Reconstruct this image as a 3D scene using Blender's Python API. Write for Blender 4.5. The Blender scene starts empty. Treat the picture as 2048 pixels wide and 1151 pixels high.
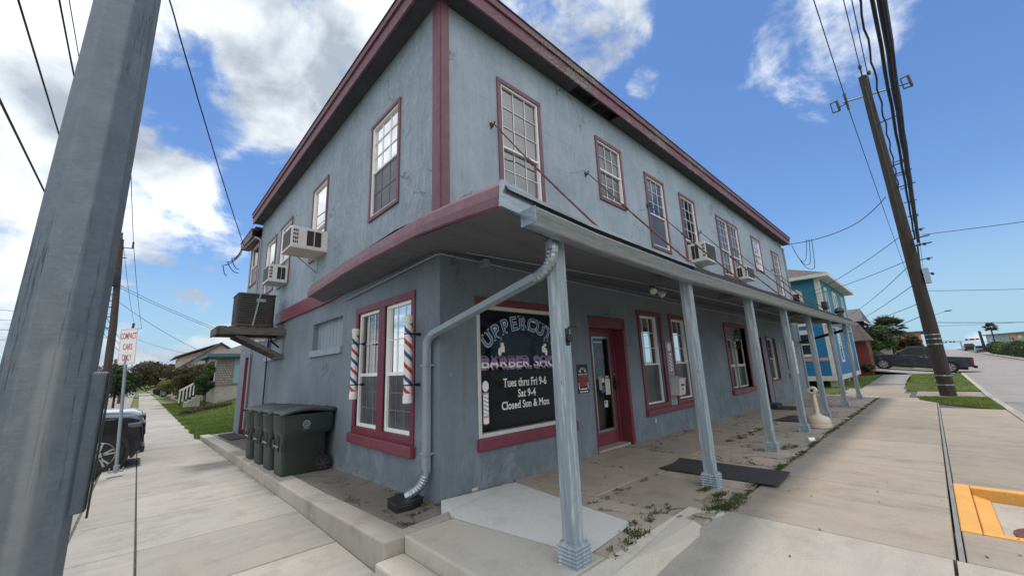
import bpy, bmesh, math, random
import numpy as np
from mathutils import Vector, Matrix
random.seed(7); RNG = np.random.default_rng(7)
scene = bpy.context.scene
COL = scene.collection
PI = math.pi

# ------------------------------------------------------------------ camera
CAM = Vector((-2.62778, -4.07785, 1.45))
YAW, PITCH, ROLL, FPX = 0.809825904, 0.205407424, -0.0398249560, 773.6168
fw = Vector((math.cos(PITCH)*math.cos(YAW), math.cos(PITCH)*math.sin(YAW), math.sin(PITCH)))
rt = Vector((math.sin(YAW), -math.cos(YAW), 0)); up = rt.cross(fw)
r2 = rt*math.cos(ROLL) + up*math.sin(ROLL); u2 = -rt*math.sin(ROLL) + up*math.cos(ROLL)
cd = bpy.data.cameras.new('camera'); cam = bpy.data.objects.new('camera', cd); COL.objects.link(cam)
cd.sensor_fit = 'HORIZONTAL'; cd.sensor_width = 36; cd.lens = FPX/2048*36
cd.clip_start = 0.05; cd.clip_end = 3000
M = Matrix((r2, u2, -fw)).transposed().to_4x4(); M.translation = CAM
cam.matrix_world = M; scene.camera = cam

# ------------------------------------------------------------------ light and sky
SUN_EL, SUN_DIR = math.radians(78), Vector((0.35, 0.94, 0)).normalized()   # towards the sun
sd = Vector((SUN_DIR.x*math.cos(SUN_EL), SUN_DIR.y*math.cos(SUN_EL), math.sin(SUN_EL)))
ld = bpy.data.lights.new('sun', 'SUN'); sun = bpy.data.objects.new('sun', ld); COL.objects.link(sun)
ld.energy = 1.6; ld.angle = math.radians(8); ld.color = (1.0, 0.93, 0.83)
sun.rotation_euler = sd.to_track_quat('Z', 'Y').to_euler(); sun.location = (0, 0, 40)
scene.view_settings.view_transform = 'Standard'; scene.view_settings.look = 'None'
scene.view_settings.exposure = 0.88; scene.view_settings.gamma = 1
scene.view_settings.use_curve_mapping = False
scene.cycles.max_bounces = 6; scene.cycles.transparent_max_bounces = 12
scene.cycles.sample_clamp_indirect = 6

w = bpy.data.worlds.new('World'); scene.world = w; w.use_nodes = True
nt = w.node_tree; N = nt.nodes; L = nt.links; N.clear()
def nd(t, **k):
    n = N.new(t)
    for a, b in k.items(): setattr(n, a, b)
    return n
def mth(op, a, b=None, c=None, clamp=False):
    n = N.new('ShaderNodeMath'); n.operation = op; n.use_clamp = clamp
    for i, x in enumerate((a, b, c)):
        if x is None: continue
        if isinstance(x, (int, float)): n.inputs[i].default_value = x
        else: L.new(x, n.inputs[i])
    return n.outputs[0]
sky = nd('ShaderNodeTexSky'); sky.sky_type = 'NISHITA'; sky.sun_disc = False
sky.sun_elevation = SUN_EL; sky.sun_rotation = math.atan2(SUN_DIR.x, SUN_DIR.y)
sky.air_density = 1.25; sky.dust_density = 0.25; sky.ozone_density = 2.0
tc = nd('ShaderNodeTexCoord'); nrm = nd('ShaderNodeVectorMath', operation='NORMALIZE'); L.new(tc.outputs['Generated'], nrm.inputs[0])
sep = nd('ShaderNodeSeparateXYZ'); L.new(nrm.outputs[0], sep.inputs[0])
dz = mth('MAXIMUM', mth('ADD', sep.outputs[2], 0.06), 0.02)
comb = nd('ShaderNodeCombineXYZ'); L.new(mth('DIVIDE', sep.outputs[0], dz), comb.inputs[0]); L.new(mth('DIVIDE', sep.outputs[1], dz), comb.inputs[1])
def noise(vec, sc, det=8, rough=.6, dist=0.0):
    n = nd('ShaderNodeTexNoise'); n.inputs['Scale'].default_value = sc; n.inputs['Detail'].default_value = det
    n.inputs['Roughness'].default_value = rough; n.inputs['Distortion'].default_value = dist; L.new(vec, n.inputs['Vector']); return n.outputs['Fac']
def blob(d, r0, r1, amp=1.0):          # soft cap of cloud round a direction of the sky, r in degrees
    v = Vector(d).normalized(); dn = nd('ShaderNodeVectorMath', operation='DOT_PRODUCT'); L.new(nrm.outputs[0], dn.inputs[0]); dn.inputs[1].default_value = v
    m = nd('ShaderNodeMapRange'); m.interpolation_type = 'SMOOTHSTEP'
    m.inputs['From Min'].default_value = math.cos(math.radians(r1)); m.inputs['From Max'].default_value = math.cos(math.radians(r0))
    m.inputs['To Max'].default_value = amp; L.new(dn.outputs['Value'], m.inputs['Value']); return m.outputs[0]
def addall(xs):
    a = xs[0]
    for x in xs[1:]: a = mth('MAXIMUM', a, x)
    return a
n1 = noise(nrm.outputs[0], 6.0, 10, .62, .35)
n2 = noise(comb.outputs[0], 2.3, 9, .60, .25)
nn = mth('ADD', mth('MULTIPLY', n1, .55), mth('MULTIPLY', n2, .45))
mask = addall([blob((-.25,.80,.55), 19, 36, 1.08), blob((.21,.76,.61), 10, 24, 1.05), blob((.06,.90,.40), 5, 16, .85), blob((.38,.60,.71), 9, 22, .97),
  blob((.58,.39,.71), 5, 14, .86), blob((.735,.325,.597), .6, 4.0, .90), blob((.835,.035,.56), 2, 12, .78), blob((.865,.075,.49), 1, 7, .76), blob((.55,-.55,.62), 14, 34, 1.1),
  blob((.03,.965,.25), 1, 9, .60), blob((-.20,.96,.17), 4, 14, .85), blob((-.6,.3,.7), 20, 50, .9), blob((-.5,-.7,.5), 35, 80, 1.12)])  # last cap: unseen cloud added behind the viewer to light the facades
gap = addall([blob((-.01,.845,.53), .5, 7, .55), blob((.03,.87,.49), .5, 6, .45), blob((.15,.905,.40), 1, 7, .4)])
dens = nd('ShaderNodeMapRange'); dens.interpolation_type = 'SMOOTHSTEP'
L.new(mth('ADD', nn, mth('MULTIPLY', mth('SUBTRACT', mth('SUBTRACT', mask, gap), 1.0), .42)), dens.inputs['Value'])
dens.inputs['From Min'].default_value = .34; dens.inputs['From Max'].default_value = .50
# low cumulus near the horizon
hz = nd('ShaderNodeMapping'); hz.inputs['Scale'].default_value = (1, 1, 2.2); L.new(nrm.outputs[0], hz.inputs['Vector'])
n3 = noise(hz.outputs[0], 5.5, 9, .55, .1)
zwin = mth('MULTIPLY', mth('SUBTRACT', 1.0, mth('MULTIPLY', mth('MAXIMUM', mth('SUBTRACT', sep.outputs[2], .075), 0.0), 7.0), clamp=True), 1.0)
lowm = addall([blob((.06,.99,.10), 6, 16, 1.0), blob((-.09,.985,.10), 5, 17, 1.0), blob((-.35,.93,.1), 8, 22, 1.0), blob((.993,-.05,.06), 1, 6, .82), blob((.97,-.2,.09), 2, 9, .78), blob((-.5,-.85,.1), 10, 60, 1.1)])
dl = nd('ShaderNodeMapRange'); dl.interpolation_type = 'SMOOTHSTEP'; dl.inputs['From Min'].default_value = .46; dl.inputs['From Max'].default_value = .56
L.new(mth('ADD', n3, mth('ADD', mth('MULTIPLY', mth('SUBTRACT', lowm, 1.0), .5), mth('MULTIPLY', mth('SUBTRACT', zwin, .55), .22))), dl.inputs['Value'])
cl = mth('MAXIMUM', mth('MULTIPLY', dens.outputs[0], .97), mth('MULTIPLY', dl.outputs[0], .85))
shade = nd('ShaderNodeMapRange'); L.new(noise(nrm.outputs[0], 4.2, 7, .55, .2), shade.inputs['Value'])
shade.inputs['From Min'].default_value = .40; shade.inputs['From Max'].default_value = .60
cc = nd('ShaderNodeMix', data_type='RGBA'); L.new(shade.outputs[0], cc.inputs['Factor'])
cc.inputs[6].default_value = (2.2, 2.5, 2.85, 1); cc.inputs[7].default_value = (5.6, 5.8, 6.0, 1)
# the air near the horizon is pale and bluish
hm = nd('ShaderNodeMapRange'); hm.interpolation_type = 'SMOOTHSTEP'; L.new(sep.outputs[2], hm.inputs['Value']); hm.inputs['From Min'].default_value = -.02; hm.inputs['From Max'].default_value = .30; hm.inputs['To Min'].default_value = .92; hm.inputs['To Max'].default_value = 0
tn = nd('ShaderNodeMix', data_type='RGBA', blend_type='MULTIPLY'); tn.inputs['Factor'].default_value = 1; L.new(sky.outputs[0], tn.inputs[6]); tn.inputs[7].default_value = (.37, .475, .625, 1)
hx = nd('ShaderNodeMix', data_type='RGBA'); L.new(hm.outputs[0], hx.inputs['Factor']); L.new(tn.outputs[2], hx.inputs[6]); hx.inputs[7].default_value = (1.85, 2.9, 3.75, 1)
# unseen cloud behind the viewer, added and brightened to light both facades
bk = blob((-.45, -.72, .53), 30, 78, 1.0); bc = nd('ShaderNodeMix', data_type='RGBA'); L.new(bk, bc.inputs['Factor']); L.new(cc.outputs[2], bc.inputs[6]); bc.inputs[7].default_value = (7.4, 7.5, 7.6, 1)
mx = nd('ShaderNodeMix', data_type='RGBA'); L.new(cl, mx.inputs['Factor']); L.new(hx.outputs[2], mx.inputs[6]); L.new(bc.outputs[2], mx.inputs[7])
bg = nd('ShaderNodeBackground'); bg.inputs['Strength'].default_value = 0.12; L.new(mx.outputs[2], bg.inputs['Color'])
wo = nd('ShaderNodeOutputWorld'); L.new(bg.outputs[0], wo.inputs['Surface'])

# ------------------------------------------------------------------ helpers
def tag(o, label=None, cat=None, group=None, kind=None):
    if label: o['label'] = label
    if cat: o['category'] = cat
    if group: o['group'] = group
    if kind: o['kind'] = kind
    return o
def thing(name, label, cat, loc=(0, 0, 0), group=None):
    o = bpy.data.objects.new(name, None); COL.objects.link(o); o.location = loc; o.empty_display_size = .2
    return tag(o, label, cat, group)
def worldloc(o):
    v = Vector((0, 0, 0))
    while o is not None: v += o.location; o = o.parent
    return v
class MB:
    """collects geometry in world coordinates and links it as ONE mesh"""
    def __init__(s): s.v = []; s.f = []; s.m = []; s.cur = 0
    def add(s, vs, fs, mi=None):
        b = len(s.v); s.v += [tuple(p) for p in vs]; s.f += [tuple(b+i for i in f) for f in fs]; s.m += [s.cur if mi is None else mi]*len(fs); return s
    def box(s, x0, x1, y0, y1, z0, z1):
        if x0 > x1: x0, x1 = x1, x0
        if y0 > y1: y0, y1 = y1, y0
        if z0 > z1: z0, z1 = z1, z0
        return s.add([(x0,y0,z0),(x1,y0,z0),(x1,y1,z0),(x0,y1,z0),(x0,y0,z1),(x1,y0,z1),(x1,y1,z1),(x0,y1,z1)],
              [(0,3,2,1),(4,5,6,7),(0,1,5,4),(1,2,6,5),(2,3,7,6),(3,0,4,7)])
    def hexa(s, b, t): # bottom 4 pts, top 4 pts (ccw from above)
        return s.add(list(b)+list(t), [(0,3,2,1),(4,5,6,7),(0,1,5,4),(1,2,6,5),(2,3,7,6),(3,0,4,7)])
    def beam(s, a, b, w, h, upv=(0,0,1)):
        a, b = Vector(a), Vector(b); d = (b-a).normalized(); U = Vector(upv)
        if abs(d.dot(U)) > .98: U = Vector((1,0,0))
        S = d.cross(U).normalized(); T = S.cross(d).normalized()
        q = [(-1,-1),(1,-1),(1,1),(-1,1)]
        A = [a+S*(i*w/2)+T*(j*h/2) for i,j in q]; B = [b+S*(i*w/2)+T*(j*h/2) for i,j in q]
        return s.add(A+B, [(0,1,2,3),(7,6,5,4),(0,4,5,1),(1,5,6,2),(2,6,7,3),(3,7,4,0)])
    def tube(s, pts, r, n=8, caps=True):
        pts = [Vector(p) for p in pts]; rs = r if hasattr(r, '__len__') else [r]*len(pts)
        ref = None; b = len(s.v)
        for i, p in enumerate(pts):
            d = (pts[min(i+1, len(pts)-1)] - pts[max(i-1, 0)]).normalized()
            if ref is None:
                ref = d.cross(Vector((0,0,1)))
                if ref.length < .05: ref = d.cross(Vector((1,0,0)))
            ref = (ref - d*ref.dot(d)).normalized(); bi = d.cross(ref)
            for k in range(n):
                a = 2*PI*k/n; s.v.append(tuple(p + (ref*math.cos(a)+bi*math.sin(a))*rs[i]))
        for i in range(len(pts)-1):
            for k in range(n):
                s.f.append((b+i*n+k, b+i*n+(k+1)%n, b+(i+1)*n+(k+1)%n, b+(i+1)*n+k)); s.m.append(s.cur)
        if caps:
            s.f.append(tuple(b+k for k in range(n))[::-1]); s.m.append(s.cur)
            s.f.append(tuple(b+(len(pts)-1)*n+k for k in range(n))); s.m.append(s.cur)
        return s
    def lathe(s, c, prof, n=20, axis='z', caps=True):
        c = Vector(c); b = len(s.v)
        for r, h in prof:
            for k in range(n):
                a = 2*PI*k/n; x, y = r*math.cos(a), r*math.sin(a)
                v = {'z': (x,y,h), 'y': (x,h,y), 'x': (h,x,y)}[axis]; s.v.append(tuple(c+Vector(v)))
        for i in range(len(prof)-1):
            for k in range(n):
                s.f.append((b+i*n+k, b+i*n+(k+1)%n, b+(i+1)*n+(k+1)%n, b+(i+1)*n+k)); s.m.append(s.cur)
        if not caps: return s
        s.f.append(tuple(b+k for k in range(n))[::-1]); s.m.append(s.cur)
        s.f.append(tuple(b+(len(prof)-1)*n+k for k in range(n))); s.m.append(s.cur)
        return s
    def prism(s, poly, a, b, fn):  # poly 2d, extruded between depth a and b; fn(u,v,d)->xyz
        n = len(poly); A = [fn(u,v,a) for u,v in poly]; B = [fn(u,v,b) for u,v in poly]
        return s.add(A+B, [tuple(range(n)), tuple(range(2*n-1, n-1, -1))]+[(i, n+i, n+(i+1)%n, (i+1)%n) for i in range(n)])
    def grid(s, P):  # rows of points
        R, Cn = len(P), len(P[0]); vs = [p for row in P for p in row]
        return s.add(vs, [(i*Cn+j, i*Cn+j+1, (i+1)*Cn+j+1, (i+1)*Cn+j) for i in range(R-1) for j in range(Cn-1)])
    def ellip(s, c, rx, ry, rz, n=14, m=8):
        c = Vector(c); return s.add(*_sph(c, rx, ry, rz, n, m))
    def build(s, name, mats, parent=None, smooth=False, bevel=0, recalc=True, bseg=2, label=None):
        me = bpy.data.meshes.new(name); off = worldloc(parent) if parent is not None else Vector((0,0,0))
        me.from_pydata([(x-off.x, y-off.y, z-off.z) for x, y, z in s.v], [], s.f)
        if not isinstance(mats, (list, tuple)): mats = [mats]
        for m_ in mats: me.materials.append(m_)
        if len(mats) > 1: me.polygons.foreach_set('material_index', s.m)
        if recalc:
            bm = bmesh.new(); bm.from_mesh(me); bmesh.ops.recalc_face_normals(bm, faces=bm.faces); bm.to_mesh(me); bm.free()
        if smooth:
            me.polygons.foreach_set('use_smooth', [True]*len(me.polygons))
            try: me.set_sharp_from_angle(angle=math.radians(38))
            except Exception: pass
        me.update()
        o = bpy.data.objects.new(name, me); COL.objects.link(o)
        if parent is not None: o.parent = parent
        if bevel:
            b = o.modifiers.new('bevel', 'BEVEL'); b.width = bevel; b.segments = bseg; b.limit_method = 'ANGLE'; b.angle_limit = math.radians(40)
        if label: o['label'] = label
        return o
def _sph(c, rx, ry, rz, n, m):
    vs = [c+Vector((0,0,-rz))]; fs = []
    for i in range(1, m):
        t = -PI/2+PI*i/m
        for k in range(n):
            a = 2*PI*k/n; vs.append(c+Vector((rx*math.cos(t)*math.cos(a), ry*math.cos(t)*math.sin(a), rz*math.sin(t))))
    vs.append(c+Vector((0,0,rz)))
    for k in range(n): fs.append((0, 1+(k+1)%n, 1+k))
    for i in range(m-2):
        for k in range(n): a = 1+i*n; fs.append((a+k, a+(k+1)%n, a+n+(k+1)%n, a+n+k))
    t = 1+(m-2)*n
    for k in range(n): fs.append((t+k, t+(k+1)%n, len(vs)-1))
    return vs, fs
def copy_tree(o, parent=None):
    c = o.copy(); COL.objects.link(c); c.parent = parent
    for ch in list(o.children): copy_tree(ch, c)
    return c

# ------------------------------------------------------------------ materials
MT = {}
def nodes(name):
    m = bpy.data.materials.new(name); m.use_nodes = True; t = m.node_tree; t.nodes.clear()
    out = t.nodes.new('ShaderNodeOutputMaterial'); p = t.nodes.new('ShaderNodeBsdfPrincipled'); t.links.new(p.outputs[0], out.inputs[0])
    MT[name] = m; return m, t, p, out
class G:
    def __init__(s, t): s.t = t; s.tc = t.nodes.new('ShaderNodeTexCoord'); s.geo = None
    def n(s, ty, **k):
        x = s.t.nodes.new(ty)
        for a, b in k.items(): setattr(x, a, b)
        return x
    def lk(s, a, b): s.t.links.new(a, b)
    def pos(s, scale=(1,1,1), rot=(0,0,0), world=True):
        mp = s.n('ShaderNodeMapping'); mp.inputs['Scale'].default_value = scale; mp.inputs['Rotation'].default_value = rot
        if world:
            if s.geo is None: s.geo = s.n('ShaderNodeNewGeometry')
            s.lk(s.geo.outputs['Position'], mp.inputs[0])
        else: s.lk(s.tc.outputs['Object'], mp.inputs[0])
        return mp.outputs[0]
    def noise(s, v, sc, det=6, rough=.6, dist=0):
        x = s.n('ShaderNodeTexNoise'); x.inputs['Scale'].default_value = sc; x.inputs['Detail'].default_value = det
        x.inputs['Roughness'].default_value = rough; x.inputs['Distortion'].default_value = dist; s.lk(v, x.inputs['Vector']); return x.outputs['Fac']
    def voro(s, v, sc, feat='F1', rnd=1):
        x = s.n('ShaderNodeTexVoronoi', feature=feat); x.inputs['Scale'].default_value = sc; x.inputs['Randomness'].default_value = rnd; s.lk(v, x.inputs['Vector']); return x.outputs['Distance']
    def rng(s, v, a, b, c=0., d=1.):
        x = s.n('ShaderNodeMapRange'); x.clamp = True
        for nm, val in (('From Min',a),('From Max',b),('To Min',c),('To Max',d)): x.inputs[nm].default_value = val
        s.lk(v, x.inputs['Value']); return x.outputs[0]
    def math(s, op, a, b=0.):
        x = s.n('ShaderNodeMath', operation=op)
        for i, q in enumerate((a, b)):
            if isinstance(q, (int, float)): x.inputs[i].default_value = q
            else: s.lk(q, x.inputs[i])
        return x.outputs[0]
    def mix(s, f, a, b, mode='MIX'):
        x = s.n('ShaderNodeMix', data_type='RGBA', blend_type=mode)
        if isinstance(f, (int, float)): x.inputs['Factor'].default_value = f
        else: s.lk(f, x.inputs['Factor'])
        for i, q in ((6, a), (7, b)):
            if isinstance(q, tuple): x.inputs[i].default_value = (*q[:3], 1)
            else: s.lk(q, x.inputs[i])
        return x.outputs[2]
    def bump(s, p, h, st=.3, dist=.01, prev=None):
        x = s.n('ShaderNodeBump'); x.inputs['Strength'].default_value = st; x.inputs['Distance'].default_value = dist; s.lk(h, x.inputs['Height'])
        if prev is not None: s.lk(prev, x.inputs['Normal'])
        s.lk(x.outputs[0], p.inputs['Normal']); return x.outputs[0]
def dk(c, k): return tuple(x*k for x in c)
def mat(name, col, rough=.6, metal=0., var=.14, vs=2.5, stretch=(1,1,1), bump=0., bs=40., bd=.01, col2=None, world=True, spec=.5, rnd=0., fine=.0):
    if name in MT: return MT[name]
    m, t, p, out = nodes(name); g = G(t); v = g.pos(stretch, world=world)
    c = g.mix(g.rng(g.noise(v, vs, 7, .65), .32, .68), dk(col, 1-var), col2 if col2 else dk(col, 1+var))
    if fine: c = g.mix(g.rng(g.noise(v, vs*14, 4, .6), .35, .65), c, dk(col, 1-fine), 'MIX')
    if rnd:
        if g.geo is None: g.geo = g.n('ShaderNodeNewGeometry')
        r = g.rng(g.geo.outputs['Random Per Island'], 0, 1, 1-rnd, 1+rnd); x = g.n('ShaderNodeVectorMath', operation='SCALE'); g.lk(c, x.inputs[0]); g.lk(r, x.inputs['Scale']); c = x.outputs[0]
    g.lk(c, p.inputs['Base Color']); p.inputs['Metallic'].default_value = metal; p.inputs['Specular IOR Level'].default_value = spec
    g.lk(g.rng(g.noise(v, vs*3, 3, .5), .3, .7, max(.02, rough*.85), min(1, rough*1.15)), p.inputs['Roughness'])
    if bump: g.bump(p, g.noise(v, bs, 5, .6), bump, bd)
    return m
def plain(name, col, rough=.5, metal=0., emit=None):
    if name in MT: return MT[name]
    m, t, p, out = nodes(name); p.inputs['Base Color'].default_value = (*col, 1); p.inputs['Roughness'].default_value = rough; p.inputs['Metallic'].default_value = metal
    if emit: p.inputs['Emission Color'].default_value = (*col, 1); p.inputs['Emission Strength'].default_value = emit
    return m
def stucco(name, base, trowel, streak=.5):
    m, t, p, out = nodes(name); g = G(t); v = g.pos()
    big = g.rng(g.noise(v, .7, 5, .6, .3), .35, .68)
    c = g.mix(big, dk(base, .80), dk(base, 1.12))
    tw = g.noise(g.pos((1,1,.55)), 8.5 if trowel else 13, 5, .62, 1.4 if trowel else .6); c = g.mix(g.rng(tw, .50, .66, 0, .55 if trowel else .22), c, (base[0]*1.38, base[1]*1.33, base[2]*1.27)); c = g.mix(g.rng(tw, .36, .46, .38 if trowel else .16, 0), c, dk(base, .68))
    st = g.rng(g.noise(g.pos((3.0, 3.0, .28)), 2.2, 6, .65), .50, .78, 0, streak)
    c = g.mix(st, c, (base[0]*1.28+.01, base[1]*1.24+.01, base[2]*1.18+.01))
    c = g.mix(g.rng(g.noise(g.pos((2,2,.5)), 3.1, 6, .7), .56, .74, 0, .45), c, dk(base, .66))
    z = g.n('ShaderNodeSeparateXYZ'); g.lk(g.geo.outputs['Position'], z.inputs[0])
    low = g.math('MULTIPLY', g.rng(z.outputs[2], -.25, .75, 1, 0), g.rng(g.noise(v, 2.6, 6, .7), .38, .62))
    c = g.mix(g.math('MULTIPLY', low, .65), c, (base[0]*.62, base[1]*.60, base[2]*.56))
    foot = g.math('MULTIPLY', g.rng(z.outputs[2], -.12, .12, 1, 0), g.rng(g.noise(v, 17, 5, .7), .50, .60))
    c = g.mix(g.math('MULTIPLY', foot, .55), c, (.42, .40, .36))
    chips = g.rng(g.noise(v, 9, 3, .5), .735, .75); c = g.mix(g.math('MULTIPLY', chips, .35), c, (.40,.38,.36))
    w1 = g.n('ShaderNodeVectorMath', operation='ADD'); nz = g.n('ShaderNodeTexNoise'); nz.inputs['Scale'].default_value = 1.6; nz.inputs['Detail'].default_value = 6; g.lk(v, nz.inputs['Vector']); s2 = g.n('ShaderNodeVectorMath', operation='SCALE'); s2.inputs['Scale'].default_value = .9; g.lk(nz.outputs['Color'], s2.inputs[0]); g.lk(v, w1.inputs[0]); g.lk(s2.outputs[0], w1.inputs[1])
    ck = g.math('MULTIPLY', g.rng(g.voro(w1.outputs[0], .42, 'DISTANCE_TO_EDGE'), .0015, .005, 1, 0), g.rng(g.noise(v, .8, 3, .5), .48, .55)); c = g.mix(g.math('MULTIPLY', ck, .7), c, dk(base, .30))
    dr = g.math('MULTIPLY', g.rng(g.noise(g.pos((7, 7, .35)), 1.3, 5, .6), .54, .66), g.rng(g.noise(v, .75, 4, .6), .46, .60)); c = g.mix(g.math('MULTIPLY', dr, .42), c, (base[0]*.55, base[1]*.52, base[2]*.47))
    wash = g.math('MULTIPLY', g.rng(z.outputs[2], .2, 1.5, 1, 0), g.rng(g.noise(g.pos((1,1,.6)), 2.9, 8, .75, .8), .52, .62)); c = g.mix(g.math('MULTIPLY', wash, .5), c, (base[0]*1.55, base[1]*1.5, base[2]*1.42))
    joint = g.math('LESS_THAN', g.math('ABSOLUTE', g.math('SUBTRACT', z.outputs[2], 5.62)), .006)
    xs = g.math('FRACT', g.math('DIVIDE', g.math('ADD', z.outputs[0], g.math('MULTIPLY', z.outputs[1], 1.0)), 1.22))
    vj = g.math('MULTIPLY', g.math('LESS_THAN', xs, .006), g.math('GREATER_THAN', z.outputs[2], 3.1))
    jj = g.math('MULTIPLY', g.math('MAXIMUM', joint, vj), g.rng(g.noise(v, 1.3, 4, .6), .42, .55, 0, .5))
    c = g.mix(jj, c, dk(base, .45))
    g.lk(c, p.inputs['Base Color']); p.inputs['Roughness'].default_value = .62; p.inputs['Specular IOR Level'].default_value = .4
    b = g.bump(p, g.noise(v, 55, 4, .7), .35, .006)
    b = g.bump(p, g.noise(v, 11 if trowel else 6, 3, .5, .8), .75 if trowel else .25, .012 if trowel else .01, b)
    return m
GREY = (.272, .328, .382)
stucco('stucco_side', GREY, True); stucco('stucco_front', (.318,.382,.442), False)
stucco('stucco_lower_shaded', (.170,.205,.243), False, .35)  # same wall paint; shade under the porch roof is darkened into the colour
def peeling(name, paint, amt, wood=(.20,.18,.16)):
    m, t, p, out = nodes(name); g = G(t); v = g.pos((1,1,1))
    c = g.mix(g.rng(g.noise(g.pos((.7,3,3)), 3, 6, .6), .3, .7), dk(paint,.78), dk(paint,1.18))
    n = g.noise(g.pos((.55, 1.6, 1.6)), 7, 9, .74); k = g.rng(n, amt, amt+.03)
    x = g.n('ShaderNodeSeparateXYZ'); g.lk(g.geo.outputs['Position'], x.inputs[0])
    win = g.math('MULTIPLY', g.rng(x.outputs[0], .8, 3.2), g.rng(x.outputs[0], 9, 12.5, 1, 0)); k2 = g.math('MULTIPLY', g.rng(n, amt-.115, amt-.09), g.math('MULTIPLY', win, g.rng(g.noise(v, .9, 3, .5), .45, .55)))
    k = g.math('MAXIMUM', k, k2)
    wd = g.mix(g.rng(g.noise(v, 26, 4, .6), .4, .6), dk(wood,.16), (.34,.33,.28))
    c = g.mix(k, c, wd); g.lk(c, p.inputs['Base Color']); p.inputs['Roughness'].default_value = .6
    g.bump(p, g.math('MULTIPLY', k, -1.0), .5, .004); return m
MAR = (.168, .070, .094)
peeling('fascia_paint', MAR, .585)
mat('maroon', MAR, .5, var=.16, vs=5, bump=.15, bs=30)
mat('red_trim', (.190, .040, .062), .48, var=.2, vs=4, stretch=(1,1,1), bump=.2, bs=22, fine=.12)
mat('red_dark', (.150, .026, .045), .5, var=.15, vs=4)
mat('chipped_flashing', (.40,.43,.44), .5, var=.2, vs=3, col2=(.05,.045,.04), fine=.5, metal=.2)
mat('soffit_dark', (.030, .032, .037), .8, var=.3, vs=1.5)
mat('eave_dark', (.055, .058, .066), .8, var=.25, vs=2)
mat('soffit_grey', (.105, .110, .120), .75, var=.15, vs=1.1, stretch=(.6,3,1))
mat('white_vinyl', (.82, .82, .81), .4, var=.05, vs=6)
mat('off_white', (.60, .59, .56), .5, var=.08, vs=6)
mat('galv', (.33, .375, .41), .32, metal=.75, var=.2, vs=5, stretch=(1,6,6))
mat('grey_paint_metal', (.24, .285, .325), .45, var=.12, vs=3, stretch=(1,1,.4))
mat('screen', (.055, .060, .072), .35, var=.45, vs=2.2, spec=.8)
mat('interior_dark', (.012, .012, .014), .9, var=.2)
mat('blind', (.42, .41, .40), .8, var=.05, vs=2)
mat('blind_dark', (.17, .175, .17), .85, var=.2, vs=6, stretch=(6,6,.3))
mat('black_film', (.004, .004, .008), .35, var=.2)
mat('black_plastic', (.012, .012, .014), .45, var=.2)
mat('bin_green', (.024, .036, .033), .5, var=.22, vs=5, bump=.1, bs=60, fine=.12)
mat('bin_lid', (.042, .052, .050), .55, var=.25, vs=5, fine=.2)
mat('rubber', (.016, .016, .017), .8, var=.2)
mat('rust', (.11, .038, .034), .85, var=.45, vs=20, bump=.6, bs=60, col2=(.17,.075,.06))
mat('old_wood', (.105, .095, .085), .85, var=.4, vs=6, stretch=(.5,3,3), bump=.5, bs=20)
mat('pole_wood', (.043, .034, .029), .9, var=.35, vs=5, stretch=(5,5,.35), bump=.8, bs=9, bd=.03)
mat('pole_wood_left', (.07, .05, .042), .9, var=.35, vs=5, stretch=(5,5,.35), bump=.8, bs=9, bd=.03)
mat('steel', (.42, .44, .45), .4, metal=.8, var=.15, vs=6)
mat('black_cable', (.008, .008, .009), .6, var=.1)
mat('grey_cable', (.05, .055, .06), .6, var=.1)
mat('ac_white', (.62, .62, .60), .5, var=.1, vs=5, fine=.1)
mat('ac_dark', (.02, .018, .017), .7, var=.3, vs=8)
mat('condenser', (.045, .040, .040), .6, var=.2, vs=6)
mat('paper', (.62, .62, .60), .8, var=.08)
mat('cream_plastic', (.60, .52, .44), .5, var=.16, vs=3, fine=.1)
mat('tape_white', (.75, .75, .74), .5, var=.05)
mat('shingle_brown', (.085, .070, .064), .9, var=.35, vs=9, bump=.4, bs=40)
mat('shingle_grey', (.10, .095, .095), .9, var=.25, vs=9, bump=.4, bs=40)
for nm, c in (('blue_siding', (.012, .170, .380)), ('teal_siding', (.018, .190, .290)), ('barn_siding', (.165,.036,.026)), ('white_siding', (.62,.62,.61)), ('pink_siding', (.50,.37,.34)), ('cream_siding', (.55,.50,.42)), ('grey_siding', (.155,.185,.215))):
    m, t, p, out = nodes(nm); g = G(t); v = g.pos()
    cc_ = g.mix(g.rng(g.noise(v, 1.6, 6, .6), .3, .7), dk(c,.85), dk(c,1.12)); z = g.n('ShaderNodeSeparateXYZ'); g.lk(g.geo.outputs['Position'], z.inputs[0])
    fr = g.math('FRACT', g.math('DIVIDE', z.outputs[2], .17 if nm != 'pink_siding' else .2)); ln = g.math('LESS_THAN', fr, .10)
    g.lk(g.mix(g.math('MULTIPLY', ln, .45), cc_, dk(c,.35)), p.inputs['Base Color']); p.inputs['Roughness'].default_value = .55; g.bump(p, fr, .6, .02)
m, t, p, out = nodes('shake'); g = G(t)
br = g.n('ShaderNodeTexBrick'); mp = g.n('ShaderNodeMapping'); mp.inputs['Rotation'].default_value = (PI/2, 0, 0); g.lk(g.tc.outputs['Object'], mp.inputs[0]); g.lk(mp.outputs[0], br.inputs['Vector'])
br.inputs['Color1'].default_value = (.33,.29,.25,1); br.inputs['Color2'].default_value = (.24,.21,.185,1); br.inputs['Mortar'].default_value = (.07,.06,.055,1); br.inputs['Scale'].default_value = 1
br.inputs['Brick Width'].default_value = .16; br.inputs['Row Height'].default_value = .17; br.inputs['Mortar Size'].default_value = .012
g.lk(br.outputs['Color'], p.inputs['Base Color']); p.inputs['Roughness'].default_value = .85
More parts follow.
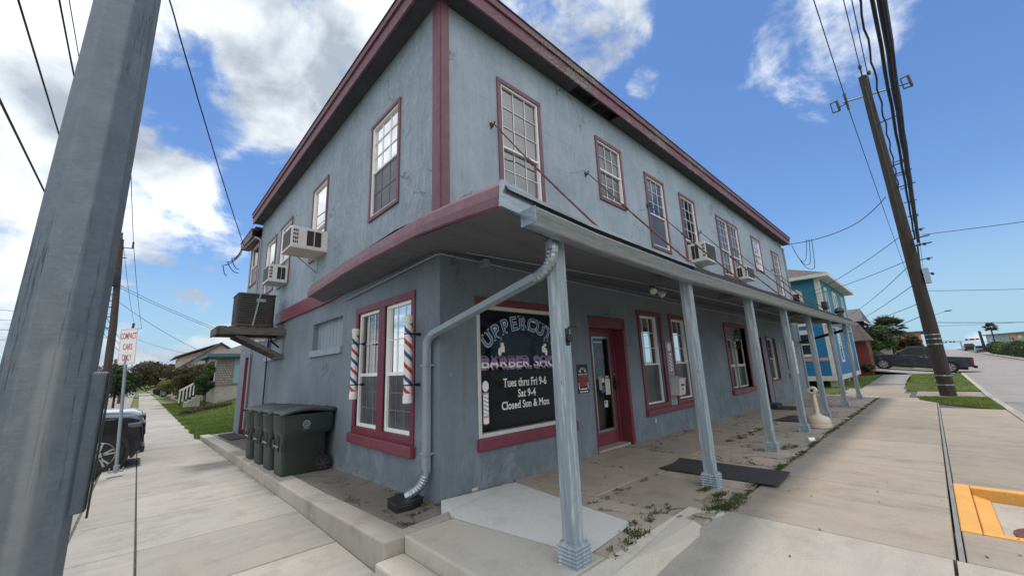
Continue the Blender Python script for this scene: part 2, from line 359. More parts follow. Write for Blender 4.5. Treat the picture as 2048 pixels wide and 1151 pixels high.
# worn porch post paint
m, t, p, out = nodes('post_paint'); g = G(t); v = g.pos((9,9,.7), world=False)
c = g.mix(g.rng(g.noise(v, 1.4, 7, .65), .35, .65), (.195,.240,.280), (.285,.345,.385))
c = g.mix(g.rng(g.noise(g.pos((14,14,1.2), world=False), 1.7, 8, .75), .53, .64, 0, .75), c, (.50,.56,.58))
c = g.mix(g.rng(g.noise(g.pos((6,6,2.2), world=False), 4, 4, .6), .70, .74, 0, .8), c, (.07,.07,.07))
g.lk(c, p.inputs['Base Color']); p.inputs['Roughness'].default_value = .55; g.bump(p, g.noise(v, 2.5, 6, .7), .6, .008)
# galvanised street pole, tool marks and pale streak
m, t, p, out = nodes('zinc_pole'); g = G(t); v = g.pos((1,1,1))
c = g.mix(g.rng(g.noise(v, 7, 10, .72, 1.0), .34, .66), (.112,.136,.160), (.158,.184,.208)); c = g.mix(g.rng(g.noise(v, 17, 6, .7, 1.5), .57, .60, 0, .16), c, (.25,.28,.30)); c = g.mix(g.rng(g.voro(v, 11), .03, .05, .8, 0), c, (.05,.055,.06))
c = g.mix(g.rng(g.noise(g.pos((3,3,40)), 3, 4, .6), .5, .8, 0, .4), c, (.21,.23,.25))
rd = g.math('ABSOLUTE', g.math('SUBTRACT', g.noise(g.pos((9,9,.28)), 1.0, 6, .62, .25), .5)); gate = g.rng(g.noise(v, 1.1, 4, .6), .52, .60)
c = g.mix(g.math('MULTIPLY', g.rng(rd, .003, .007, 1, 0), g.math('MULTIPLY', gate, .85)), c, (.03,.034,.042)); c = g.mix(g.rng(g.noise(g.pos((1,1,90)), 1.5, 4, .6), .5, .75, 0, .3), c, (.11,.13,.15))
x = g.n('ShaderNodeSeparateXYZ'); g.lk(g.geo.outputs['Position'], x.inputs[0]); xx = g.math('ADD', x.outputs[0], g.math('MULTIPLY', g.noise(v, 9, 4, .6), .02)); zw = g.math('ADD', x.outputs[2], g.math('MULTIPLY', g.noise(v, 6, 4, .6), .3))
k = g.math('MULTIPLY', g.math('MULTIPLY', g.rng(xx, -2.875, -2.862), g.rng(xx, -2.825, -2.80, 1, 0)), g.math('MULTIPLY', g.rng(zw, 1.0, 1.12), g.rng(zw, 1.72, 1.80, 1, 0)))
c = g.mix(g.math('MULTIPLY', k, .5), c, (.26,.262,.25)); g.lk(c, p.inputs['Base Color']); p.inputs['Metallic'].default_value = .25; p.inputs['Roughness'].default_value = .5; g.bump(p, g.noise(v, 14, 6, .7), .5, .006)
mat('zinc_streak', (.24, .235, .215), .5, metal=.2, var=.15, vs=6, stretch=(1,1,.4))
# concrete sheets
def concrete(name, base, warm, streak_dir, streak=.5, crack=0., dirt=.3, crack_sc=.55, island=.12):
    m, t, p, out = nodes(name); g = G(t); v = g.pos()
    sv = g.pos((1.1, 6.5, 1) if streak_dir == 'x' else (6.5, 1.1, 1)) if streak_dir else v
    c = g.mix(g.rng(g.noise(v, .55, 5, .6), .35, .65), base, warm)
    if streak_dir:
        c = g.mix(g.rng(g.noise(sv, .8, 7, .68), .40, .66, 0, streak), c, dk(base, 1.22)); c = g.mix(g.rng(g.noise(sv, .55, 6, .7, .4), .52, .70, 0, streak), c, dk(base, .66)); c = g.mix(g.rng(g.noise(v, 1.3, 8, .72, .6), .48, .62, 0, .35), c, (base[0]*1.18, base[1]*1.06, base[2]*.92))
    c = g.mix(g.rng(g.noise(v, 2.1, 7, .7), .50, .76, 0, dirt), c, dk(warm, .45))
    c = g.mix(g.rng(g.noise(v, 70, 4, .8), .52, .66, 0, .42), c, dk(base, .5)); c = g.mix(g.rng(g.noise(v, 95, 3, .8), .60, .70, 0, .4), c, dk(base, 1.35))
    c = g.mix(g.math('MULTIPLY', g.rng(g.noise(v, .9, 9, .78, .5), .56, .64), .28), c, (base[0]*.62, base[1]*.56, base[2]*.48)); c = g.mix(g.rng(g.voro(v, 6.5), .010, .02, .45, 0), c, (.09,.08,.07))
    sp = g.rng(g.voro(v, 3.2), .018, .03, 1, 0); c = g.mix(g.math('MULTIPLY', sp, .6), c, (.05,.045,.04))
    r = g.rng(g.geo.outputs['Random Per Island'], 0, 1, 1-island, 1+island); x = g.n('ShaderNodeVectorMath', operation='SCALE'); g.lk(c, x.inputs[0]); g.lk(r, x.inputs['Scale']); c = x.outputs[0]
    b = g.bump(p, g.noise(v, 90, 4, .7), .35, .004)
    if crack:
        w1 = g.n('ShaderNodeVectorMath', operation='ADD'); nz = g.n('ShaderNodeTexNoise'); nz.inputs['Scale'].default_value = 2.2; nz.inputs['Detail'].default_value = 7; g.lk(v, nz.inputs['Vector'])
        s2 = g.n('ShaderNodeVectorMath', operation='SCALE'); s2.inputs['Scale'].default_value = .9; g.lk(nz.outputs['Color'], s2.inputs[0]); g.lk(v, w1.inputs[0]); g.lk(s2.outputs[0], w1.inputs[1])
        vd = g.voro(w1.outputs[0], crack_sc, 'DISTANCE_TO_EDGE'); ck = g.rng(vd, .003, .010, 1, 0)
        ck = g.math('MULTIPLY', ck, g.rng(g.noise(v, .9, 3, .5), .36, .50))
        c = g.mix(g.math('MULTIPLY', ck, crack), c, (.035,.03,.025)); g.bump(p, g.math('MULTIPLY', ck, -1.0), .8, .01, b)
    g.lk(c, p.inputs['Base Color']); p.inputs['Roughness'].default_value = .85; return m
concrete('walk_left', (.292,.284,.268), (.325,.306,.272), 'x', .55, 0, .6, .30)
concrete('walk_right', (.245,.222,.192), (.30,.248,.188), 'x2', .65, 0, .5, .26)
concrete('walk_ramp', (.33,.318,.29), (.35,.322,.28), 'x', .35, 0, .5, .35)
concrete('porch_old', (.335,.300,.262), (.40,.335,.27), None, 0, .75, .7, .38)
concrete('side_old', (.135,.123,.108), (.20,.175,.145), None, 0, .7, .6, .9)
concrete('step_concrete', (.50,.485,.44), (.50,.455,.38), None, 0, .0, .5)
concrete('curb_old', (.42,.395,.35), (.33,.30,.26), None, 0, .0, .7)
concrete('new_patch', (.56,.57,.57), (.58,.58,.55), None, 0, .0, .22)
concrete('road', (.225,.215,.205), (.255,.24,.225), 'x2', .25, .5, .30, .16)
concrete('road_dark', (.13,.13,.13), (.15,.145,.14), None, 0, .4, .3)
concrete('drive_old', (.22,.215,.21), (.25,.24,.22), None, 0, .9, .3, .8)
mat('yellow_paint', (.66, .34, .075), .65, var=.16, vs=4, bump=.2, bs=50, fine=.12)
mat('joint_dark', (.085,.08,.072), .95, var=.3, vs=5)
mat('mat_rubber', (.048,.047,.048), .8, var=.5, vs=14, stretch=(1,8,1), bump=.9, bs=30, bd=.02)
def leafmat(name, a, b, rough=.6, sss=.25):
    m, t, p, out = nodes(name); g = G(t); g.pos()
    c = g.mix(g.geo.outputs['Random Per Island'], a, b); c = g.mix(g.rng(g.noise(g.pos(), 1.1, 3, .6), .35, .65), dk((1,1,1), .72), (1.2,1.2,1.1), 'MIX') if False else c
    k = g.rng(g.noise(g.pos(), .9, 3, .6), .35, .65, .7, 1.25); x = g.n('ShaderNodeVectorMath', operation='SCALE'); g.lk(c, x.inputs[0]); g.lk(k, x.inputs['Scale'])
    g.lk(x.outputs[0], p.inputs['Base Color']); p.inputs['Roughness'].default_value = rough; p.inputs['Specular IOR Level'].default_value = .3
    tr = g.n('ShaderNodeBsdfTranslucent'); g.lk(x.outputs[0], tr.inputs['Color']); ms = g.n('ShaderNodeMixShader'); ms.inputs[0].default_value = sss
    g.lk(p.outputs[0], ms.inputs[1]); g.lk(tr.outputs[0], ms.inputs[2]); g.lk(ms.outputs[0], out.inputs[0]); return m
leafmat('leaf_dark', (.022,.048,.018), (.065,.105,.035)); leafmat('leaf_green', (.045,.090,.020), (.105,.150,.045)); leafmat('leaf_brown', (.045,.038,.022), (.085,.070,.035))
leafmat('leaf_yellow', (.06,.10,.02), (.20,.20,.06)); leafmat('grass_blade', (.085,.15,.025), (.18,.24,.055)); leafmat('palm_leaf', (.035,.055,.025), (.09,.10,.05)); leafmat('weed', (.04,.085,.02), (.10,.13,.04)); leafmat('dead_weed', (.08,.055,.03), (.14,.10,.06)); leafmat('ground_purple', (.06,.03,.03), (.10,.055,.05))
mat('grass_soil', (.09,.125,.03), .95, var=.3, vs=1.4, col2=(.15,.17,.05), bump=.5, bs=30)
mat('soil', (.10,.085,.06), .95, var=.3, vs=1)
mat('bark', (.06,.045,.035), .9, var=.3, vs=8, bump=.5, bs=20)
def glass(name, tint=(.9,.93,.92), ior=1.9):
    m, t, p, out = nodes(name); t.nodes.remove(p); g = G(t)
    gl = g.n('ShaderNodeBsdfGlossy'); gl.inputs['Roughness'].default_value = .01; tr = g.n('ShaderNodeBsdfTransparent'); tr.inputs['Color'].default_value = (*tint, 1)
    fr = g.n('ShaderNodeFresnel'); fr.inputs['IOR'].default_value = ior
    b = g.n('ShaderNodeBump'); b.inputs['Strength'].default_value = .12; b.inputs['Distance'].default_value = .004; g.lk(g.noise(g.pos(), 1.7, 2, .5), b.inputs['Height']); g.lk(b.outputs[0], gl.inputs['Normal'])
    ms = g.n('ShaderNodeMixShader'); g.lk(fr.outputs[0], ms.inputs[0]); g.lk(tr.outputs[0], ms.inputs[1]); g.lk(gl.outputs[0], ms.inputs[2]); g.lk(ms.outputs[0], out.inputs[0]); return m
glass('window_glass', ior=3.0); glass('dark_glass', (.25,.27,.28), 1.7); glass('display_glass', (.85,.88,.9), 1.22)
# ------------------------------------------------------------------ lettering
def glyphs(txt, size=1., off=0., serif=0., sp=1.):
    cu = bpy.data.curves.new('lettering', 'FONT'); cu.body = txt; cu.size = size; cu.offset = off; cu.space_character = sp; cu.resolution_u = 4; cu.fill_mode = 'BOTH' if hasattr(cu, 'fill_mode') else cu.fill_mode
    ob = bpy.data.objects.new('lettering', cu); COL.objects.link(ob)
    me = bpy.data.meshes.new_from_object(ob, depsgraph=None)
    vs = [(v.co.x, v.co.y) for v in me.vertices]; fs = [tuple(p.vertices) for p in me.polygons]
    if serif:
        cnt = {}
        for p in me.polygons:
            for k in p.edge_keys: cnt[k] = cnt.get(k, 0)+1
        ys = [v[1] for v in vs]; top = max(ys); h = serif*size*.1
        for (a, b), c in cnt.items():
            if c != 1: continue
            (x0, y0), (x1, y1) = vs[a], vs[b]
            if abs(y0-y1) > .004*size: continue
            wdt = abs(x1-x0)
            if wdt < .05*size or wdt > .22*size: continue
            e = serif*size*.075; xa, xb = min(x0, x1)-e, max(x0, x1)+e
            if y0 < .03*size: ya, yb = y0, y0+h*.55
            elif y0 > top-.03*size or .44*size < y0 < .56*size: ya, yb = y0-h*.55, y0
            else: continue
            n = len(vs); vs += [(xa, ya), (xb, ya), (xb, yb), (xa, yb)]; fs.append((n, n+1, n+2, n+3))
    bpy.data.objects.remove(ob); bpy.data.curves.remove(cu); bpy.data.meshes.remove(me)
    return vs, fs
def ext(vs):
    xs = [v[0] for v in vs]; ys = [v[1] for v in vs]; return min(xs), max(xs), min(ys), max(ys)
def put_text(mb, txt, fn, u0, u1, v0, v1, d, off=0., serif=0., grow=0., mi=0):
    """lettering fitted in a rectangle; fn(u, v, d) -> xyz"""
    vs, fs = glyphs(txt, 1., off, serif); a, b, c, e = ext(glyphs(txt, 1., 0, serif)[0]) if off else ext(vs)
    k = (u1-u0)/(b-a); q = (v1-v0)/(e-c)
    mb.add([fn(u0+(x-a)*k, v0+(y-c)*q, d) for x, y in vs], fs, mi)

# ------------------------------------------------------------------ terrain
def zx(x): return float(np.interp(x, [-1e3, 3, 20, 42, 70, 100, 125, 160, 205, 1500], [0, 0, -.21, .04, .42, .75, 1.08, 1.55, 2.25, 2.25]))
def zy(y): return float(np.interp(y, [-1e3, 2, 14, 1e3], [0, 0, -.24, -.24]))
def sm(t): t = max(0, min(1, t)); return t*t*(3-2*t)
def road_z(x): return zx(x) - .17 - .25*sm((4-x)/6.5)
def lawn_z(x, y):
    zr = -.05+zx(x); zl = -.255+zy(y); a, b = max(0, x+1.0), max(0, y+2.45)
    w_ = a/(a+b+1e-6); h = w_*zr + (1-w_)*zl
    if y > 12: h += .62*sm((x+.6)/4.5)*sm((y-12)/16)
    if x > 19: h -= .16*sm((y+1.5)/3)*(1-sm((x-36)/5))
    return h
def terrain(x, y):
    if -.95 < x < 19.5 and -2.4 < y < 13.4: return -.75
    if x > -.95 and y > -2.4: return lawn_z(x, y)-.01
    if y < -10.9: return -.10+zx(x)
    if x < -12.3: return -.40+zy(y)+zx(x)
    if x < -2.9 or y > -2.4: return -.56+zy(y)
    return -.50+zx(x)-.1
xs = sorted(set([-900,-500,-250,-120,-60,-30,-20,-12.35,-12.25,-9,-6,-3.0,-2.85,-1.6,-.97,-.93,0,1,2,3,4,5,6,8,10,12,14,16,18,19,20,21,22,24,26,28,30,33,36,39,42,46,50,60,70,80,100,120,150,180,205,215,260,400,700,1200]))
ys = sorted(set([-900,-500,-250,-120,-60,-40,-30,-22,-17.3,-14,-10.95,-10.85,-8,-5.4,-4,-3,-2.42,-2.38,-1.5,-.8,0,1,2,4,6,9,12,13.5,14,16,18,20,22,25,28,31,35,40,50,60,80,110,150,220,400,900]))
g0 = MB(); g0.grid([[(x, y, terrain(x, y)) for x in xs] for y in ys]); tag(g0.build('ground', MT['grass_soil'], recalc=False), kind='structure')

def slabs(name, mt, cells, zf, thick=.12, gap=.0095, kind='structure'):
    """concrete slabs, each an island with open joints; cells of (x0,x1,y0,y1)"""
    mb = MB()
    for x0, x1, y0, y1 in cells:
        n = 2 if max(x1-x0, y1-y0) > 3 else 1
        a = [(x0+gap, y0+gap), (x1-gap, y0+gap), (x1-gap, y1-gap), (x0+gap, y1-gap)]
        mb.hexa([(x, y, zf(x, y)-thick) for x, y in a], [(x, y, zf(x, y)) for x, y in a])
    o = mb.build(name, mt, bevel=.006, bseg=1); tag(o, kind=kind); return o
# left street walk
wl = lambda x, y: -.272+zy(y)
cells = []; yy = -2.0
cuts = [-2.05, -.75, .6, 2.0, 3.45, 5.0, 6.4, 7.8, 9.3, 10.8, 12.3, 13.8] + [13.8+1.5*k for k in range(1, 60)]
for a, b in zip(cuts, cuts[1:]):
    cells.append((-2.46, -.90, a, b))
    if b < 13: cells.append((-3.02, -2.46, a, b))
slabs('left_sidewalk', MT['walk_left'], cells, wl)
# right street walk
wr = lambda x, y: -.012+zx(x)
cells = []; cx_ = [1.78, 3.55, 5.35, 7.2, 9.1, 11.0, 12.9, 14.8, 16.7, 18.7]
for a, b in zip(cx_, cx_[1:]): cells.append((a, b, -3.955, -2.42))
cells += [(18.7, 21.0, -3.25, -1.2), (21.0, 23.4, -3.05, -1.0), (23.4, 26.4, -2.95, -1.45)]
for a, b in ((4.22, 7.2), (7.2, 9.9), (9.9, 12.4), (12.4, 14.6)): cells.append((a, b, -5.22, -3.99))
cells += [(1.78, 2.49, -5.22, -3.99), (19.3, 22.2, -5.20, -3.40)]
slabs('right_sidewalk', MT['walk_right'], cells, wr)
# old asphalt walk beyond
mb = MB(); mb.grid([[(x, y, wr(x, 0)+.012) for x in (26.5, 29, 33, 36.5)] for y in (-2.9, -1.5)]); tag(mb.build('old_walk', MT['drive_old'], recalc=False), kind='structure')
mb = MB(); mb.grid([[(x, y, -.147+(y+4.97)*.10+(x-42)*.012) for x in (37.8, 41, 45.5)] for y in (-5.38, -3, 0, 6)]); tag(mb.build('driveway', MT['drive_old'], recalc=False), kind='structure')
# corner plaza and ramp
def rz(x, y):
    return -.272 + .262*sm((x+.6)/2.3)*1.0
mb = MB()
def patch(x0, x1, y0, y1, n=8):
    P = [[(x0+(x1-x0)*i/n, y, rz(x0+(x1-x0)*i/n, y)) for i in range(n+1)] for y in (y0, y1)]
    Q = [[(p[0], p[1], p[2]-.15) for p in r] for r in P]; mb.grid(P)
    for r in range(2): mb.add([P[r][i] for i in range(n+1)]+[Q[r][i] for i in range(n+1)], [(i, i+1, n+2+i, n+1+i) for i in range(n)])
    for i in (0, n): mb.add([P[0][i], P[1][i], Q[1][i], Q[0][i]], [(0,1,2,3)])
patch(-2.46, 1.765, -3.93, -2.08); patch(-2.46, 1.765, -5.22, -3.95); patch(-6.0, -2.475, -5.22, -3.95, 2); patch(-6, -2.475, -3.93, -2.08, 2)
tag(mb.build('corner_sidewalk', MT['walk_ramp']), kind='structure')
mb = MB(); mb.box(-6.1, -3.1, -5.3, -2.0, -.6, -.30); mb.hexa([(-3.05,-5.24,-.8),(-.85,-5.24,-.8),(-.85,14,-.8),(-3.05,14,-.8)],[(-3.05,-5.24,-.32),(-.85,-5.24,-.32),(-.85,2,-.32),(-3.05,2,-.32)]) if 0 else mb.box(-3.05,-.905,-5.24,2,-.8,-.315); mb.hexa([(-3.05,2,-.8),(-.905,2,-.8),(-.905,14,-.8),(-3.05,14,-.8)],[(-3.05,2,-.315),(-.905,2,-.315),(-.905,14,-.555),(-3.05,14,-.555)])
for a, b in zip([-.9,2.55,4.15,8,14,19],[2.55,4.15,8,14,19,26.4]):
    z0_, z1_ = zx(a)-.05, zx(b)-.05
    if a == 2.55: z0_ = z1_ = -.32
    mb.hexa([(a,-5.24,-.7),(b,-5.24,-.7),(b,-2.3,-.7),(a,-2.3,-.7)], [(a,-5.24,min(z0_,rz(a,0)-.06)),(b,-5.24,z1_),(b,-2.3,z1_),(a,-2.3,min(z0_,rz(a,0)-.06))])
tag(mb.build('joint_bed', MT['joint_dark']), kind='structure')
mb = MB(); jx = [1.79, 4, 6, 8, 10, 12, 14, 16, 18.6]
for a, b in zip(jx, jx[1:]): mb.hexa([(a,-3.991,-.3),(b,-3.991,-.3),(b,-3.961,-.3),(a,-3.961,-.3)], [(a,-3.991,wr(a,0)-.004),(b,-3.991,wr(b,0)-.004),(b,-3.961,wr(b,0)-.004),(a,-3.961,wr(a,0)-.004)])
tag(mb.build('expansion_strip', mat('strip_grey', (.20,.20,.195), .8)), kind='structure')
# kerb to the right street with gutter, then roads
mb = MB(); kx = [-3, 0, 2, 4, 8, 12, 16, 20, 25, 30, 37.4]
for a, b in zip(kx, kx[1:]):
    ta, tb = (rz(a, 0) if a < 1.7 else wr(a, 0)), (rz(b, 0) if b < 1.7 else wr(b, 0))
    mb.hexa([(a+.004,-5.40,-.8),(b,-5.40,-.8),(b,-5.235,-.8),(a+.004,-5.235,-.8)], [(a+.004,-5.40,ta-.004),(b,-5.40,tb-.004),(b,-5.235,tb),(a+.004,-5.235,ta)])
tag(mb.build('right_kerb', MT['curb_old'], bevel=.012), kind='structure')
rx_ = [-60,-20,-12,-6,-4,-2.5,-1,0,1,2.5,4,6,10,15,20,30,42,60,80,110,150,215]
mb = MB(); mb.grid([[(x, y, road_z(x)) for x in rx_] for y in (-10.8, -8, -5.38)]); tag(mb.build('right_road', MT['road'], recalc=False), kind='structure')
mb = MB(); mb.grid([[(x, y, -.425+zy(y)) for x in (-12.2, -7, -3.0)] for y in (-5.37, 0, 6, 14, 40, 160)]); mb.grid([[(x, y, -.425) for x in (-12.2, -2.9)] for y in (-80, -10.9)]); tag(mb.build('left_road', MT['road'], recalc=False), kind='structure')
mb = MB(); mb.grid([[(x, y, road_z(x)+.005) for x in (14.5, 17, 19.2)] for y in (-10.7, -6.2)]); tag(mb.build('road_patch', MT['road_dark'], recalc=False), kind='structure')
mb = MB(); mb.box(-80, 500, -18.9, -17.21, -1, -.05); 
# ------------------------------------------------------------------ porch, kerbs, steps
pz = lambda x: (0 if x < 3 else -.0125*(x-3))
mb = MB()
PX = [-.70, .16, 1.3, 2.55, 3.9, 5.1, 6.6, 7.8, 9.2, 10.6, 12.0, 13.4, 14.9, 16.4, 17.9, 19.62]; rnd = random.Random(3)
prev = None
for i, (a, b) in enumerate(zip(PX, PX[1:])):
    ymid = -1.25+rnd.uniform(-.12, .12); yout = -2.12 if a < 1.2 else -2.40
    sk = rnd.uniform(-.07, .07)
    for (y0, y1) in ((yout, ymid), (ymid, .06)):
        if a < 0 and y0 == ymid: y1 = -.34
        h = rnd.uniform(-.007, .007) if a > 1 else 0
        gp = .006 if a < 2 else .011
        mb.hexa([(a+gp,y0+gp,-.45),(b-gp,y0+gp,-.45),(b-gp+sk*0,y1-gp,-.45),(a+gp,y1-gp,-.45)], [(a+gp,y0+gp,pz(a)+h),(b-gp,y0+gp,pz(b)+h*.3),(b-gp,y1-gp,pz(b)-h),(a+gp,y1-gp,pz(a)-h*.5)])
tag(mb.build('porch_floor', MT['porch_old'], bevel=.010, bseg=1), kind='structure')
mb = MB(); mb.add([(-.2,-.34,.006),(.06,-1.98,.006),(.86,-1.92,.006),(1.08,-.10,.006),(.06,-.01,.006)], [(0,1,2,3,4)]); mb.add([(-.2,-.34,.007),(.0,-.02,.030),(1.08,-.09,.008),(.12,-.28,.008)], [(0,3,2,1)])
tag(mb.build('new_concrete_patch', MT['new_patch']), kind='structure')
# steps on the corner
mb = MB(); mb.box(-.98, -.706, -3.2, -.50, -.5, -.136); tag(mb.build('lower_step', MT['step_concrete'], bevel=.018), kind='structure')
mb = MB(); mb.box(-.705, .15, -2.10, -.50, -.5, .003); tag(mb.build('upper_step', MT['step_concrete'], bevel=.018), kind='structure')
# west kerb with sloping top, one island per length
mb = MB(); ky = [-.50, 1.83, 3.95, 5.9, 7.9, 9.9, 11.9, 13.75]
kz = lambda y: float(np.interp(y, [-1, -.3, 1.83, 3.9, 5.3, 9.1, 13.9], [0, 0, -.085, -.122, -.15, -.242, -.385]))
for a, b in zip(ky, ky[1:]):
    x1 = -.62 if a > 0 else -.62
    mb.hexa([(-.91,a+.005,-.8),(x1,a+.005,-.8),(x1,b-.005,-.8),(-.91,b-.005,-.8)], [(-.90,a+.005,kz(a)),(x1,a+.005,kz(a)),(x1,b-.005,kz(b)),(-.90,b-.005,kz(b))])
mb.hexa([(-.618,-.50,-.5),(-.05,-.50,-.5),(-.05,-.36,-.5),(-.618,-.36,-.5)], [(-.618,-.50,.012),(-.20,-.50,.03),(-.12,-.36,.03),(-.618,-.36,.012)])
tag(mb.build('left_kerb', MT['curb_old'], bevel=.02), kind='structure')
mb = MB()
for a, b in ((-.355, 1.2), (1.21, 3.0), (3.01, 5.2), (5.21, 7.9), (7.91, 10.6), (10.61, 13.55)):
    mb.hexa([(-.615,a,-.8),(.05,a,-.8),(.05,b,-.8),(-.615,b,-.8)], [(-.615,a,kz(a)-.006),(.05,a,kz(a)+.0),(.05,b,kz(b)+.0),(-.615,b,kz(b)-.006)])
tag(mb.build('side_slab', MT['side_old'], bevel=.008, bseg=1), kind='structure')
# porch kerb at the front of the first bay
mb = MB(); mb.add([(-.1,-2.12,.004),(1.60,-2.12,.004),(1.72,-2.42,-.004),(1.45,-2.30,-.01),(.3,-2.24,-.02),(-.1,-2.24,-.03),(-.1,-2.30,-.25),(.4,-2.34,-.21),(1.3,-2.44,-.06),(1.74,-2.50,-.02)], [(0,1,3,4,5),(1,2,3),(5,4,7,6),(4,3,8,7),(3,2,9,8)])
mb.box(-.706, -.1, -2.24, -2.112, -.5, 0)
tag(mb.build('porch_kerb', MT['step_concrete']), kind='structure')
# yellow kerb inlet
inl = thing('storm_drain_inlet', 'yellow painted sunken drain inlet set in the right sidewalk', 'drain', (3.7, -4.6, -.02))
mb = MB(); z1 = -.006
mb.box(2.50, 4.21, -4.115, -3.995, -.2, z1); mb.box(4.10, 4.21, -5.22, -4.117, -.2, z1); mb.box(2.50, 2.58, -5.22, -4.117, -.2, z1)
mb.hexa([(2.583,-4.245,-.3),(4.098,-4.245,-.3),(4.098,-4.117,-.3),(2.583,-4.117,-.3)], [(2.583,-4.245,-.115),(4.098,-4.245,-.115),(4.098,-4.117,-.075),(2.583,-4.117,-.075)])
mb.build('yellow_rim', MT['yellow_paint'], inl, bevel=.012)
mb = MB(); mb.box(2.583, 4.098, -5.22, -4.247, -.3, -.13); mb.build('sunken_slab', MT['curb_old'], inl)
mb = MB(); mb.lathe((3.08, -4.56, -.128), [(.26, 0), (.26, .012), (.23, .016), (.05, .014)], 24); mb.build('manhole_lid', MT['rust'], inl)

# ------------------------------------------------------------------ main building
B = thing('corner_building', 'two storey blue grey stucco corner building with maroon trim and barber shop', 'building', (0, 0, 0))
def PS(u, v, d): return (u, -d, v)     # front facade: u = x, v = z, d outwards
def PW(u, v, d): return (-d, u, v)     # side facade: u = y
def fbox(mb, P, u0, u1, v0, v1, d0, d1):
    a = P(u0, v0, d0); b = P(u1, v1, d1); return mb.box(a[0], b[0], a[1], b[1], a[2], b[2])
def wall(mb, P, u0, u1, v0, v1, holes, depth=.22):
    us = sorted(set([u0, u1]+[h[0] for h in holes]+[h[1] for h in holes])); vs = sorted(set([v0, v1]+[h[2] for h in holes]+[h[3] for h in holes]))
    us = [q for q in us if u0 <= q <= u1]; vs = [q for q in vs if v0 <= q <= v1]
    for a, b in zip(us, us[1:]):
        for c, d in zip(vs, vs[1:]):
            mu, mv = (a+b)/2, (c+d)/2
            if any(h[0] < mu < h[1] and h[2] < mv < h[3] for h in holes): continue
            mb.add([P(a,c,0), P(b,c,0), P(b,d,0), P(a,d,0)], [(0,1,2,3)])
    for h in holes:
        a, b, c, d = h[:4]; D = -depth
        c, d = max(c, v0), min(d, v1)
        mb.add([P(a,c,0),P(b,c,0),P(b,d,0),P(a,d,0),P(a,c,D),P(b,c,D),P(b,d,D),P(a,d,D)], [(0,1,5,4),(1,2,6,5),(2,3,7,6),(3,0,4,7)])
ZS = 2.98      # soffit line of the porch roof
def hole(u0, u1, v0, v1, t): return (u0+t, u1-t, v0+t, v1-t)
WS, WW = [], []
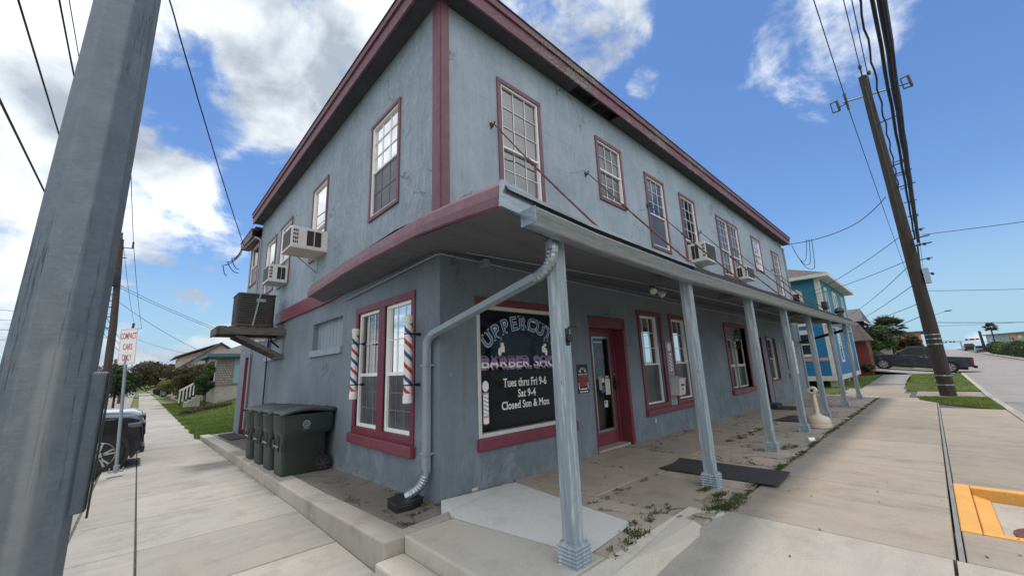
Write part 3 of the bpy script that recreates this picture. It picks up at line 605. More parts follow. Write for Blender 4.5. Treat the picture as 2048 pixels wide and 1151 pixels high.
def window(P, u0, u1, v0, v1, t=.078, split=.5, gu=(3, 3), gl=None, low='screen', sill=None, trimmat='maroon', glassm='window_glass', head=None, frame=.032, blind='blind_dark', rec=.018, proud=.03, label=None, shut=None, open_=0, nm='window'):
    """u0..v1 is the outer edge of the painted casing"""
    wn = thing(nm, None, None, P((u0+u1)/2, v0, 0)); wn.parent = B; wn.name = nm
    if label: wn['label'] = label
    th = t if head is None else head
    mb = MB(); fbox(mb, P, u0, u0+t, v0+t, v1-th, -.02, proud); fbox(mb, P, u1-t, u1, v0+t, v1-th, -.02, proud); fbox(mb, P, u0, u1, v1-th, v1, -.02, proud+.004); fbox(mb, P, u0, u1, v0, v0+t, -.02, proud+.004)
    if t > 0: mb.build('casing', MT[trimmat], wn, bevel=.004)
    a, b, c, d = u0+t, u1-t, v0+t, v1-th
    (WS if P is PS else WW).append((a, b, c, d)); m = c+(d-c)*(1-split)
    mb = MB(); f = frame; D0, D1 = -rec-.05, -rec+.028
    fbox(mb, P, a, a+f, c, d, D0, D1); fbox(mb, P, b-f, b, c, d, D0, D1); fbox(mb, P, a+f, b-f, d-f, d, D0, D1); fbox(mb, P, a+f, b-f, c, c+f, D0, D1); fbox(mb, P, a+f, b-f, m-f*.5, m+f*.5, D0, D1-.012)
    mb.build('frame', MT['white_vinyl'], wn, bevel=.003)
    def muntin(nc, nr, z0, z1, dd):
        mb = MB(); W = .011
        for i in range(1, nc): x = a+f+(b-a-2*f)*i/nc; fbox(mb, P, x-W/2, x+W/2, z0, z1, dd, dd+.008)
        for j in range(1, nr): z = z0+(z1-z0)*j/nr; fbox(mb, P, a+f, b-f, z-W/2, z+W/2, dd-.001, dd+.009)
        mb.build('muntins', MT['white_vinyl'], wn)
    if gu: muntin(gu[0], gu[1], m+f*.5, d-f, -rec-.006)
    mb = MB(); mb.add([P(a+f,m+f*.5,-rec-.012),P(b-f,m+f*.5,-rec-.012),P(b-f,d-f,-rec-.012),P(a+f,d-f,-rec-.012)], [(0,1,2,3)]); mb.build('upper_pane', MT[glassm], wn)
    if low == 'screen':
        mb = MB(); mb.add([P(a+f,c+f,-rec-.01),P(b-f,c+f,-rec-.01),P(b-f,m-f*.5,-rec-.01),P(a+f,m-f*.5,-rec-.01)], [(0,1,2,3)]); mb.build('insect_screen', MT['screen'], wn)
        if gl:
            W = .012; mb = MB()
            for i in range(1, gl[0]): x = a+f+(b-a-2*f)*i/gl[0]; fbox(mb, P, x-W/2, x+W/2, c+f, m-f*.5, -rec-.009, -rec-.004)
            for j in range(1, gl[1]): z = c+f+(m-c-1.5*f)*j/gl[1]; fbox(mb, P, a+f, b-f, z-W/2, z+W/2, -rec-.0095, -rec-.0035)
            mb.build('lower_muntins', MT['blind_dark'], wn)
    else:
        if gl: muntin(gl[0], gl[1], c+f, m-f*.5, -rec-.03)
        mb = MB(); mb.add([P(a+f,c+f,-rec-.034),P(b-f,c+f,-rec-.034),P(b-f,m-f*.5,-rec-.034),P(a+f,m-f*.5,-rec-.034)], [(0,1,2,3)]); mb.build('lower_pane', MT[glassm], wn)
    if blind:
        mb = MB(); n = 22; zt, zb = (d-.02), (c if low != 'screen' else m-.05)
        P2 = [[P(a+.01+(b-a-.02)*i/n, z, -.17+.012*math.sin(i*1.9+.6*z)) for i in range(n+1)] for z in (zb, zt)]; mb.grid(P2); mb.build('blind', MT[blind], wn)
    mb = MB(); mb.add([P(a-.05,c-.05,-.215),P(b+.05,c-.05,-.215),P(b+.05,d+.05,-.215),P(a-.05,d+.05,-.215)], [(0,1,2,3)]); mb.build('dark_interior', MT['interior_dark'], wn)
    if sill:
        mb = MB(); fbox(mb, P, u0-.03, u1+.03, v0-sill, v0-.002, -.01, .075); mb.build('sill', MT[trimmat], wn, bevel=.01)
    return wn
# upper storey, front
window(PS, 1.08, 2.12, 4.10, 6.14, split=.6, gu=(3,3), gl=(3,2), low='pane', blind='blind', label='tall white gridded window beside the corner trim, drawn curtains')
window(PS, 3.84, 4.86, 4.78, 6.24, split=.5, gu=(3,2), gl=(3,2), low='pane', blind='blind_dark', label='shorter window with two rows of panes above a dark lower sash')
window(PS, 5.90, 6.93, 4.14, 6.10, split=.54, gu=(3,3), blind=None)
window(PS, 7.86, 8.92, 4.10, 6.14, split=.68, gu=(3,4), gl=None, low='pane', blind=None)
window(PS, 10.66, 11.72, 4.10, 6.20, split=.56, gu=(3,4), gl=(3,2), low='pane', blind='blind'); window(PS, 11.76, 12.80, 4.10, 6.22, split=.6, gu=(3,3), gl=(3,2), low='pane', blind='blind')
window(PS, 14.42, 15.56, 4.84, 6.26, split=.5, gu=(3,2), low='pane', gl=(3,2)); window(PS, 17.3, 18.5, 4.12, 6.18, split=.5, gu=(3,3), gl=(3,2), low='pane', blind='blind')
# upper storey, side
window(PW, 1.14, 2.25, 4.04, 5.90, t=.065, split=.52, gu=(3,3), gl=(3,2), label='side window nearest the corner with a wavy reflected cable', blind='blind')
window(PW, 4.53, 5.62, 4.06, 5.92, t=.065, split=.6, gu=None, low='pane', blind='blind'); window(PW, 7.40, 8.62, 3.96, 5.86, t=.065, split=.6, gu=None, low='pane', blind='blind')
window(PW, 9.15, 10.45, 4.06, 5.84, t=.065, split=.55, gu=None, blind='blind'); window(PW, 11.75, 13.1, 4.80, 6.38, t=.065, split=.55, gu=None, blind='blind')
# ground floor, front
window(PS, 4.82, 5.88, .53, 2.55, t=.085, split=.56, gu=(3,3), trimmat='red_trim', blind='blind_dark', rec=.10)
window(PS, 6.28, 7.36, .53, 2.55, t=.085, split=.56, gu=(3,3), trimmat='red_trim', blind='blind_dark', rec=.10)
mb = MB(); fbox(mb, PS, 4.80, 7.40, .425, .528, -.01, .075); mb.build('long_sill', MT['red_trim'], B, bevel=.01)
w3 = thing('boarded_window', None, None, PS(10.9, .5, 0)); w3.parent = B
mb = MB(); fbox(mb, PS, 9.86, 9.98, .60, 2.45, -.02, .03); fbox(mb, PS, 11.76, 11.90, .60, 2.45, -.02, .03); fbox(mb, PS, 9.86, 11.90, 2.45, 2.55, -.02, .034); fbox(mb, PS, 9.82, 11.94, .46, .60, -.02, .075); mb.build('casing', MT['red_trim'], w3, bevel=.004)
WS.append((9.98, 11.76, .60, 2.45))
mb = MB(); mb.add([PS(11.76,.60,-.001),PS(11.76,2.45,-.001),PS(11.76,2.45,-.14),PS(11.76,.60,-.14)],[(0,1,2,3)]); mb.build('jamb', MT['red_dark'], w3)
mb = MB(); fbox(mb, PS, 9.98, 11.76, 2.10, 2.45, -.15, -.11); fbox(mb, PS, 10.76, 10.98, .60, 2.10, -.15, -.11); mb.build('board', MT['grey_siding'], w3)
for a, b in ((9.99, 10.75), (10.99, 11.75)):
    mb = MB(); f = .035
    for z0, z1 in ((.62, 1.28), (1.28, 2.09)):
        fbox(mb, PS, a, a+f, z0+f, z1-f, -.15, -.11); fbox(mb, PS, b-f, b, z0+f, z1-f, -.15, -.11); fbox(mb, PS, a, b, z0, z0+f, -.15, -.108); fbox(mb, PS, a, b, z1-f, z1-.001, -.15, -.108)
    fr_ = mb.build('sash', MT['off_white'], w3)
    mb = MB(); mb.add([PS(a+f,1.3,-.135),PS(b-f,1.3,-.135),PS(b-f,2.06,-.135),PS(a+f,2.06,-.135)],[(0,1,2,3)]); mb.build('upper_pane', MT['window_glass'], w3)
    mb = MB(); mb.add([PS(a+f,.64,-.135),PS(b-f,.64,-.135),PS(b-f,1.26,-.135),PS(a+f,1.26,-.135)],[(0,1,2,3)]); mb.build('lower_pane', MT['window_glass' if a < 10.5 else 'screen'], w3)
mb = MB(); mb.add([PS(9.9,.5,-.22),PS(11.8,.5,-.22),PS(11.8,2.5,-.22),PS(9.9,2.5,-.22)],[(0,1,2,3)]); mb.build('dark_interior', MT['interior_dark'], w3)
window(PS, 14.1, 15.3, .62, 2.26, t=.065, split=.5, gu=(1,2), low='pane', trimmat='red_trim', blind='blind_dark', rec=.10)
mb = MB(); fbox(mb, PS, 14.05, 15.25, -.2, .615, -.01, .02); mb.build('siding_panel', MT['grey_siding'], B)
window(PS, 16.75, 17.75, 1.02, 2.12, t=.08, split=.3, gu=None, low='pane', trimmat='red_trim', blind='blind'); mb = MB(); fbox(mb, PS, 16.7, 17.8, .62, .82, 0, .06); mb.build('ledge', MT['red_trim'], B, bevel=.01)
# ground floor, side: double window with white sashes
window(PW, .59, 1.60, .545, 2.56, t=.10, split=.56, gu=(3,2), gl=(3,3), trimmat='red_dark', blind=None, frame=.05, rec=.05, proud=.02)
window(PW, 1.585, 2.60, .545, 2.56, t=.10, split=.56, gu=(3,2), gl=(3,3), trimmat='red_dark', blind=None, frame=.05, rec=.05, proud=.023)
mb = MB(); fbox(mb, PW, .555, 2.64, .40, .545, -.01, .085); mb.build('thick_sill', MT['red_trim'], B, bevel=.018)
# boarded vents on the side
for a, b, c, d in ((3.27, 4.98, 1.98, 2.55), (7.50, 9.28, 2.06, 2.52)):
    vn = thing('boarded_vent', None, None, PW(a, c, 0)); vn.parent = B; WW.append((a, b, c, d))
    mb = MB(); n = 9
    for i in range(n): x = a+(b-a)*i/n; fbox(mb, PW, x+.006, x+(b-a)/n-.006, c, d, -.12, -.10)
    fbox(mb, PW, a, b, c, d, -.14, -.121); mb.build('board', MT['grey_paint_metal'], vn)
    mb = MB(); fbox(mb, PW, a-.05, b+.05, c-.13, c, -.01, .05); mb.build('sill', MT['grey_paint_metal'], vn, bevel=.008)
# side door at the rear
WW.append((11.3, 12.36, -.6, 2.24)); sdr = thing('side_door', None, None, PW(11.8, -.3, 0)); sdr.parent = B
mb = MB(); fbox(mb, PW, 11.36, 12.30, -.3, 2.18, -.16, -.12); fbox(mb, PW, 11.5, 12.16, 1.2, 2.0, -.118, -.112); mb.build('leaf', MT['red_dark'], sdr, bevel=.004)
mb = MB(); fbox(mb, PW, 11.3, 11.36, -.3, 2.24, -.18, .015); fbox(mb, PW, 12.30, 12.36, -.3, 2.24, -.18, .015); fbox(mb, PW, 11.36, 12.30, 2.18, 2.24, -.18, .015); mb.build('frame', MT['red_trim'], sdr)

# display window
dw = thing('display_window', None, None, PS(1.5, .46, 0)); dw.parent = B
A0, A1, C0, C1 = .575, 2.46, .60, 2.32
WS.append((A0, A1, C0, C1)); 
mb = MB(); fbox(mb, PS, A0-.03, A1+.06, 2.32, 2.415, -.02, .03); fbox(mb, PS, A1, A1+.06, .60, 2.32, -.02, .03); mb.build('casing', MT['red_trim'], dw, bevel=.004)
mb = MB(); fbox(mb, PS, A0-.03, A1+.08, .455, .598, -.02, .07); mb.build('sill', MT['red_trim'], dw, bevel=.014)
mb = MB(); f = .05
fbox(mb, PS, A0, A0+f, C0, C1, -.10, .012); fbox(mb, PS, A1-f, A1, C0, C1, -.10, .012); fbox(mb, PS, A0+f, A1-f, C1-f, C1, -.10, .012); fbox(mb, PS, A0+f, A1-f, C0, C0+f, -.10, .012); mb.build('frame', MT['off_white'], dw, bevel=.004)
mb = MB(); mb.add([PS(A0+f,C0+f,-.03),PS(A1-f,C0+f,-.03),PS(A1-f,C1-f,-.03),PS(A0+f,C1-f,-.03)], [(0,1,2,3)]); mb.build('pane', MT['display_glass'], dw)
mb = MB(); mb.add([PS(A0,C0,-.16),PS(A1,C0,-.16),PS(A1,C1,-.16),PS(A0,C1,-.16)], [(0,1,2,3)]); mb.build('dark_backing', MT['black_film'], dw)
plain('ink_white', (.86,.86,.85), .6); plain('ink_blue', (.045,.15,.38), .5); plain('ink_skyblue', (.30,.45,.62), .5); plain('ink_pink', (.35,.13,.20), .5); plain('ink_violet', (.20,.18,.42), .5); plain('ink_red', (.50,.045,.06), .5); plain('ink_black', (.012,.012,.014), .5); plain('ink_salmon', (.62,.30,.28), .5); plain('ink_grey', (.35,.36,.37), .6)
SC = 1.48
def arc_text(mb, txt, cu, cv, rad, spread, sz, d, off, serif, mi, P=PS, wk=1.):
    n = len(txt)
    for i, ch in enumerate(txt):
        vs, fs = glyphs(ch, 1., off, serif); a, b, c, e = ext(glyphs(ch, 1., 0, serif)[0]); t = spread*(i-(n-1)/2)/(n-1)
        cx0 = (a+b)/2; q = []
        for x, y in vs:
            X_ = (x-cx0)*sz*wk; Y_ = y*sz/.73; r = rad+Y_; q.append(P(cu+math.sin(t)*r+math.cos(t)*X_, cv+math.cos(t)*r-math.sin(t)*X_, d))
        mb.add(q, fs, mi)
mb = MB(); arc_text(mb, 'UPPERCUTS', SC, 1.035, .985, 1.42, .20, -.0275, .040, 1.3, 0, wk=1.35); mb.build('shop_name_outline', MT['ink_white'], dw, recalc=False)
mb = MB(); arc_text(mb, 'UPPERCUTS', SC, 1.035, .985, 1.42, .20, -.0265, .012, 1.1, 0, wk=1.35); mb.build('shop_name', MT['ink_blue'], dw, recalc=False)
mb = MB(); put_text(mb, 'BARBER SHOP', PS, .635, 2.345, 1.463, 1.625, -.0275, .045, 1.6); mb.build('lettering_shadow', MT['ink_pink'], dw, recalc=False)
mb = MB(); put_text(mb, 'BARBER SHOP', lambda u, v, d: PS(u+.01, v-.012, d), .635, 2.345, 1.463, 1.625, -.0278, .055, 1.6); mb.build('lettering_shade', MT['ink_violet'], dw, recalc=False)
vs, fs = glyphs('BARBER SHOP', 1., .012, 1.3); a, b, c, e = ext(vs)
bm = bmesh.new(); bv = [bm.verts.new((.64+(x-a)*1.70/(b-a), 1.468+(y-c)*.152/(e-c), 0)) for x, y in vs]
for f_ in fs:
    try: bm.faces.new([bv[i] for i in f_])
    except ValueError: pass
bmesh.ops.bisect_plane(bm, geom=bm.verts[:]+bm.edges[:]+bm.faces[:], plane_co=(0, 1.545, 0), plane_no=(0, 1, 0))
bm.verts.ensure_lookup_table(); bm.verts.index_update(); mb = MB(); V_ = [PS(v.co.x, v.co.y, -.0262) for v in bm.verts]
mb.add(V_, [tuple(v.index for v in f_.verts) for f_ in bm.faces]); mb.m = [0 if f_.calc_center_median().y < 1.545 else 1 for f_ in bm.faces]; bm.free()
mb.build('lettering', [MT['ink_white'], MT['ink_violet']], dw, recalc=False)
mb = MB(); put_text(mb, 'Tues thru Fri 9-6', PS, 1.045, 1.93, 1.205, 1.320, -.027, .016, 1.); put_text(mb, 'Sat 9-4', PS, 1.32, 1.68, 1.055, 1.160, -.027, .016, 1.); put_text(mb, 'Closed Sun & Mon', PS, 1.005, 1.975, .905, 1.010, -.027, .016, 1.)
mb.build('opening_hours', MT['ink_white'], dw, recalc=False)
def disc(mb, P, u, v, ru, rv, d, mi=0, n=22, rot=0):
    c, s = math.cos(rot), math.sin(rot)
    mb.add([P(u+ru*math.cos(2*PI*k/n)*c-rv*math.sin(2*PI*k/n)*s, v+ru*math.cos(2*PI*k/n)*s+rv*math.sin(2*PI*k/n)*c, d) for k in range(n)], [tuple(range(n))], mi)
mb = MB()     # two pairs of boxing gloves on laces
for gx, sgn in ((1.03, 1), (1.93, -1)):
    mb.add([PS(gx-.004,1.90,-.027),PS(gx+.004,1.90,-.027),PS(gx+.030,1.80,-.027),PS(gx+.024,1.80,-.027),PS(gx,1.885,-.027),PS(gx-.030,1.80,-.027),PS(gx-.036,1.80,-.027)], [(0,1,2,3,4),(0,4,5,6)], 1)
    disc(mb, PS, gx+sgn*.02, 1.735, .045, .055, -.027, 1, rot=-.2*sgn); disc(mb, PS, gx-sgn*.03, 1.69, .037, .062, -.0268, 1, rot=-.15*sgn); disc(mb, PS, gx-sgn*.03, 1.69, .031, .056, -.0264, 0, rot=-.15*sgn)
    disc(mb, PS, gx+sgn*.02, 1.735, .039, .049, -.0266, 0, rot=-.2*sgn); fbox(mb, PS, gx-.012, gx+.045, 1.775, 1.812, -.027, -.0262); disc(mb, PS, gx+sgn*.045, 1.70, .016, .025, -.0262, 0)
mb.build('boxing_gloves', [MT['ink_white'], MT['ink_grey']], dw, recalc=False)
mb = MB(); PXc = .725                                     # barber pole decal
disc(mb, PS, PXc, 1.235, .055, .072, -.027, 0)
def rectp(mb, P, u0, u1, v0, v1, d, mi): mb.add([P(u0,v0,d),P(u1,v0,d),P(u1,v1,d),P(u0,v1,d)], [(0,1,2,3)], mi)
rectp(mb, PS, PXc-.052, PXc+.052, 1.13, 1.155, -.0270, 2); rectp(mb, PS, PXc-.045, PXc+.045, .86, 1.13, -.0272, 0); rectp(mb, PS, PXc-.052, PXc+.052, .835, .86, -.0270, 2); rectp(mb, PS, PXc-.046, PXc+.046, .765, .835, -.0270, 0); rectp(mb, PS, PXc-.03, PXc+.03, .752, .765, -.0270, 2)
for i in range(5):
    z = 1.12-i*.052; mb.add([PS(PXc-.045, z, -.0268), PS(PXc-.045, z-.018, -.0268), PS(PXc+.045, max(.86, z-.058), -.0268), PS(PXc+.045, max(.862, z-.040), -.0268)], [(0,1,2,3)], 2 if i % 2 else 1)
mb.build('barber_pole_decal', [MT['ink_white'], MT['ink_skyblue'], MT['ink_salmon']], dw, recalc=False)

# shop door
dr = thing('shop_door', None, None, PS(3.7, 0, 0)); dr.parent = B; WS.append((3.09, 4.26, -.05, 2.30)); R = -.25
mb = MB(); fbox(mb, PS, 3.09, 4.26, 2.13, 2.30, R-.02, -.02); fbox(mb, PS, 4.20, 4.26, -.02, 2.13, R-.02, .025); fbox(mb, PS, 3.09, 4.262, 2.28, 2.325, -.02, .03); fbox(mb, PS, 3.09, 3.12, -.02, 2.13, R-.02, .004); fbox(mb, PS, 4.14, 4.199, 0, 2.129, R+.01, R+.06); fbox(mb, PS, 3.40, 4.14, 2.09, 2.129, R+.01, R+.06); fbox(mb, PS, 4.262, 4.30, -.02, 2.325, -.01, .02)
mb.build('frame', MT['red_dark'], dr, bevel=.006)
leaf = MB(); Z0 = .03
fbox(leaf, PS, 3.12, 3.46, Z0, 2.09, R-.02, R+.02); fbox(leaf, PS, 4.05, 4.19, Z0, 2.09, R-.02, R+.02); fbox(leaf, PS, 3.46, 4.05, 1.99, 2.09, R-.02, R+.02); fbox(leaf, PS, 3.46, 4.05, Z0, .26, R-.02, R+.02)
lf = leaf.build('leaf', MT['red_trim'], dr, bevel=.005)
mb = MB(); 
for a, b, c, d in ((3.46,3.50,.26,1.99),(4.01,4.05,.26,1.99),(3.50,4.01,1.95,1.99),(3.50,4.01,.26,.30)): fbox(mb, PS, a, b, c, d, R-.01, R+.03)
mb.build('glass_bead', MT['galv'], lf)
mb = MB(); rectp(mb, PS, 3.50, 4.01, .30, 1.95, R+.012, 0); mb.build('glass', MT['display_glass'], lf)
mb = MB(); rectp(mb, PS, 3.46, 4.05, .26, 2.0, R-.2, 0); mb.build('dim_interior', mat('dim_in', (.07,.06,.055), .8, var=.5, vs=3), dr)
mb = MB(); rectp(mb, PS, 3.54, 3.86, 1.20, 1.94, R+.005, 0); mb.build('poster', mat('poster', (.16,.19,.23), .7, var=.3, vs=7), lf)
mb = MB(); arc_text(mb, 'UPPERCUTS', 3.70, 1.30, .30, .95, .085, R+.010, .012, 0, 0, wk=.55); mb.build('poster_lettering', MT['ink_salmon'], lf, recalc=False)
mb = MB(); [rectp(mb, PS, 3.55+.045*k, 3.585+.045*k, 1.87, 1.90, R+.010, 0) for k in range(6)]; mb.build('small_lettering', MT['ink_white'], lf, recalc=False)
mb = MB()
for a, b, c, d, k in ((3.72,3.80,1.13,1.21,0),(3.82,3.98,.90,1.19,0),(3.68,3.79,.95,1.07,1),(3.74,3.86,.68,.80,0),(3.84,3.95,1.20,1.25,2),(3.62,3.71,1.0,1.25,3)): rectp(mb, PS, a, b, c, d, R+.014+.0005*k, k)
rectp(mb, PS, 3.75, 3.795, .745, .79, R+.0155, 1)
for k in range(7): rectp(mb, PS, 3.84, 3.96-.01*(k % 3), 1.16-.03*k, 1.164-.03*k, R+.0152, 3)
mb.build('notices', [MT['paper'], MT['ink_blue'], MT['ink_salmon'], MT['ink_grey']], lf, recalc=False)
mb = MB(); fbox(mb, PS, 4.08, 4.15, .98, 1.20, R+.02, R+.035); mb.tube([PS(4.11,1.06,R+.03),PS(4.11,1.06,R+.09),PS(4.02,1.06,R+.09)], .012); mb.tube([PS(4.13,1.0,R+.06),PS(4.13,1.16,R+.06)], .02)
mb.build('handle', MT['black_plastic'], lf, smooth=True)
mb = MB(); mb.lathe(PS(4.115,1.27,R+.02), [(.026,-.02),(.02,-.0)], 12, 'y'); mb.build('deadbolt', MT['steel'], lf)
mb = MB(); put_text(mb, '2902', PS, 3.50, 3.76, 2.155, 2.235, -.016, .012); mb.build('house_number', mat('num', (.13,.045,.06), .4), dr, recalc=False)
mb = MB(); fbox(mb, PS, 3.12, 4.20, -.03, .028, R-.05, -.03); mb.build('threshold', MT['curb_old'], dr, bevel=.01)
# second door
d2 = thing('second_door', None, None, PS(12.8, -.1, 0)); d2.parent = B; WS.append((12.42, 13.45, -.3, 2.2))
mb = MB(); fbox(mb, PS, 12.34, 12.42, -.15, 2.28, -.02, .03); fbox(mb, PS, 13.45, 13.53, -.15, 2.28, -.02, .03); fbox(mb, PS, 12.42, 13.45, 2.2, 2.28, -.02, .03); mb.build('frame', MT['red_trim'], d2, bevel=.004)
mb = MB(); fbox(mb, PS, 12.42, 13.45, -.13, 2.2, -.18, -.14); mb.build('leaf', MT['red_dark'], d2); mb = MB(); mb.add([PS(13.45,-.13,-.001),PS(13.45,2.2,-.001),PS(13.45,2.2,-.14),PS(13.45,-.13,-.14)],[(0,1,2,3)]); mb.build('jamb', MT['red_dark'], d2)

# walls
mb = MB(); wall(mb, PS, 0, 19.6, ZS, 6.86, [h for h in WS if h[2] > 3]); mb.build('front_upper_wall', MT['stucco_front'], B)
mb = MB(); wall(mb, PS, 0, 19.6, -.6, ZS, [h for h in WS if h[2] < 3]); mb.build('front_lower_wall', MT['stucco_lower_shaded'], B)
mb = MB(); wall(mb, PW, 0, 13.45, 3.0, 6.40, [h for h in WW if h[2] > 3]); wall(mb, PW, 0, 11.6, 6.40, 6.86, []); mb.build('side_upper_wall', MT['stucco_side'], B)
mb = MB(); wall(mb, PW, 0, 13.45, -.6, 3.0, [h for h in WW if h[2] < 3]); mb.build('side_lower_wall', MT['stucco_lower_shaded'], B)
mb = MB(); mb.add([(19.6,0,-.6),(19.6,13.45,-.6),(19.6,13.45,6.86),(19.6,0,6.86)], [(0,1,2,3)]); mb.add([(0,13.45,-.6),(19.6,13.45,-.6),(19.6,13.45,6.86),(0,13.45,6.40)], [(0,1,2,3)]); mb.build('rear_walls', MT['stucco_lower_shaded'], B)
# roof: deck, soffit, fascia
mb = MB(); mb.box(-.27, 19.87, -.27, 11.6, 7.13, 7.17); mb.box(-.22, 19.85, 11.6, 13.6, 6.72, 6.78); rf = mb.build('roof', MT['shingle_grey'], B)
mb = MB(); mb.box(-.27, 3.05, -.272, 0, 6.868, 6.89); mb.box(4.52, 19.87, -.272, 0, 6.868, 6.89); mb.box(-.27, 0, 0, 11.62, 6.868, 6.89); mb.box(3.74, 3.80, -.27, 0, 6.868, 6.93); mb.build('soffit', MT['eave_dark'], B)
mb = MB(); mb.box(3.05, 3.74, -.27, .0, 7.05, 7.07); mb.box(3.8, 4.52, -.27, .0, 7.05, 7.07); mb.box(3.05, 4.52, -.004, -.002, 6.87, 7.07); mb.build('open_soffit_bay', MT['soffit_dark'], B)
mb = MB(); mb.box(-.31, 19.9, -.31, -.275, 6.83, 7.15); mb.box(-.31, -.275, -.275, 11.62, 6.83, 7.15)
mb.box(-.345, 19.93, -.345, -.313, 7.06, 7.19); mb.box(-.345, -.313, -.313, 11.64, 7.06, 7.19); mb.build('fascia', MT['fascia_paint'], B, bevel=.004)
mb = MB(); mb.box(-.36, 19.95, -.36, -.2, 7.192, 7.215); mb.box(-.36, -.2, -.2, 11.66, 7.192, 7.215); mb.build('roof_edge', MT['soffit_dark'], B)
mb = MB(); mb.box(-.31, -.28, 11.63, 13.75, 6.38, 6.66); mb.box(-.33, -.1, 11.63, 13.78, 6.665, 6.70); mb.box(-.28, 0, 11.63, 13.7, 6.40, 6.42); mb.build('rear_fascia', MT['maroon'], B)
mb = MB(); mb.box(-.028, .13, -.028, .0, ZS+.05, 6.866); mb.box(-.028, -.0, -.0, .15, ZS+.05, 6.866); mb.box(.0, .13, -.05, -.029, ZS+.05, 6.866); mb.build('corner_trim', MT['maroon'], B, bevel=.004)
# maroon plate along the side wall
mb = MB(); mb.prism([(3.34, 2.93), (3.36, 3.04), (4.4, 3.22), (8.3, 3.22), (8.3, 2.90), (4.3, 2.90)], .004, .05, PW); mb.build('side_band', MT['red_trim'], B, bevel=.004)

# porch roof
gx = lambda x: float(np.interp(x, [-.9, .2, 2.2, 4.3, 7.6, 12, 16.5, 19.4], [2.60, 2.54, 2.51, 2.53, 2.55, 2.60, 2.66, 2.69]))
XE = 18.6
out = [(-.30, 4.35, 3.05), (-.38, 3.1, 3.03), (-.46, 2.0, 3.01), (-.55, .9, 2.95), (-.62, 0, 2.91), (-.67, -.7, 2.83), (-.73, -1.5, 2.73), (-.79, -2.10, 2.635)]
inn = [(.0, 4.35, 2.93), (0, 3.1, 2.93), (0, 2.0, 2.94), (0, .9, 2.96), (0, .25, ZS), (0, .12, ZS), (0, .05, ZS), (0, 0, ZS)]
for x in (0, 1, 2.2, 3.3, 4.3, 6, 7.6, 10, 12, 14.5, 16.5, XE): out.append((x, -2.10, gx(x)+.035)); inn.append((x, 0, ZS))
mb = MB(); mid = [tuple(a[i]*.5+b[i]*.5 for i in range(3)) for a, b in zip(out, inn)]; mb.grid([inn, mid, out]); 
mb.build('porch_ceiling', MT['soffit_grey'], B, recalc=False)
mb = MB(); T = [(p[0], p[1], p[2]+(.20 if i < 8 else .16)) for i, p in enumerate(out)]; I2 = [(p[0], p[1], 3.38) for p in inn]; mb.grid([I2, T]); mb.build('porch_roof_deck', MT['shingle_brown'], B, recalc=False)
mb = MB(); mb.grid([T[7:], out[7:]]); mb.add([out[-1], T[-1], I2[-1], inn[-1]], [(0,1,2,3)]); mb.build('deck_edge', MT['old_wood'], B, recalc=False)
mb = MB()     # curved maroon flashing
fo = [(-.29, 4.42, 3.03), (-.37, 3.15, 3.02), (-.46, 2.05, 3.0), (-.56, .95, 2.94), (-.64, .0, 2.87), (-.70, -.72, 2.82), (-.76, -1.5, 2.72), (-.815, -2.10, 2.62)]
rows = []
for k, (dx, dz_) in enumerate(((.0, 0), (-.028, .01), (-.034, .08), (-.02, .17), (.02, .215), (.10, .225))):
    rows.append([(p[0]+dx, p[1], p[2]+dz_*(1.12 if i < 3 else 1)) for i, p in enumerate(fo)])
mb.grid(rows); o = mb.build('side_flashing', MT['maroon'], B, smooth=False, recalc=False); sd_ = o.modifiers.new('thick', 'SOLIDIFY'); sd_.thickness = .006
# near end cap of the edge
mb = MB(); mb.hexa([(-.852,-2.13,2.615),(-.50,-2.13,2.585),(-.50,-2.105,2.585),(-.852,-2.105,2.615)], [(-.835,-2.13,2.83),(-.50,-2.13,2.80),(-.50,-2.105,2.80),(-.835,-2.105,2.83)]); mb.build('edge_end_plate', MT['galv'], B)
mb = MB(); P_ = []
for x in [-.80, -.4, .2, 1.0, 2.0, 2.6]: P_.append(x)
mb.grid([[(x, -2.165, gx(x)+.15) for x in P_], [(x, -2.12, gx(x)+.215) for x in P_], [(x, -1.95, gx(x)+.245) for x in P_]]); mb.build('drip_flashing', MT['chipped_flashing'], B, recalc=False)
mb = MB(); mb.grid([[(x, -2.125, gx(x)+.10) for x in gxq] for gxq in [[2.6+.8*k for k in range(21)]]]+[[(x, -2.12, gx(x)+.195+.012*math.sin(x*5)) for x in [2.6+.8*k for k in range(21)]], [(x, -1.98, gx(x)+.23) for x in [2.6+.8*k for k in range(21)]]]); mb.build('weathered_edge', mat('edge_brown', (.11,.075,.05), .9, var=.5, vs=5, stretch=(1,1,4), col2=(.05,.045,.04)), B, recalc=False)
# gutter
mb = MB(); prof = [(-.115, .02), (-.115, -.10), (-.175, -.10), (-.205, -.088), (-.222, -.062), (-.228, -.035), (-.24, -.015), (-.262, -.004), (-.270, .006), (-.266, .018), (-.25, .02), (-.25, .005), (-.225, -.045), (-.195, -.09), (-.125, -.09), (-.125, .02)]
gxs = [-.62, .2, 1, 2.2, 3.3, 4.3, 6, 7.6, 10, 12, 14.5, 16.5, XE]; mb.grid([[(x, -2.0+dy, gx(x)+.02+dz_) for x in gxs] for dy, dz_ in prof])
for x in (-.62, XE): mb.add([(x, -2.0+dy, gx(x)+.02+dz_) for dy, dz_ in prof[:10]], [tuple(range(10))])
o = mb.build('gutter', MT['galv'], B, smooth=True)
mb = MB()
for x in (-.63,): mb.box(x-.004, x+.002, -2.268, -2.11, gx(x)-.085, gx(x)+.045)
mb.build('gutter_end_cap', MT['galv'], B)
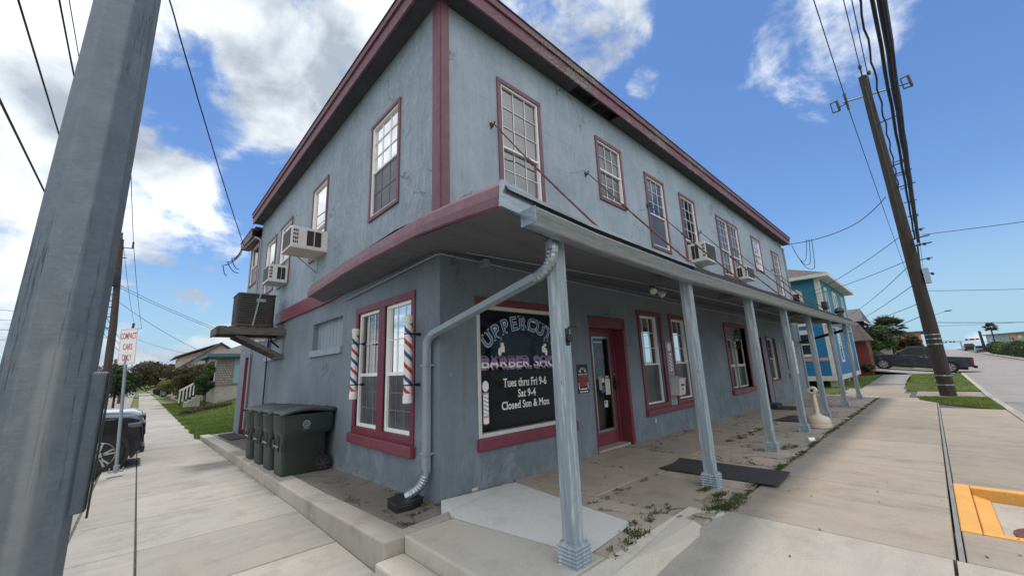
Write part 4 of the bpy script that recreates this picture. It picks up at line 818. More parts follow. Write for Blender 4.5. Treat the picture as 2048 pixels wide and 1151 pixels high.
# posts: beam ends, shafts and corrugated plinths
PP = [(-.09, -1.98), (2.45, -2.045), (5.0, -2.05), (7.5, -2.03), (10.4, -1.97), (13.9, -1.95), (17.25, -1.965)]
lbs = ['weathered grey post nearest the corner with a black bracket on it', None, None, 'post with a vertical white sign strip', None, None, None]
for i, (x, y) in enumerate(PP):
    z0 = pz(x); zt = gx(x)+.07
    pr = thing('porch_post', lbs[i], None, (x, y, z0)); pr.parent = B
    mb = MB(); s = .060; mb.box(x-s, x+s, y-s, y+s, z0+.13, zt-.001); sh = mb.build('shaft', MT['post_paint'], pr, bevel=.006)
    mb = MB()
    rows = []
    for k in range(13):
        h = .16*k/12; r = .088 + .005*math.cos(k*PI)*(1 if k < 11 else 0)-(.012 if k >= 11 else 0)
        rows.append([(x-r, y-r, z0+h), (x+r, y-r, z0+h), (x+r, y+r, z0+h), (x-r, y+r, z0+h), (x-r, y-r, z0+h)])
    mb.grid(rows); mb.add([rows[-1][j] for j in range(4)], [(0,1,2,3)]); mb.build('plinth', MT['post_paint'], pr)
    mb = MB(); mb.box(x-.05, x+.05, y-.35 if False else y-.10, y+.45, zt-.06, zt+.03) if i else mb.box(x-.28, x+.08, y-.04, y+.04, zt-.10, zt+.0); mb.build('bracket', MT['soffit_grey'], pr)
# tie rods
for i, x in enumerate((.95, 3.40, 5.88, 9.0, 11.9, 14.5, 16.8)):
    tr = thing('tie_rod', None, None, (x, 0, 5.2)); tr.parent = B
    a, b = Vector((x, -.05, 5.20)), Vector((x, -1.93, 2.77)); mb = MB(); n = 26
    pts = [a.lerp(b, k/n)+Vector((0, 0, -.035*math.sin(PI*k/n))) for k in range(n+1)]
    mb.tube(pts, [(.013+.005*random.random()) if k > n*.45 else .010 for k in range(n+1)], 7)
    q = pts[int(n*.42)]; d_ = (b-a).normalized(); mb.tube([q-d_*.06, q+d_*.10], .024, 7)
    mb.build('rod', MT['rust'], tr, smooth=True)
    mb = MB(); mb.tube([(x-.015,0,5.13),(x-.015,-.06,5.16),(x,-.085,5.21),(x+.015,-.05,5.24)], .011, 6); mb.lathe((x,-.0,5.20), [(.04,0),(.04,-.012)], 8, 'y'); mb.build('hook', MT['black_plastic'], tr)
# downspout on the corner
def rect_pipe(mb, pts, w=.085, h=.062):
    for a, b in zip(pts, pts[1:]): mb.beam(a, b, w, h)
ds = thing('downspout', None, None, (-.05, .2, 0)); ds.parent = B
mb = MB(); mb.beam((-.16,-1.80,2.235), (-.085,.03,1.90), .105, .07); mb.beam((-.07,.185,1.83), (-.07,.185,.30), .075, .095, (0,1,0)); mb.build('pipe', MT['grey_paint_metal'], ds, bevel=.012)
def elbow(pts, w, nm='elbow', ribs=True, m_='grey_paint_metal'):
    P0 = [Vector(p) for p in pts]; n = 22; path = []
    for k in range(n+1):
        t = k/n; path.append(P0[0]*(1-t)**2 + P0[1]*2*t*(1-t) + P0[2]*t*t)
    mb = MB(); mb.tube(path, [w*(1+(.09 if (k % 2 and 3 < k < n-2 and ribs) else 0)) for k in range(n+1)], 12); mb.build(nm, MT[m_], ds)
elbow([(-.17,-2.03,2.52), (-.17,-2.05,2.27), (-.158,-1.78,2.232)], .052, m_='galv'); elbow([(-.088,-.0,1.905), (-.072,.18,1.87), (-.07,.185,1.74)], .050, ribs=False); elbow([(-.07,.185,.34), (-.07,.19,.14), (-.27,.30,.07)], .050, m_='galv')
for z in (1.52, .50): mb = MB(); fbox(mb, PW, .12, .25, z, z+.025, 0, .12); mb.build('strap', MT['grey_paint_metal'], ds)
# conduits along the soffit and side
mb = MB(); mb.tube([(-.05,3.0,2.80),(-.05,.02,2.91),(-.02,-.05,2.915),(1.2,-.05,2.90),(6,-.05,2.86),(19,-.05,2.84)], .014, 6); mb.tube([(.2,-.30,2.905),(3,-.9,2.80),(9,-1.1,2.75),(18,-1.1,2.76)], .010, 5); mb.tube([(-.06,11.3,6.2),(-.06,11.3,-.1)], .03, 6); mb.tube([(-.06,11.3,6.2),(-.2,11.5,6.35),(-.28,13.2,6.33)], .03, 6)
mb.tube([(1.0,-.06,5.9),(1.0,-.06,5.9)], .004, 4); mb.box(.60,.70,-.16,-.01,2.84,2.93); mb.build('conduit', MT['grey_paint_metal'], B, smooth=True)
mb = MB(); mb.beam((19.5,-.05,2.12), (17.30,-1.93,2.42), .07, .10); mb.build('end_brace', MT['black_plastic'], B)
mb = MB(); mb.tube([(19.66,-.02,6.7),(19.66,-.02,.35),(19.66,-.05,.0),(19.75,-.4,-.12)], .045, 8); mb.build('rear_downspout', MT['grey_paint_metal'], B, smooth=True)
# ------------------------------------------------------------------ things on the building
def window_ac(label, P, u0, u1, v0, v1, dep, rusty=False, group='window air conditioners'):
    """window unit: louvred sides, dark coil at the back, drip tray"""
    t = thing('window_air_conditioner', label, 'air conditioner', P((u0+u1)/2, v0, 0), group)
    mb = MB(); fbox(mb, P, u0, u1, v0, v1, -.02, dep); mb.build('case', MT['ac_white'], t, bevel=.012)
    h = v1-v0; side = lambda a, b, c, d, m_, nm: (fbox(mb2 := MB(), P, u0-.006, u0+.004, a, b, c, d), mb2.build(nm, MT[m_], t))
    side(v0+h*.12, v1-h*.14, dep*.18, dep*.36, 'ac_dark', 'side_grille'); side(v0+h*.12, v1-h*.14, dep*.39, dep*.58, 'ac_dark', 'side_grille')
    for k in range(4):
        z = v0+h*.16+k*h*.19; mb = MB()
        for j in range(3): fbox(mb, P, u0-.007, u0+.004, z, z+h*.12, dep*(.82+.05*j), dep*(.85+.05*j))
        mb.build('louvre', MT['ac_dark'], t)
    mb = MB(); fbox(mb, P, u0+.04, u1-.04, v0+.04, v1-.04, dep-.004, dep+.006); mb.build('coil', MT['condenser'], t)
    mb = MB(); fbox(mb, P, u0-.01, u1+.01, v0-.03, v0-.001, .0, dep+.012); mb.build('tray', MT['cream_plastic' if rusty else 'ac_white'], t, bevel=.004)
    if rusty:
        for u in (u0+.08, u1-.10):
            mb = MB(); mb.beam(P(u, v0-.04, dep*.62), P(u, v0-.36, .015), .016, .016); mb.beam(P(u, v0-.35, .01), P(u, v0-.03, .01), .02, .008); mb.build('bracket', MT['galv'], t)
    return t
window_ac('large rusty white window unit on brackets, second window from the corner', PW, 4.42, 5.10, 4.08, 4.52, .70, True)
window_ac('smaller clean white window unit in the third side window', PW, 7.45, 8.10, 3.98, 4.42, .47)
window_ac('white window unit above the gutter in the fourth front window', PS, 8.05, 8.80, 4.12, 4.62, .45)
window_ac('small white window unit in the right half of the paired windows', PS, 11.85, 12.65, 4.14, 4.56, .36)
# condenser on a timber platform
pf = thing('timber_platform', 'grey timber bracket platform jutting from the side wall under the condenser', 'platform', (-.7, 7.6, 2.5))
mb = MB(); mb.box(-1.42, 0, 7.22, 7.30, 2.52, 2.68); mb.build('joist', MT['old_wood'], pf, bevel=.004); mb = MB(); mb.box(-1.42, 0, 8.14, 8.22, 2.52, 2.68); mb.build('joist', MT['old_wood'], pf, bevel=.004)
mb = MB(); mb.box(-1.46, -1.425, 7.18, 8.26, 2.51, 2.69); mb.build('end_board', MT['old_wood'], pf); mb = MB()
for k in range(7): mb.box(-1.42+.2*k, -1.25+.2*k, 7.22, 8.2, 2.685, 2.71)
mb.build('deck', MT['old_wood'], pf)
for y in (7.34, 8.08):
    mb = MB(); mb.beam((-1.05, y, 2.52), (-.03, y, 1.98), .08, .10); mb.build('strut', MT['old_wood'], pf, bevel=.004)
mb = MB(); mb.box(-.10, .0, 7.28, 8.14, 1.93, 2.02); mb.build('wall_cleat', MT['old_wood'], pf)
cu = thing('condenser_unit', 'dark ribbed air conditioning condenser standing on the timber platform', 'condenser', (-.68, 7.72, 2.71))
mb = MB(); X0, X1, Y0, Y1 = -1.08, -.27, 7.32, 8.12; rows = []
def rrect(x0, x1, y0, y1, z, r=.07, n=4):
    P_ = []
    for cx1, cy1, a0 in ((x1-r, y1-r, 0), (x0+r, y1-r, 90), (x0+r, y0+r, 180), (x1-r, y0+r, 270)):
        for k in range(n+1): a = math.radians(a0+90*k/n); P_.append((cx1+r*math.cos(a), cy1+r*math.sin(a), z))
    P_.append(P_[0]); return P_
zz = 2.78
while zz < 3.50:
    rows.append(rrect(X0, X1, Y0, Y1, zz)); rows.append(rrect(X0, X1, Y0, Y1, zz+.028)); rows.append(rrect(X0+.022, X1-.022, Y0+.022, Y1-.022, zz+.032)); rows.append(rrect(X0+.022, X1-.022, Y0+.022, Y1-.022, zz+.042)); zz += .046
mb.grid(rows); mb.build('ribbed_case', MT['condenser'], cu)
for z0, z1, nm in ((2.725, 2.78, 'base'), (zz, zz+.05, 'cap')): mb = MB(); mb.add(rrect(X0-.01, X1+.01, Y0-.01, Y1+.01, z0)[:-1]+rrect(X0-.01, X1+.01, Y0-.01, Y1+.01, z1)[:-1], [tuple(range(20)), tuple(range(39, 19, -1))]+[(i, (i+1)%20, 20+(i+1)%20, 20+i) for i in range(20)]); mb.build(nm, MT['condenser'], cu, bevel=.01)
mb = MB(); mb.box(-.70, -.50, Y0-.006, Y0+.02, 3.36, 3.44); mb.build('rating_plate', MT['galv'], cu); mb = MB(); mb.beam((-.62,Y0-.02,3.60),(-.74,Y0-.02,2.74), .035, .008, (0,1,0)); mb.build('hold_down_strap', MT['galv'], cu)
mb = MB(); mb.tube([(-.3,7.5,2.6),(-.25,7.6,2.4),(-.1,7.7,2.3),(-.02,7.8,2.25)], .022, 7); mb.tube([(-.05,8.9,2.9),(-.05,8.9,0)], .02, 6); tag(mb.build('refrigerant_pipe', MT['black_cable'], None, smooth=True), 'dark insulated pipe curving to the wall under the timber platform', 'pipe')
fl = thing('side_floodlight', 'small white twin floodlight below the platform at the side wall', 'lamp', (-.35, 9.6, 2.5))
mb = MB(); mb.lathe((-.06, 9.6, 2.55), [(.05,-.05),(.05,.05)], 10, 'x'); mb.tube([(0,9.6,2.55),(-.12,9.6,2.55)], .02, 6); mb.build('base', MT['ac_white'], fl)
for k in (-1, 1): mb = MB(); mb.ellip((-.2, 9.6+.13*k, 2.52), .08, .07, .07); mb.build('lamp_head', MT['ac_white'], fl, smooth=True)

# barber poles: white tubes with painted spiral
def spiralmat():
    m, t, p, out = nodes('barber_spiral'); g = G(t); x = g.n('ShaderNodeSeparateXYZ'); g.lk(g.tc.outputs['Object'], x.inputs[0])
    an = g.math('ARCTAN2', x.outputs[1], x.outputs[0]); v = g.math('ADD', g.math('DIVIDE', x.outputs[2], .30), g.math('DIVIDE', an, 2*PI)); fr = g.math('FRACT', v)
    isr = g.math('LESS_THAN', fr, .20); isb = g.math('MULTIPLY', g.math('GREATER_THAN', fr, .5), g.math('LESS_THAN', fr, .70))
    ok = g.math('MULTIPLY', g.math('GREATER_THAN', x.outputs[2], .12), g.math('LESS_THAN', x.outputs[2], .99)); 
    c = g.mix(g.math('MULTIPLY', isr, ok), (.70,.69,.67), (.40,.035,.04)); c = g.mix(g.math('MULTIPLY', isb, ok), c, (.025,.07,.21)); g.lk(c, p.inputs['Base Color']); p.inputs['Roughness'].default_value = .35; return m
spiralmat()
for y, lb in ((2.20, 'striped barber pole left of the side window'), (.47, 'striped barber pole right of the side window, by the downspout')):
    bp = thing('barber_pole', lb, 'barber pole', (-.17, y, 1.08 if y > 1 else 1.08), 'barber poles on the side wall'); z0 = 1.08
    mb = MB(); mb.lathe((-.17, y, z0), [(.052, 0), (.060, .008), (.060, .09), (.052, .10), (.052, 1.02), (.058, 1.03), (.058, 1.09), (.04, 1.10)], 24); mb.build('tube', MT['barber_spiral'], bp, smooth=True)
    for z in (z0+.22, z0+.86): mb = MB(); mb.lathe((-.17, y, z), [(.054,-.008),(.056,-.008),(.056,.008),(.054,.008)], 20); mb.tube([(-.115, y, z), (-.0, y, z)], .01, 6); mb.lathe((-.03, y, z), [(.02,-.03),(.02,.03)], 8, 'x'); mb.build('clamp', MT['black_plastic'], bp)
# wall sign by the door
sg = thing('wall_sign', 'small black and red reserved parking sign on the wall left of the shop door', 'sign', PS(2.81, 1.0, 0))
mb = MB(); fbox(mb, PS, 2.665, 2.965, 1.005, 1.475, .002, .010); mb.build('plate', MT['ink_black'], sg, bevel=.004)
mb = MB(); rectp(mb, PS, 2.69, 2.94, 1.205, 1.285, .0115, 0); rectp(mb, PS, 2.725, 2.905, 1.115, 1.19, .0115, 0); mb.build('red_panel', MT['ink_red'], sg)
mb = MB(); put_text(mb, 'PARKING', PS, 2.70, 2.93, 1.215, 1.275, .0125, .02); put_text(mb, 'ONLY', PS, 2.74, 2.89, 1.122, 1.182, .0125, .02); mb.build('red_panel_lettering', MT['ink_black'], sg, recalc=False)
mb = MB(); arc_text(mb, 'UPPERCUTS', 2.815, 1.29, .10, 1.9, .038, .0115, .02, 0, 0, wk=.9); put_text(mb, 'BARBER SHOP', PS, 2.69, 2.94, 1.298, 1.325, .0115, .01)
disc(mb, PS, 2.755, 1.36, .012, .018, .0115); disc(mb, PS, 2.875, 1.36, .012, .018, .0115); rectp(mb, PS, 2.685, 2.70, 1.07, 1.18, .0115, 0); rectp(mb, PS, 2.93, 2.945, 1.07, 1.18, .0115, 0)
rectp(mb, PS, 2.72, 2.87, 1.065, 1.082, .0115, 0); mb.add([PS(2.87,1.055,.0115),PS(2.915,1.0735,.0115),PS(2.87,1.092,.0115)],[(0,1,2)]); [rectp(mb, PS, a, b, 1.02, 1.038, .0115, 0) for a, b in ((2.71,2.76),(2.775,2.80),(2.82,2.87),(2.88,2.93))]
mb.build('lettering', MT['ink_white'], sg, recalc=False)
# painted barber pole board
bb = thing('barber_pole_board', 'painted board with barber pole picture between the two front windows', 'sign', PS(6.08, 1.15, 0))
mb = MB(); fbox(mb, PS, 5.93, 6.23, 1.16, 1.93, .01, .035); mb.build('board', mat('board_lilac', (.30,.28,.36), .5, var=.1), bb, bevel=.01)
mb = MB(); disc(mb, PS, 6.08, 1.79, .08, .09, .0365, 0); rectp(mb, PS, 6.02, 6.14, 1.26, 1.66, .0365, 0); rectp(mb, PS, 6.0, 6.16, 1.66, 1.70, .0365, 1); rectp(mb, PS, 6.0, 6.16, 1.215, 1.26, .0365, 1)
for i in range(5): z = 1.64-i*.075; mb.add([PS(6.02,z,.038),PS(6.02,z-.035,.038),PS(6.14,max(1.26,z-.105),.038),PS(6.14,max(1.262,z-.07),.038)], [(0,1,2,3)], 1 if i % 2 else 2)
mb.build('picture', [MT['ink_white'], MT['ink_pink'], MT['ink_violet']], bb, recalc=False)
# mailbox
ml = thing('wall_mailbox', 'cream metal mailbox with black lettering on a post board between the front windows', 'mailbox', PS(6.2, .74, 0))
mb = MB(); fbox(mb, PS, 5.93, 6.22, .53, 1.14, .0, .02); mb.build('back_board', MT['grey_paint_metal'], ml)
def mbx(u, v, d): return PS(u, v, d)
mb = MB(); mb.prism([(.02,.74),(.20,.74),(.22,.80),(.25,1.10),(.02,1.15)], 5.95, 6.25, lambda d, v, u: PS(u, v, d)); mb.build('box', MT['cream_plastic' if 0 else 'off_white'], ml, bevel=.008)
mb = MB(); mb.prism([(.02,1.155),(.265,1.10),(.265,1.085),(.02,1.14)], 5.94, 6.26, lambda d, v, u: PS(u, v, d)); mb.build('lid', MT['off_white'], ml)
mb = MB(); f_ = lambda u, v, d: PS(u, v, .226+(v-.80)*.1+d)
put_text(mb, 'UPMG', f_, 6.00, 6.18, .93, .985, .002, .02); put_text(mb, 'IN', f_, 6.06, 6.12, .84, .90, .002, .02); rectp(mb, f_, 5.98, 6.22, 1.02, 1.024, .002, 0); mb.build('lettering', MT['ink_black'], ml, recalc=False)
# wreath on the boarded window
wr_ = MB()
for k in range(90):
    a = 2*PI*k/90+RNG.uniform(-.03,.03); r = .20+RNG.uniform(-.035,.035); c = Vector(PS(10.85+r*math.cos(a), 2.08+r*1.3*math.sin(a), .02+RNG.uniform(-.02,.04))); d1 = Vector(RNG.normal(size=3)).normalized()*.05; wr_.tube([c-d1, c+d1], .008, 4)
tag(wr_.build('wreath', MT['leaf_dark']), 'dark oval wreath hung on the double window past the mailbox', 'wreath')
# twin floodlight under porch roof
fl = thing('porch_floodlight', 'twin round floodlight under the porch ceiling near the second post', 'lamp', (3.75, -.9, 2.8))
mb = MB(); mb.lathe((3.79,-.9,2.80), [(.06,0),(.06,.05)], 12); mb.tube([(3.79,-.9,2.82),(3.70,-.95,2.74)], .015, 6); mb.tube([(3.79,-.9,2.82),(3.86,-.98,2.72)], .015, 6); mb.build('mount', MT['black_plastic'], fl)
for c, d_ in (((3.68,-.97,2.71), (-.5,-.5,-.55)), ((3.87,-1.0,2.67), (.3,-.6,-.6))):
    mb = MB(); d_ = Vector(d_).normalized(); c = Vector(c); mb.tube([c-d_*.03, c+d_*.02, c+d_*.06, c+d_*.10, c+d_*.115], [.025, .045, .062, .060, .03], 14); mb.build('lamp_head', MT['off_white'], fl, smooth=True)
# things on posts
mb = MB(); mb.box(-.10,-.05,-2.045,-2.021,1.62,1.76); mb.tube([(-.07,-2.05,1.76),(-.05,-2.09,1.79),(-.01,-2.10,1.77)], .010, 6); mb.lathe((-.07,-2.05,1.68), [(.035,-.02),(.028,.02)], 10, 'y'); tag(mb.build('flag_holder', MT['black_plastic'], bevel=.003), 'small black metal holder screwed to the nearest porch post', 'bracket')
ps_ = thing('post_sign', 'narrow white notice strip fixed to the fourth porch post', 'sign', (7.5, -2.05, 1.2))
mb = MB(); mb.box(7.44, 7.56, -2.105, -2.091, 1.12, 1.80); mb.build('plate', MT['off_white'], ps_, bevel=.002)
mb = MB(); fp = lambda u, v, d: (u, -2.105-d, v); [rectp(mb, fp, 7.46, 7.54-.01*(k % 3), z, z+.025, .002, 0) for k, z in enumerate((1.16, 1.30, 1.36, 1.45, 1.52, 1.60, 1.68))]; mb.build('faded_marks', MT['ink_grey'], ps_, recalc=False)
mb = MB(); [rectp(mb, PS, 15.85, 16.0, 1.28+.13*k, 1.36+.13*k, .004, 0) for k in range(6)]; tag(mb.build('house_number_tiles', MT['ink_salmon']), 'column of small reddish number tiles near the far end of the front wall', 'number')
# splice box at the downspout
sb = thing('drain_box', 'small black plastic box under the downspout mouth', 'box', (-.30, .30, -.1))
mb = MB(); b_ = [(-.46,.14),(-.30,.10),(-.12,.16),(-.10,.42),(-.22,.50),(-.42,.44)]; mb.prism([(x, y) for x, y in b_], -.11, .045, lambda u, v, d: (u, v, d)); mb.build('box', MT['black_plastic'], sb, bevel=.012)
mb = MB(); mb.prism([(x*1.03+.008, y*1.03-.008) for x, y in b_], .047, .062, lambda u, v, d: (u, v, d)); mb.build('lid', MT['black_plastic'], sb, bevel=.004)
# satellite style lamps on the far roof edge
fl = thing('roof_floodlight', 'dark floodlight standing on the far part of the gutter', 'lamp', (13.1, -2.0, 2.8))
mb = MB(); mb.tube([(13.1,-2.0,2.75),(13.1,-2.0,2.98)], .02, 6); mb.build('stem', MT['black_plastic'], fl); mb = MB(); mb.box(12.9, 13.3, -2.12, -1.98, 2.92, 3.16); mb.build('housing', MT['black_plastic'], fl, bevel=.03)
fl = thing('roof_meter_box', 'round grey meter box at the far end of the porch roof', 'box', (16.5, -2.0, 2.8))
mb = MB(); mb.box(16.25, 16.7, -2.08, -1.92, 2.80, 3.02); mb.build('housing', MT['soffit_dark'], fl, bevel=.03); mb = MB(); mb.lathe((16.45,-2.0,3.10), [(.14,-.08),(.16,.0),(.10,.12),(.02,.14)], 14); mb.build('dome', MT['black_plastic'], fl, smooth=True)

# ------------------------------------------------------------------ wheeled bins
def make_bin(y0, label):
    t = thing('wheeled_bin', label, 'bin', (-.45, y0+.29, kz(y0)), 'dark green wheeled bins against the side wall')
    zb = kz(y0)-.01; y1 = y0+.60; mb = MB(); rows = []
    def ring(x0, x1, yy0, yy1, z): return [(x, y, z) for x, y, _ in rrect(x0, x1, yy0, yy1, z, .05, 3)]
    for z, xf, xb, dy in ((0, -.80, -.24, .05), (.06, -.805, -.22, .045), (.60, -.83, -.16, .015), (.62, -.845, -.08, .0), (.70, -.85, -.04, 0), (.90, -.865, -.04, -.01), (.93, -.87, -.04, -.012)): rows.append(ring(xf, xb, y0+dy, y1-dy, zb+z*1.035))
    mb.grid(rows); mb.add(rows[0][:-1], [tuple(range(len(rows[0])-1))]); mb.build('body', MT['bin_green'], t, smooth=True)
    mb = MB(); n = 8; R_ = []
    for i in range(n+1):
        u = i/n; x = -.90+(.89)*u; h = .968+.085*math.sin(PI*min(1, u*1.15))*.7+.035*u
        R_.append([(x, y0-.025, zb+h-.03), (x, y0-.02, zb+h), (x, y0+.12, zb+h+.025), (x, y0+.17, zb+h+.015), (x, y1-.17, zb+h+.015), (x, y1-.12, zb+h+.025), (x, y1+.02, zb+h), (x, y1+.025, zb+h-.03)])
    mb.grid(R_); o = mb.build('lid', MT['bin_lid'], t, smooth=True, recalc=False); s_ = o.modifiers.new('thick', 'SOLIDIFY'); s_.thickness = .012
    mb = MB(); mb.tube([(-.03, y0+.02, zb+.98), (-.03, y1-.02, zb+.98)], .016, 8); mb.build('handle', MT['bin_green'], t)
    mb = MB(); mb.box(-.842, -.80, y0+.20, y1-.20, zb+.38, zb+.78); mb.build('grab_recess', MT['black_plastic'], t, bevel=.01)
    mb = MB(); mb.tube([(-.85, y0+.17, zb+.46), (-.85, y1-.17, zb+.46)], .013, 8); mb.build('grab_bar', MT['steel'], t)
    for ya in (y0+.005, y1-.11): mb = MB(); mb.box(-.845, -.78, ya, ya+.105, zb+.40, zb+.54); mb.build('catch', MT['bin_green'], t, bevel=.01)
    for yy in (y0+.02, y1-.08):
        w_ = MB(); w_.lathe((-.19, yy, zb+.125), [(.05,-.03),(.128,-.03),(.135,-.01),(.135,.05),(.128,.07),(.05,.07)], 24, 'y'); wo_ = w_.build('wheel', MT['rubber'], t, smooth=True)
        w_ = MB(); 
        for k in range(6): a = PI*k/3; w_.beam((-.19+.02*math.cos(a), yy-.034, zb+.125+.02*math.sin(a)), (-.19+.10*math.cos(a), yy-.034, zb+.125+.10*math.sin(a)), .018, .008, (0,1,0))
        w_.lathe((-.19, yy-.03, zb+.125), [(.02,-.012),(.02,.0)], 10, 'y'); w_.build('spokes', MT['grey_cable'], wo_)
    mb = MB(); c = (-.49, zb+.80); fn = lambda u, v, d: (u, y0-.013-d, v)
    n = 28
    for r0, r1 in ((.047, .060), (.030, .038)):
        mb.add([fn(c[0]+r*math.cos(2*PI*k/n), c[1]+r*math.sin(2*PI*k/n), .002) for r in (r0, r1) for k in range(n)], [(k, (k+1)%n, n+(k+1)%n, n+k) for k in range(n)])
    for k in range(16): a = 2*PI*k/16; mb.beam(fn(c[0]+.0405*math.cos(a), c[1]+.0405*math.sin(a), .002), fn(c[0]+.045*math.cos(a), c[1]+.045*math.sin(a), .002), .004, .001, (0,1,0))
    disc(mb, fn, c[0], c[1]+.008, .014, .010, .002); disc(mb, fn, c[0], c[1]-.022, .016, .012, .002); rectp(mb, fn, c[0]-.05, c[0]+.05, c[1]-.082, c[1]-.072, .002, 0)
    mb.build('seal_emblem', mat('seal', (.22,.25,.25), .6), t, recalc=False)
for y, lb in ((3.34, 'nearest dark green bin with a round pale seal facing the camera'), (4.14, 'second dark green bin from the camera'), (4.94, 'third dark green bin from the camera'), (5.78, 'farthest dark green bin in the row')): make_bin(y, lb)

# ------------------------------------------------------------------ porch floor things
ar = thing('cigarette_receptacle', 'cream plastic cigarette receptacle with tall neck beside the fourth post', 'ash bin', (8.25, -2.16, pz(8.2)))
z0 = pz(8.2)+.005; mb = MB(); mb.lathe((8.25,-2.16,z0), [(.20,0),(.225,.02),(.228,.08),(.215,.09),(.222,.11),(.215,.19),(.19,.225),(.10,.26),(.055,.29)], 28); mb.build('bucket', MT['cream_plastic'], ar, smooth=True)
mb = MB(); mb.lathe((8.25,-2.16,z0), [(.052,.285),(.048,.35),(.040,.66),(.038,.74)], 16); mb.build('neck', MT['cream_plastic'], ar, smooth=True)
mb = MB(); mb.tube([(8.25-.0,-2.16,z0+.72),(8.25,-2.16,z0+.76)], .05, 14); mb.lathe((8.25-.01,-2.16-.0,z0+.79), [(.03,-.075),(.075,-.07),(.082,-.03),(.08,.05),(.04,.07)], 18, 'x'); mb.build('head', MT['cream_plastic'], ar, smooth=True)
mb = MB(); mb.lathe((8.163,-2.16,z0+.79), [(.034,0),(.034,.004)], 14, 'x'); mb.build('ash_hole', MT['ac_dark'], ar)
mb = MB(); R_ = []
for i in range(15):
    v = i/14; R_.append([(2.80+.74*u+.05*v, -1.20-1.42*v+.03*u-.05*math.sin(PI*u)*(v < .1), .012+.002*math.sin(v*8)) for u in (0, .25, .5, .75, 1)])
mb.grid(R_); o = mb.build('door_mat', MT['mat_rubber'], recalc=False); s_ = o.modifiers.new('thick', 'SOLIDIFY'); s_.thickness = .006; tag(o, 'long dark rubber mat lying past the second porch post', 'mat')
mb = MB(); mb.hexa([(11.9,-1.0,-.105),(13.0,-1.05,-.115),(13.0,-.45,-.115),(11.9,-.4,-.105)], [(11.9,-1.0,-.09),(13.0,-1.05,-.10),(13.0,-.45,-.10),(11.9,-.4,-.09)]); tag(mb.build('small_mat', MT['mat_rubber']), 'small dark mat before the second red door', 'mat')
mb = MB(); mb.hexa([(9.0,-1.7,-.072),(10.3,-1.75,-.085),(10.3,-1.2,-.085),(9.0,-1.1,-.072)], [(9.0,-1.7,-.055),(10.3,-1.75,-.07),(10.3,-1.2,-.07),(9.0,-1.1,-.055)]); tag(mb.build('black_mat', MT['mat_rubber']), 'black mat on the porch floor behind the cream receptacle', 'mat')
mb = MB(); mb.tube([(6.18,-2.32,.0),(6.26,-2.40,.015)], [.045,.032], 14); tag(mb.build('paper_cup', MT['white_vinyl'], smooth=True), 'white paper cup lying on its side at the porch edge', 'cup')
mb = MB(); mb.box(.45,.53,-.012,-.0,.02,.05); mb.lathe(PS(5.15,.30,.0), [(.045,-.012),(.03,-.001)], 14, 'y'); mb.build('wall_spigot_plate', MT['cream_plastic'], B)
mb = MB(); mb.box(12.1,12.75,-.5,-.2,-.12,.02); tag(mb.build('door_bag', mat('bag', (.02,.03,.06), .8), bevel=.03), 'dark blue bundle at the foot of the second door', 'bag')
mb = MB(); mb.hexa([(-.52,10.4,-.30),(-.1,10.4,-.30),(-.1,12.6,-.35),(-.52,12.6,-.35)], [(-.52,10.4,-.255),(-.1,10.4,-.255),(-.1,12.6,-.30),(-.52,12.6,-.30)]); tag(mb.build('side_door_mat', MT['mat_rubber']), 'dark mat before the side door beyond the bins', 'mat')
# weeds in the joints
def tufts(name, spots, mt, h=.07, n=26, kind='stuff'):
    mb = MB()
    for x, y, z, s in spots:
        for k in range(int(n*s)):
            a = RNG.uniform(0, 2*PI); r = abs(RNG.normal())*.045*s; c = Vector((x+r*math.cos(a)*1.6, y+r*math.sin(a), z)); d = Vector((math.cos(a)*RNG.uniform(.3,1.2), math.sin(a)*RNG.uniform(.3,1.2), RNG.uniform(.25, 1))).normalized()*h*RNG.uniform(.4,1)*s; q = d.cross(Vector((0,0,1))).normalized()*.0028*RNG.uniform(.7,1.8)
            mb.add([c-q, c+q, c+d*.6+q*1.3, c+d, c+d*.6-q*1.3], [(0,1,2,3,4)])
    o = mb.build(name, mt, recalc=False); tag(o, kind=kind); return o
sp = []
for k in range(230):
    x = RNG.uniform(1.7, 18); sp.append((x, -2.41+RNG.normal()*.02, pz(x), RNG.uniform(.25, .75)*(1.2 if k % 9 == 0 else 1)))
for cx1, cy1, m_, s_ in ((2.05,-2.25,9,.8),(1.7,-2.35,9,.8),(2.25,-2.05,8,.7),(1.95,-2.43,9,.8),(1.28,-2.0,4,.5),(.60,-2.06,9,.7),(.32,-2.10,4,.5),(1.35,-1.85,5,.4),(.95,-1.98,5,.7),(5.3,-2.1,8,.8),(5.6,-2.2,8,.8),(1.2,-1.35,3,.5)):
    for k in range(m_): sp.append((cx1+RNG.normal()*.10, cy1+RNG.normal()*.035, pz(cx1)+.003, s_*RNG.uniform(.5,1.1)))
for k in range(14): sp.append((1.3+RNG.uniform(0,1.2), -1.32+RNG.normal()*.02, .002, .4))
tufts('green_weeds', sp, MT['weed'], .055, 48)
sp = []
for xx in PX[2:]:
    for k in range(9): sp.append((xx+RNG.normal()*.02, -RNG.uniform(.3, 2.35), pz(xx)+.002, RNG.uniform(.2,.45)))
for k in range(90): x = 5.5+RNG.exponential(2.2); sp.append((x, -1.25+RNG.normal()*.06, pz(x)+.002, RNG.uniform(.3,.7)))
for k in range(14): sp.append((-.3+RNG.normal()*.15, .1+RNG.normal()*.12, -.01, .5))
for k in range(6): sp.append((-.55+RNG.normal()*.05, -.25+RNG.normal()*.05, 0, .5))
for k in range(8): sp.append((-.55+RNG.normal()*.05, 1.1+RNG.normal()*.1, -.05, .4)); sp.append((-.12, .5+RNG.uniform(0,.6), -.03, .5))
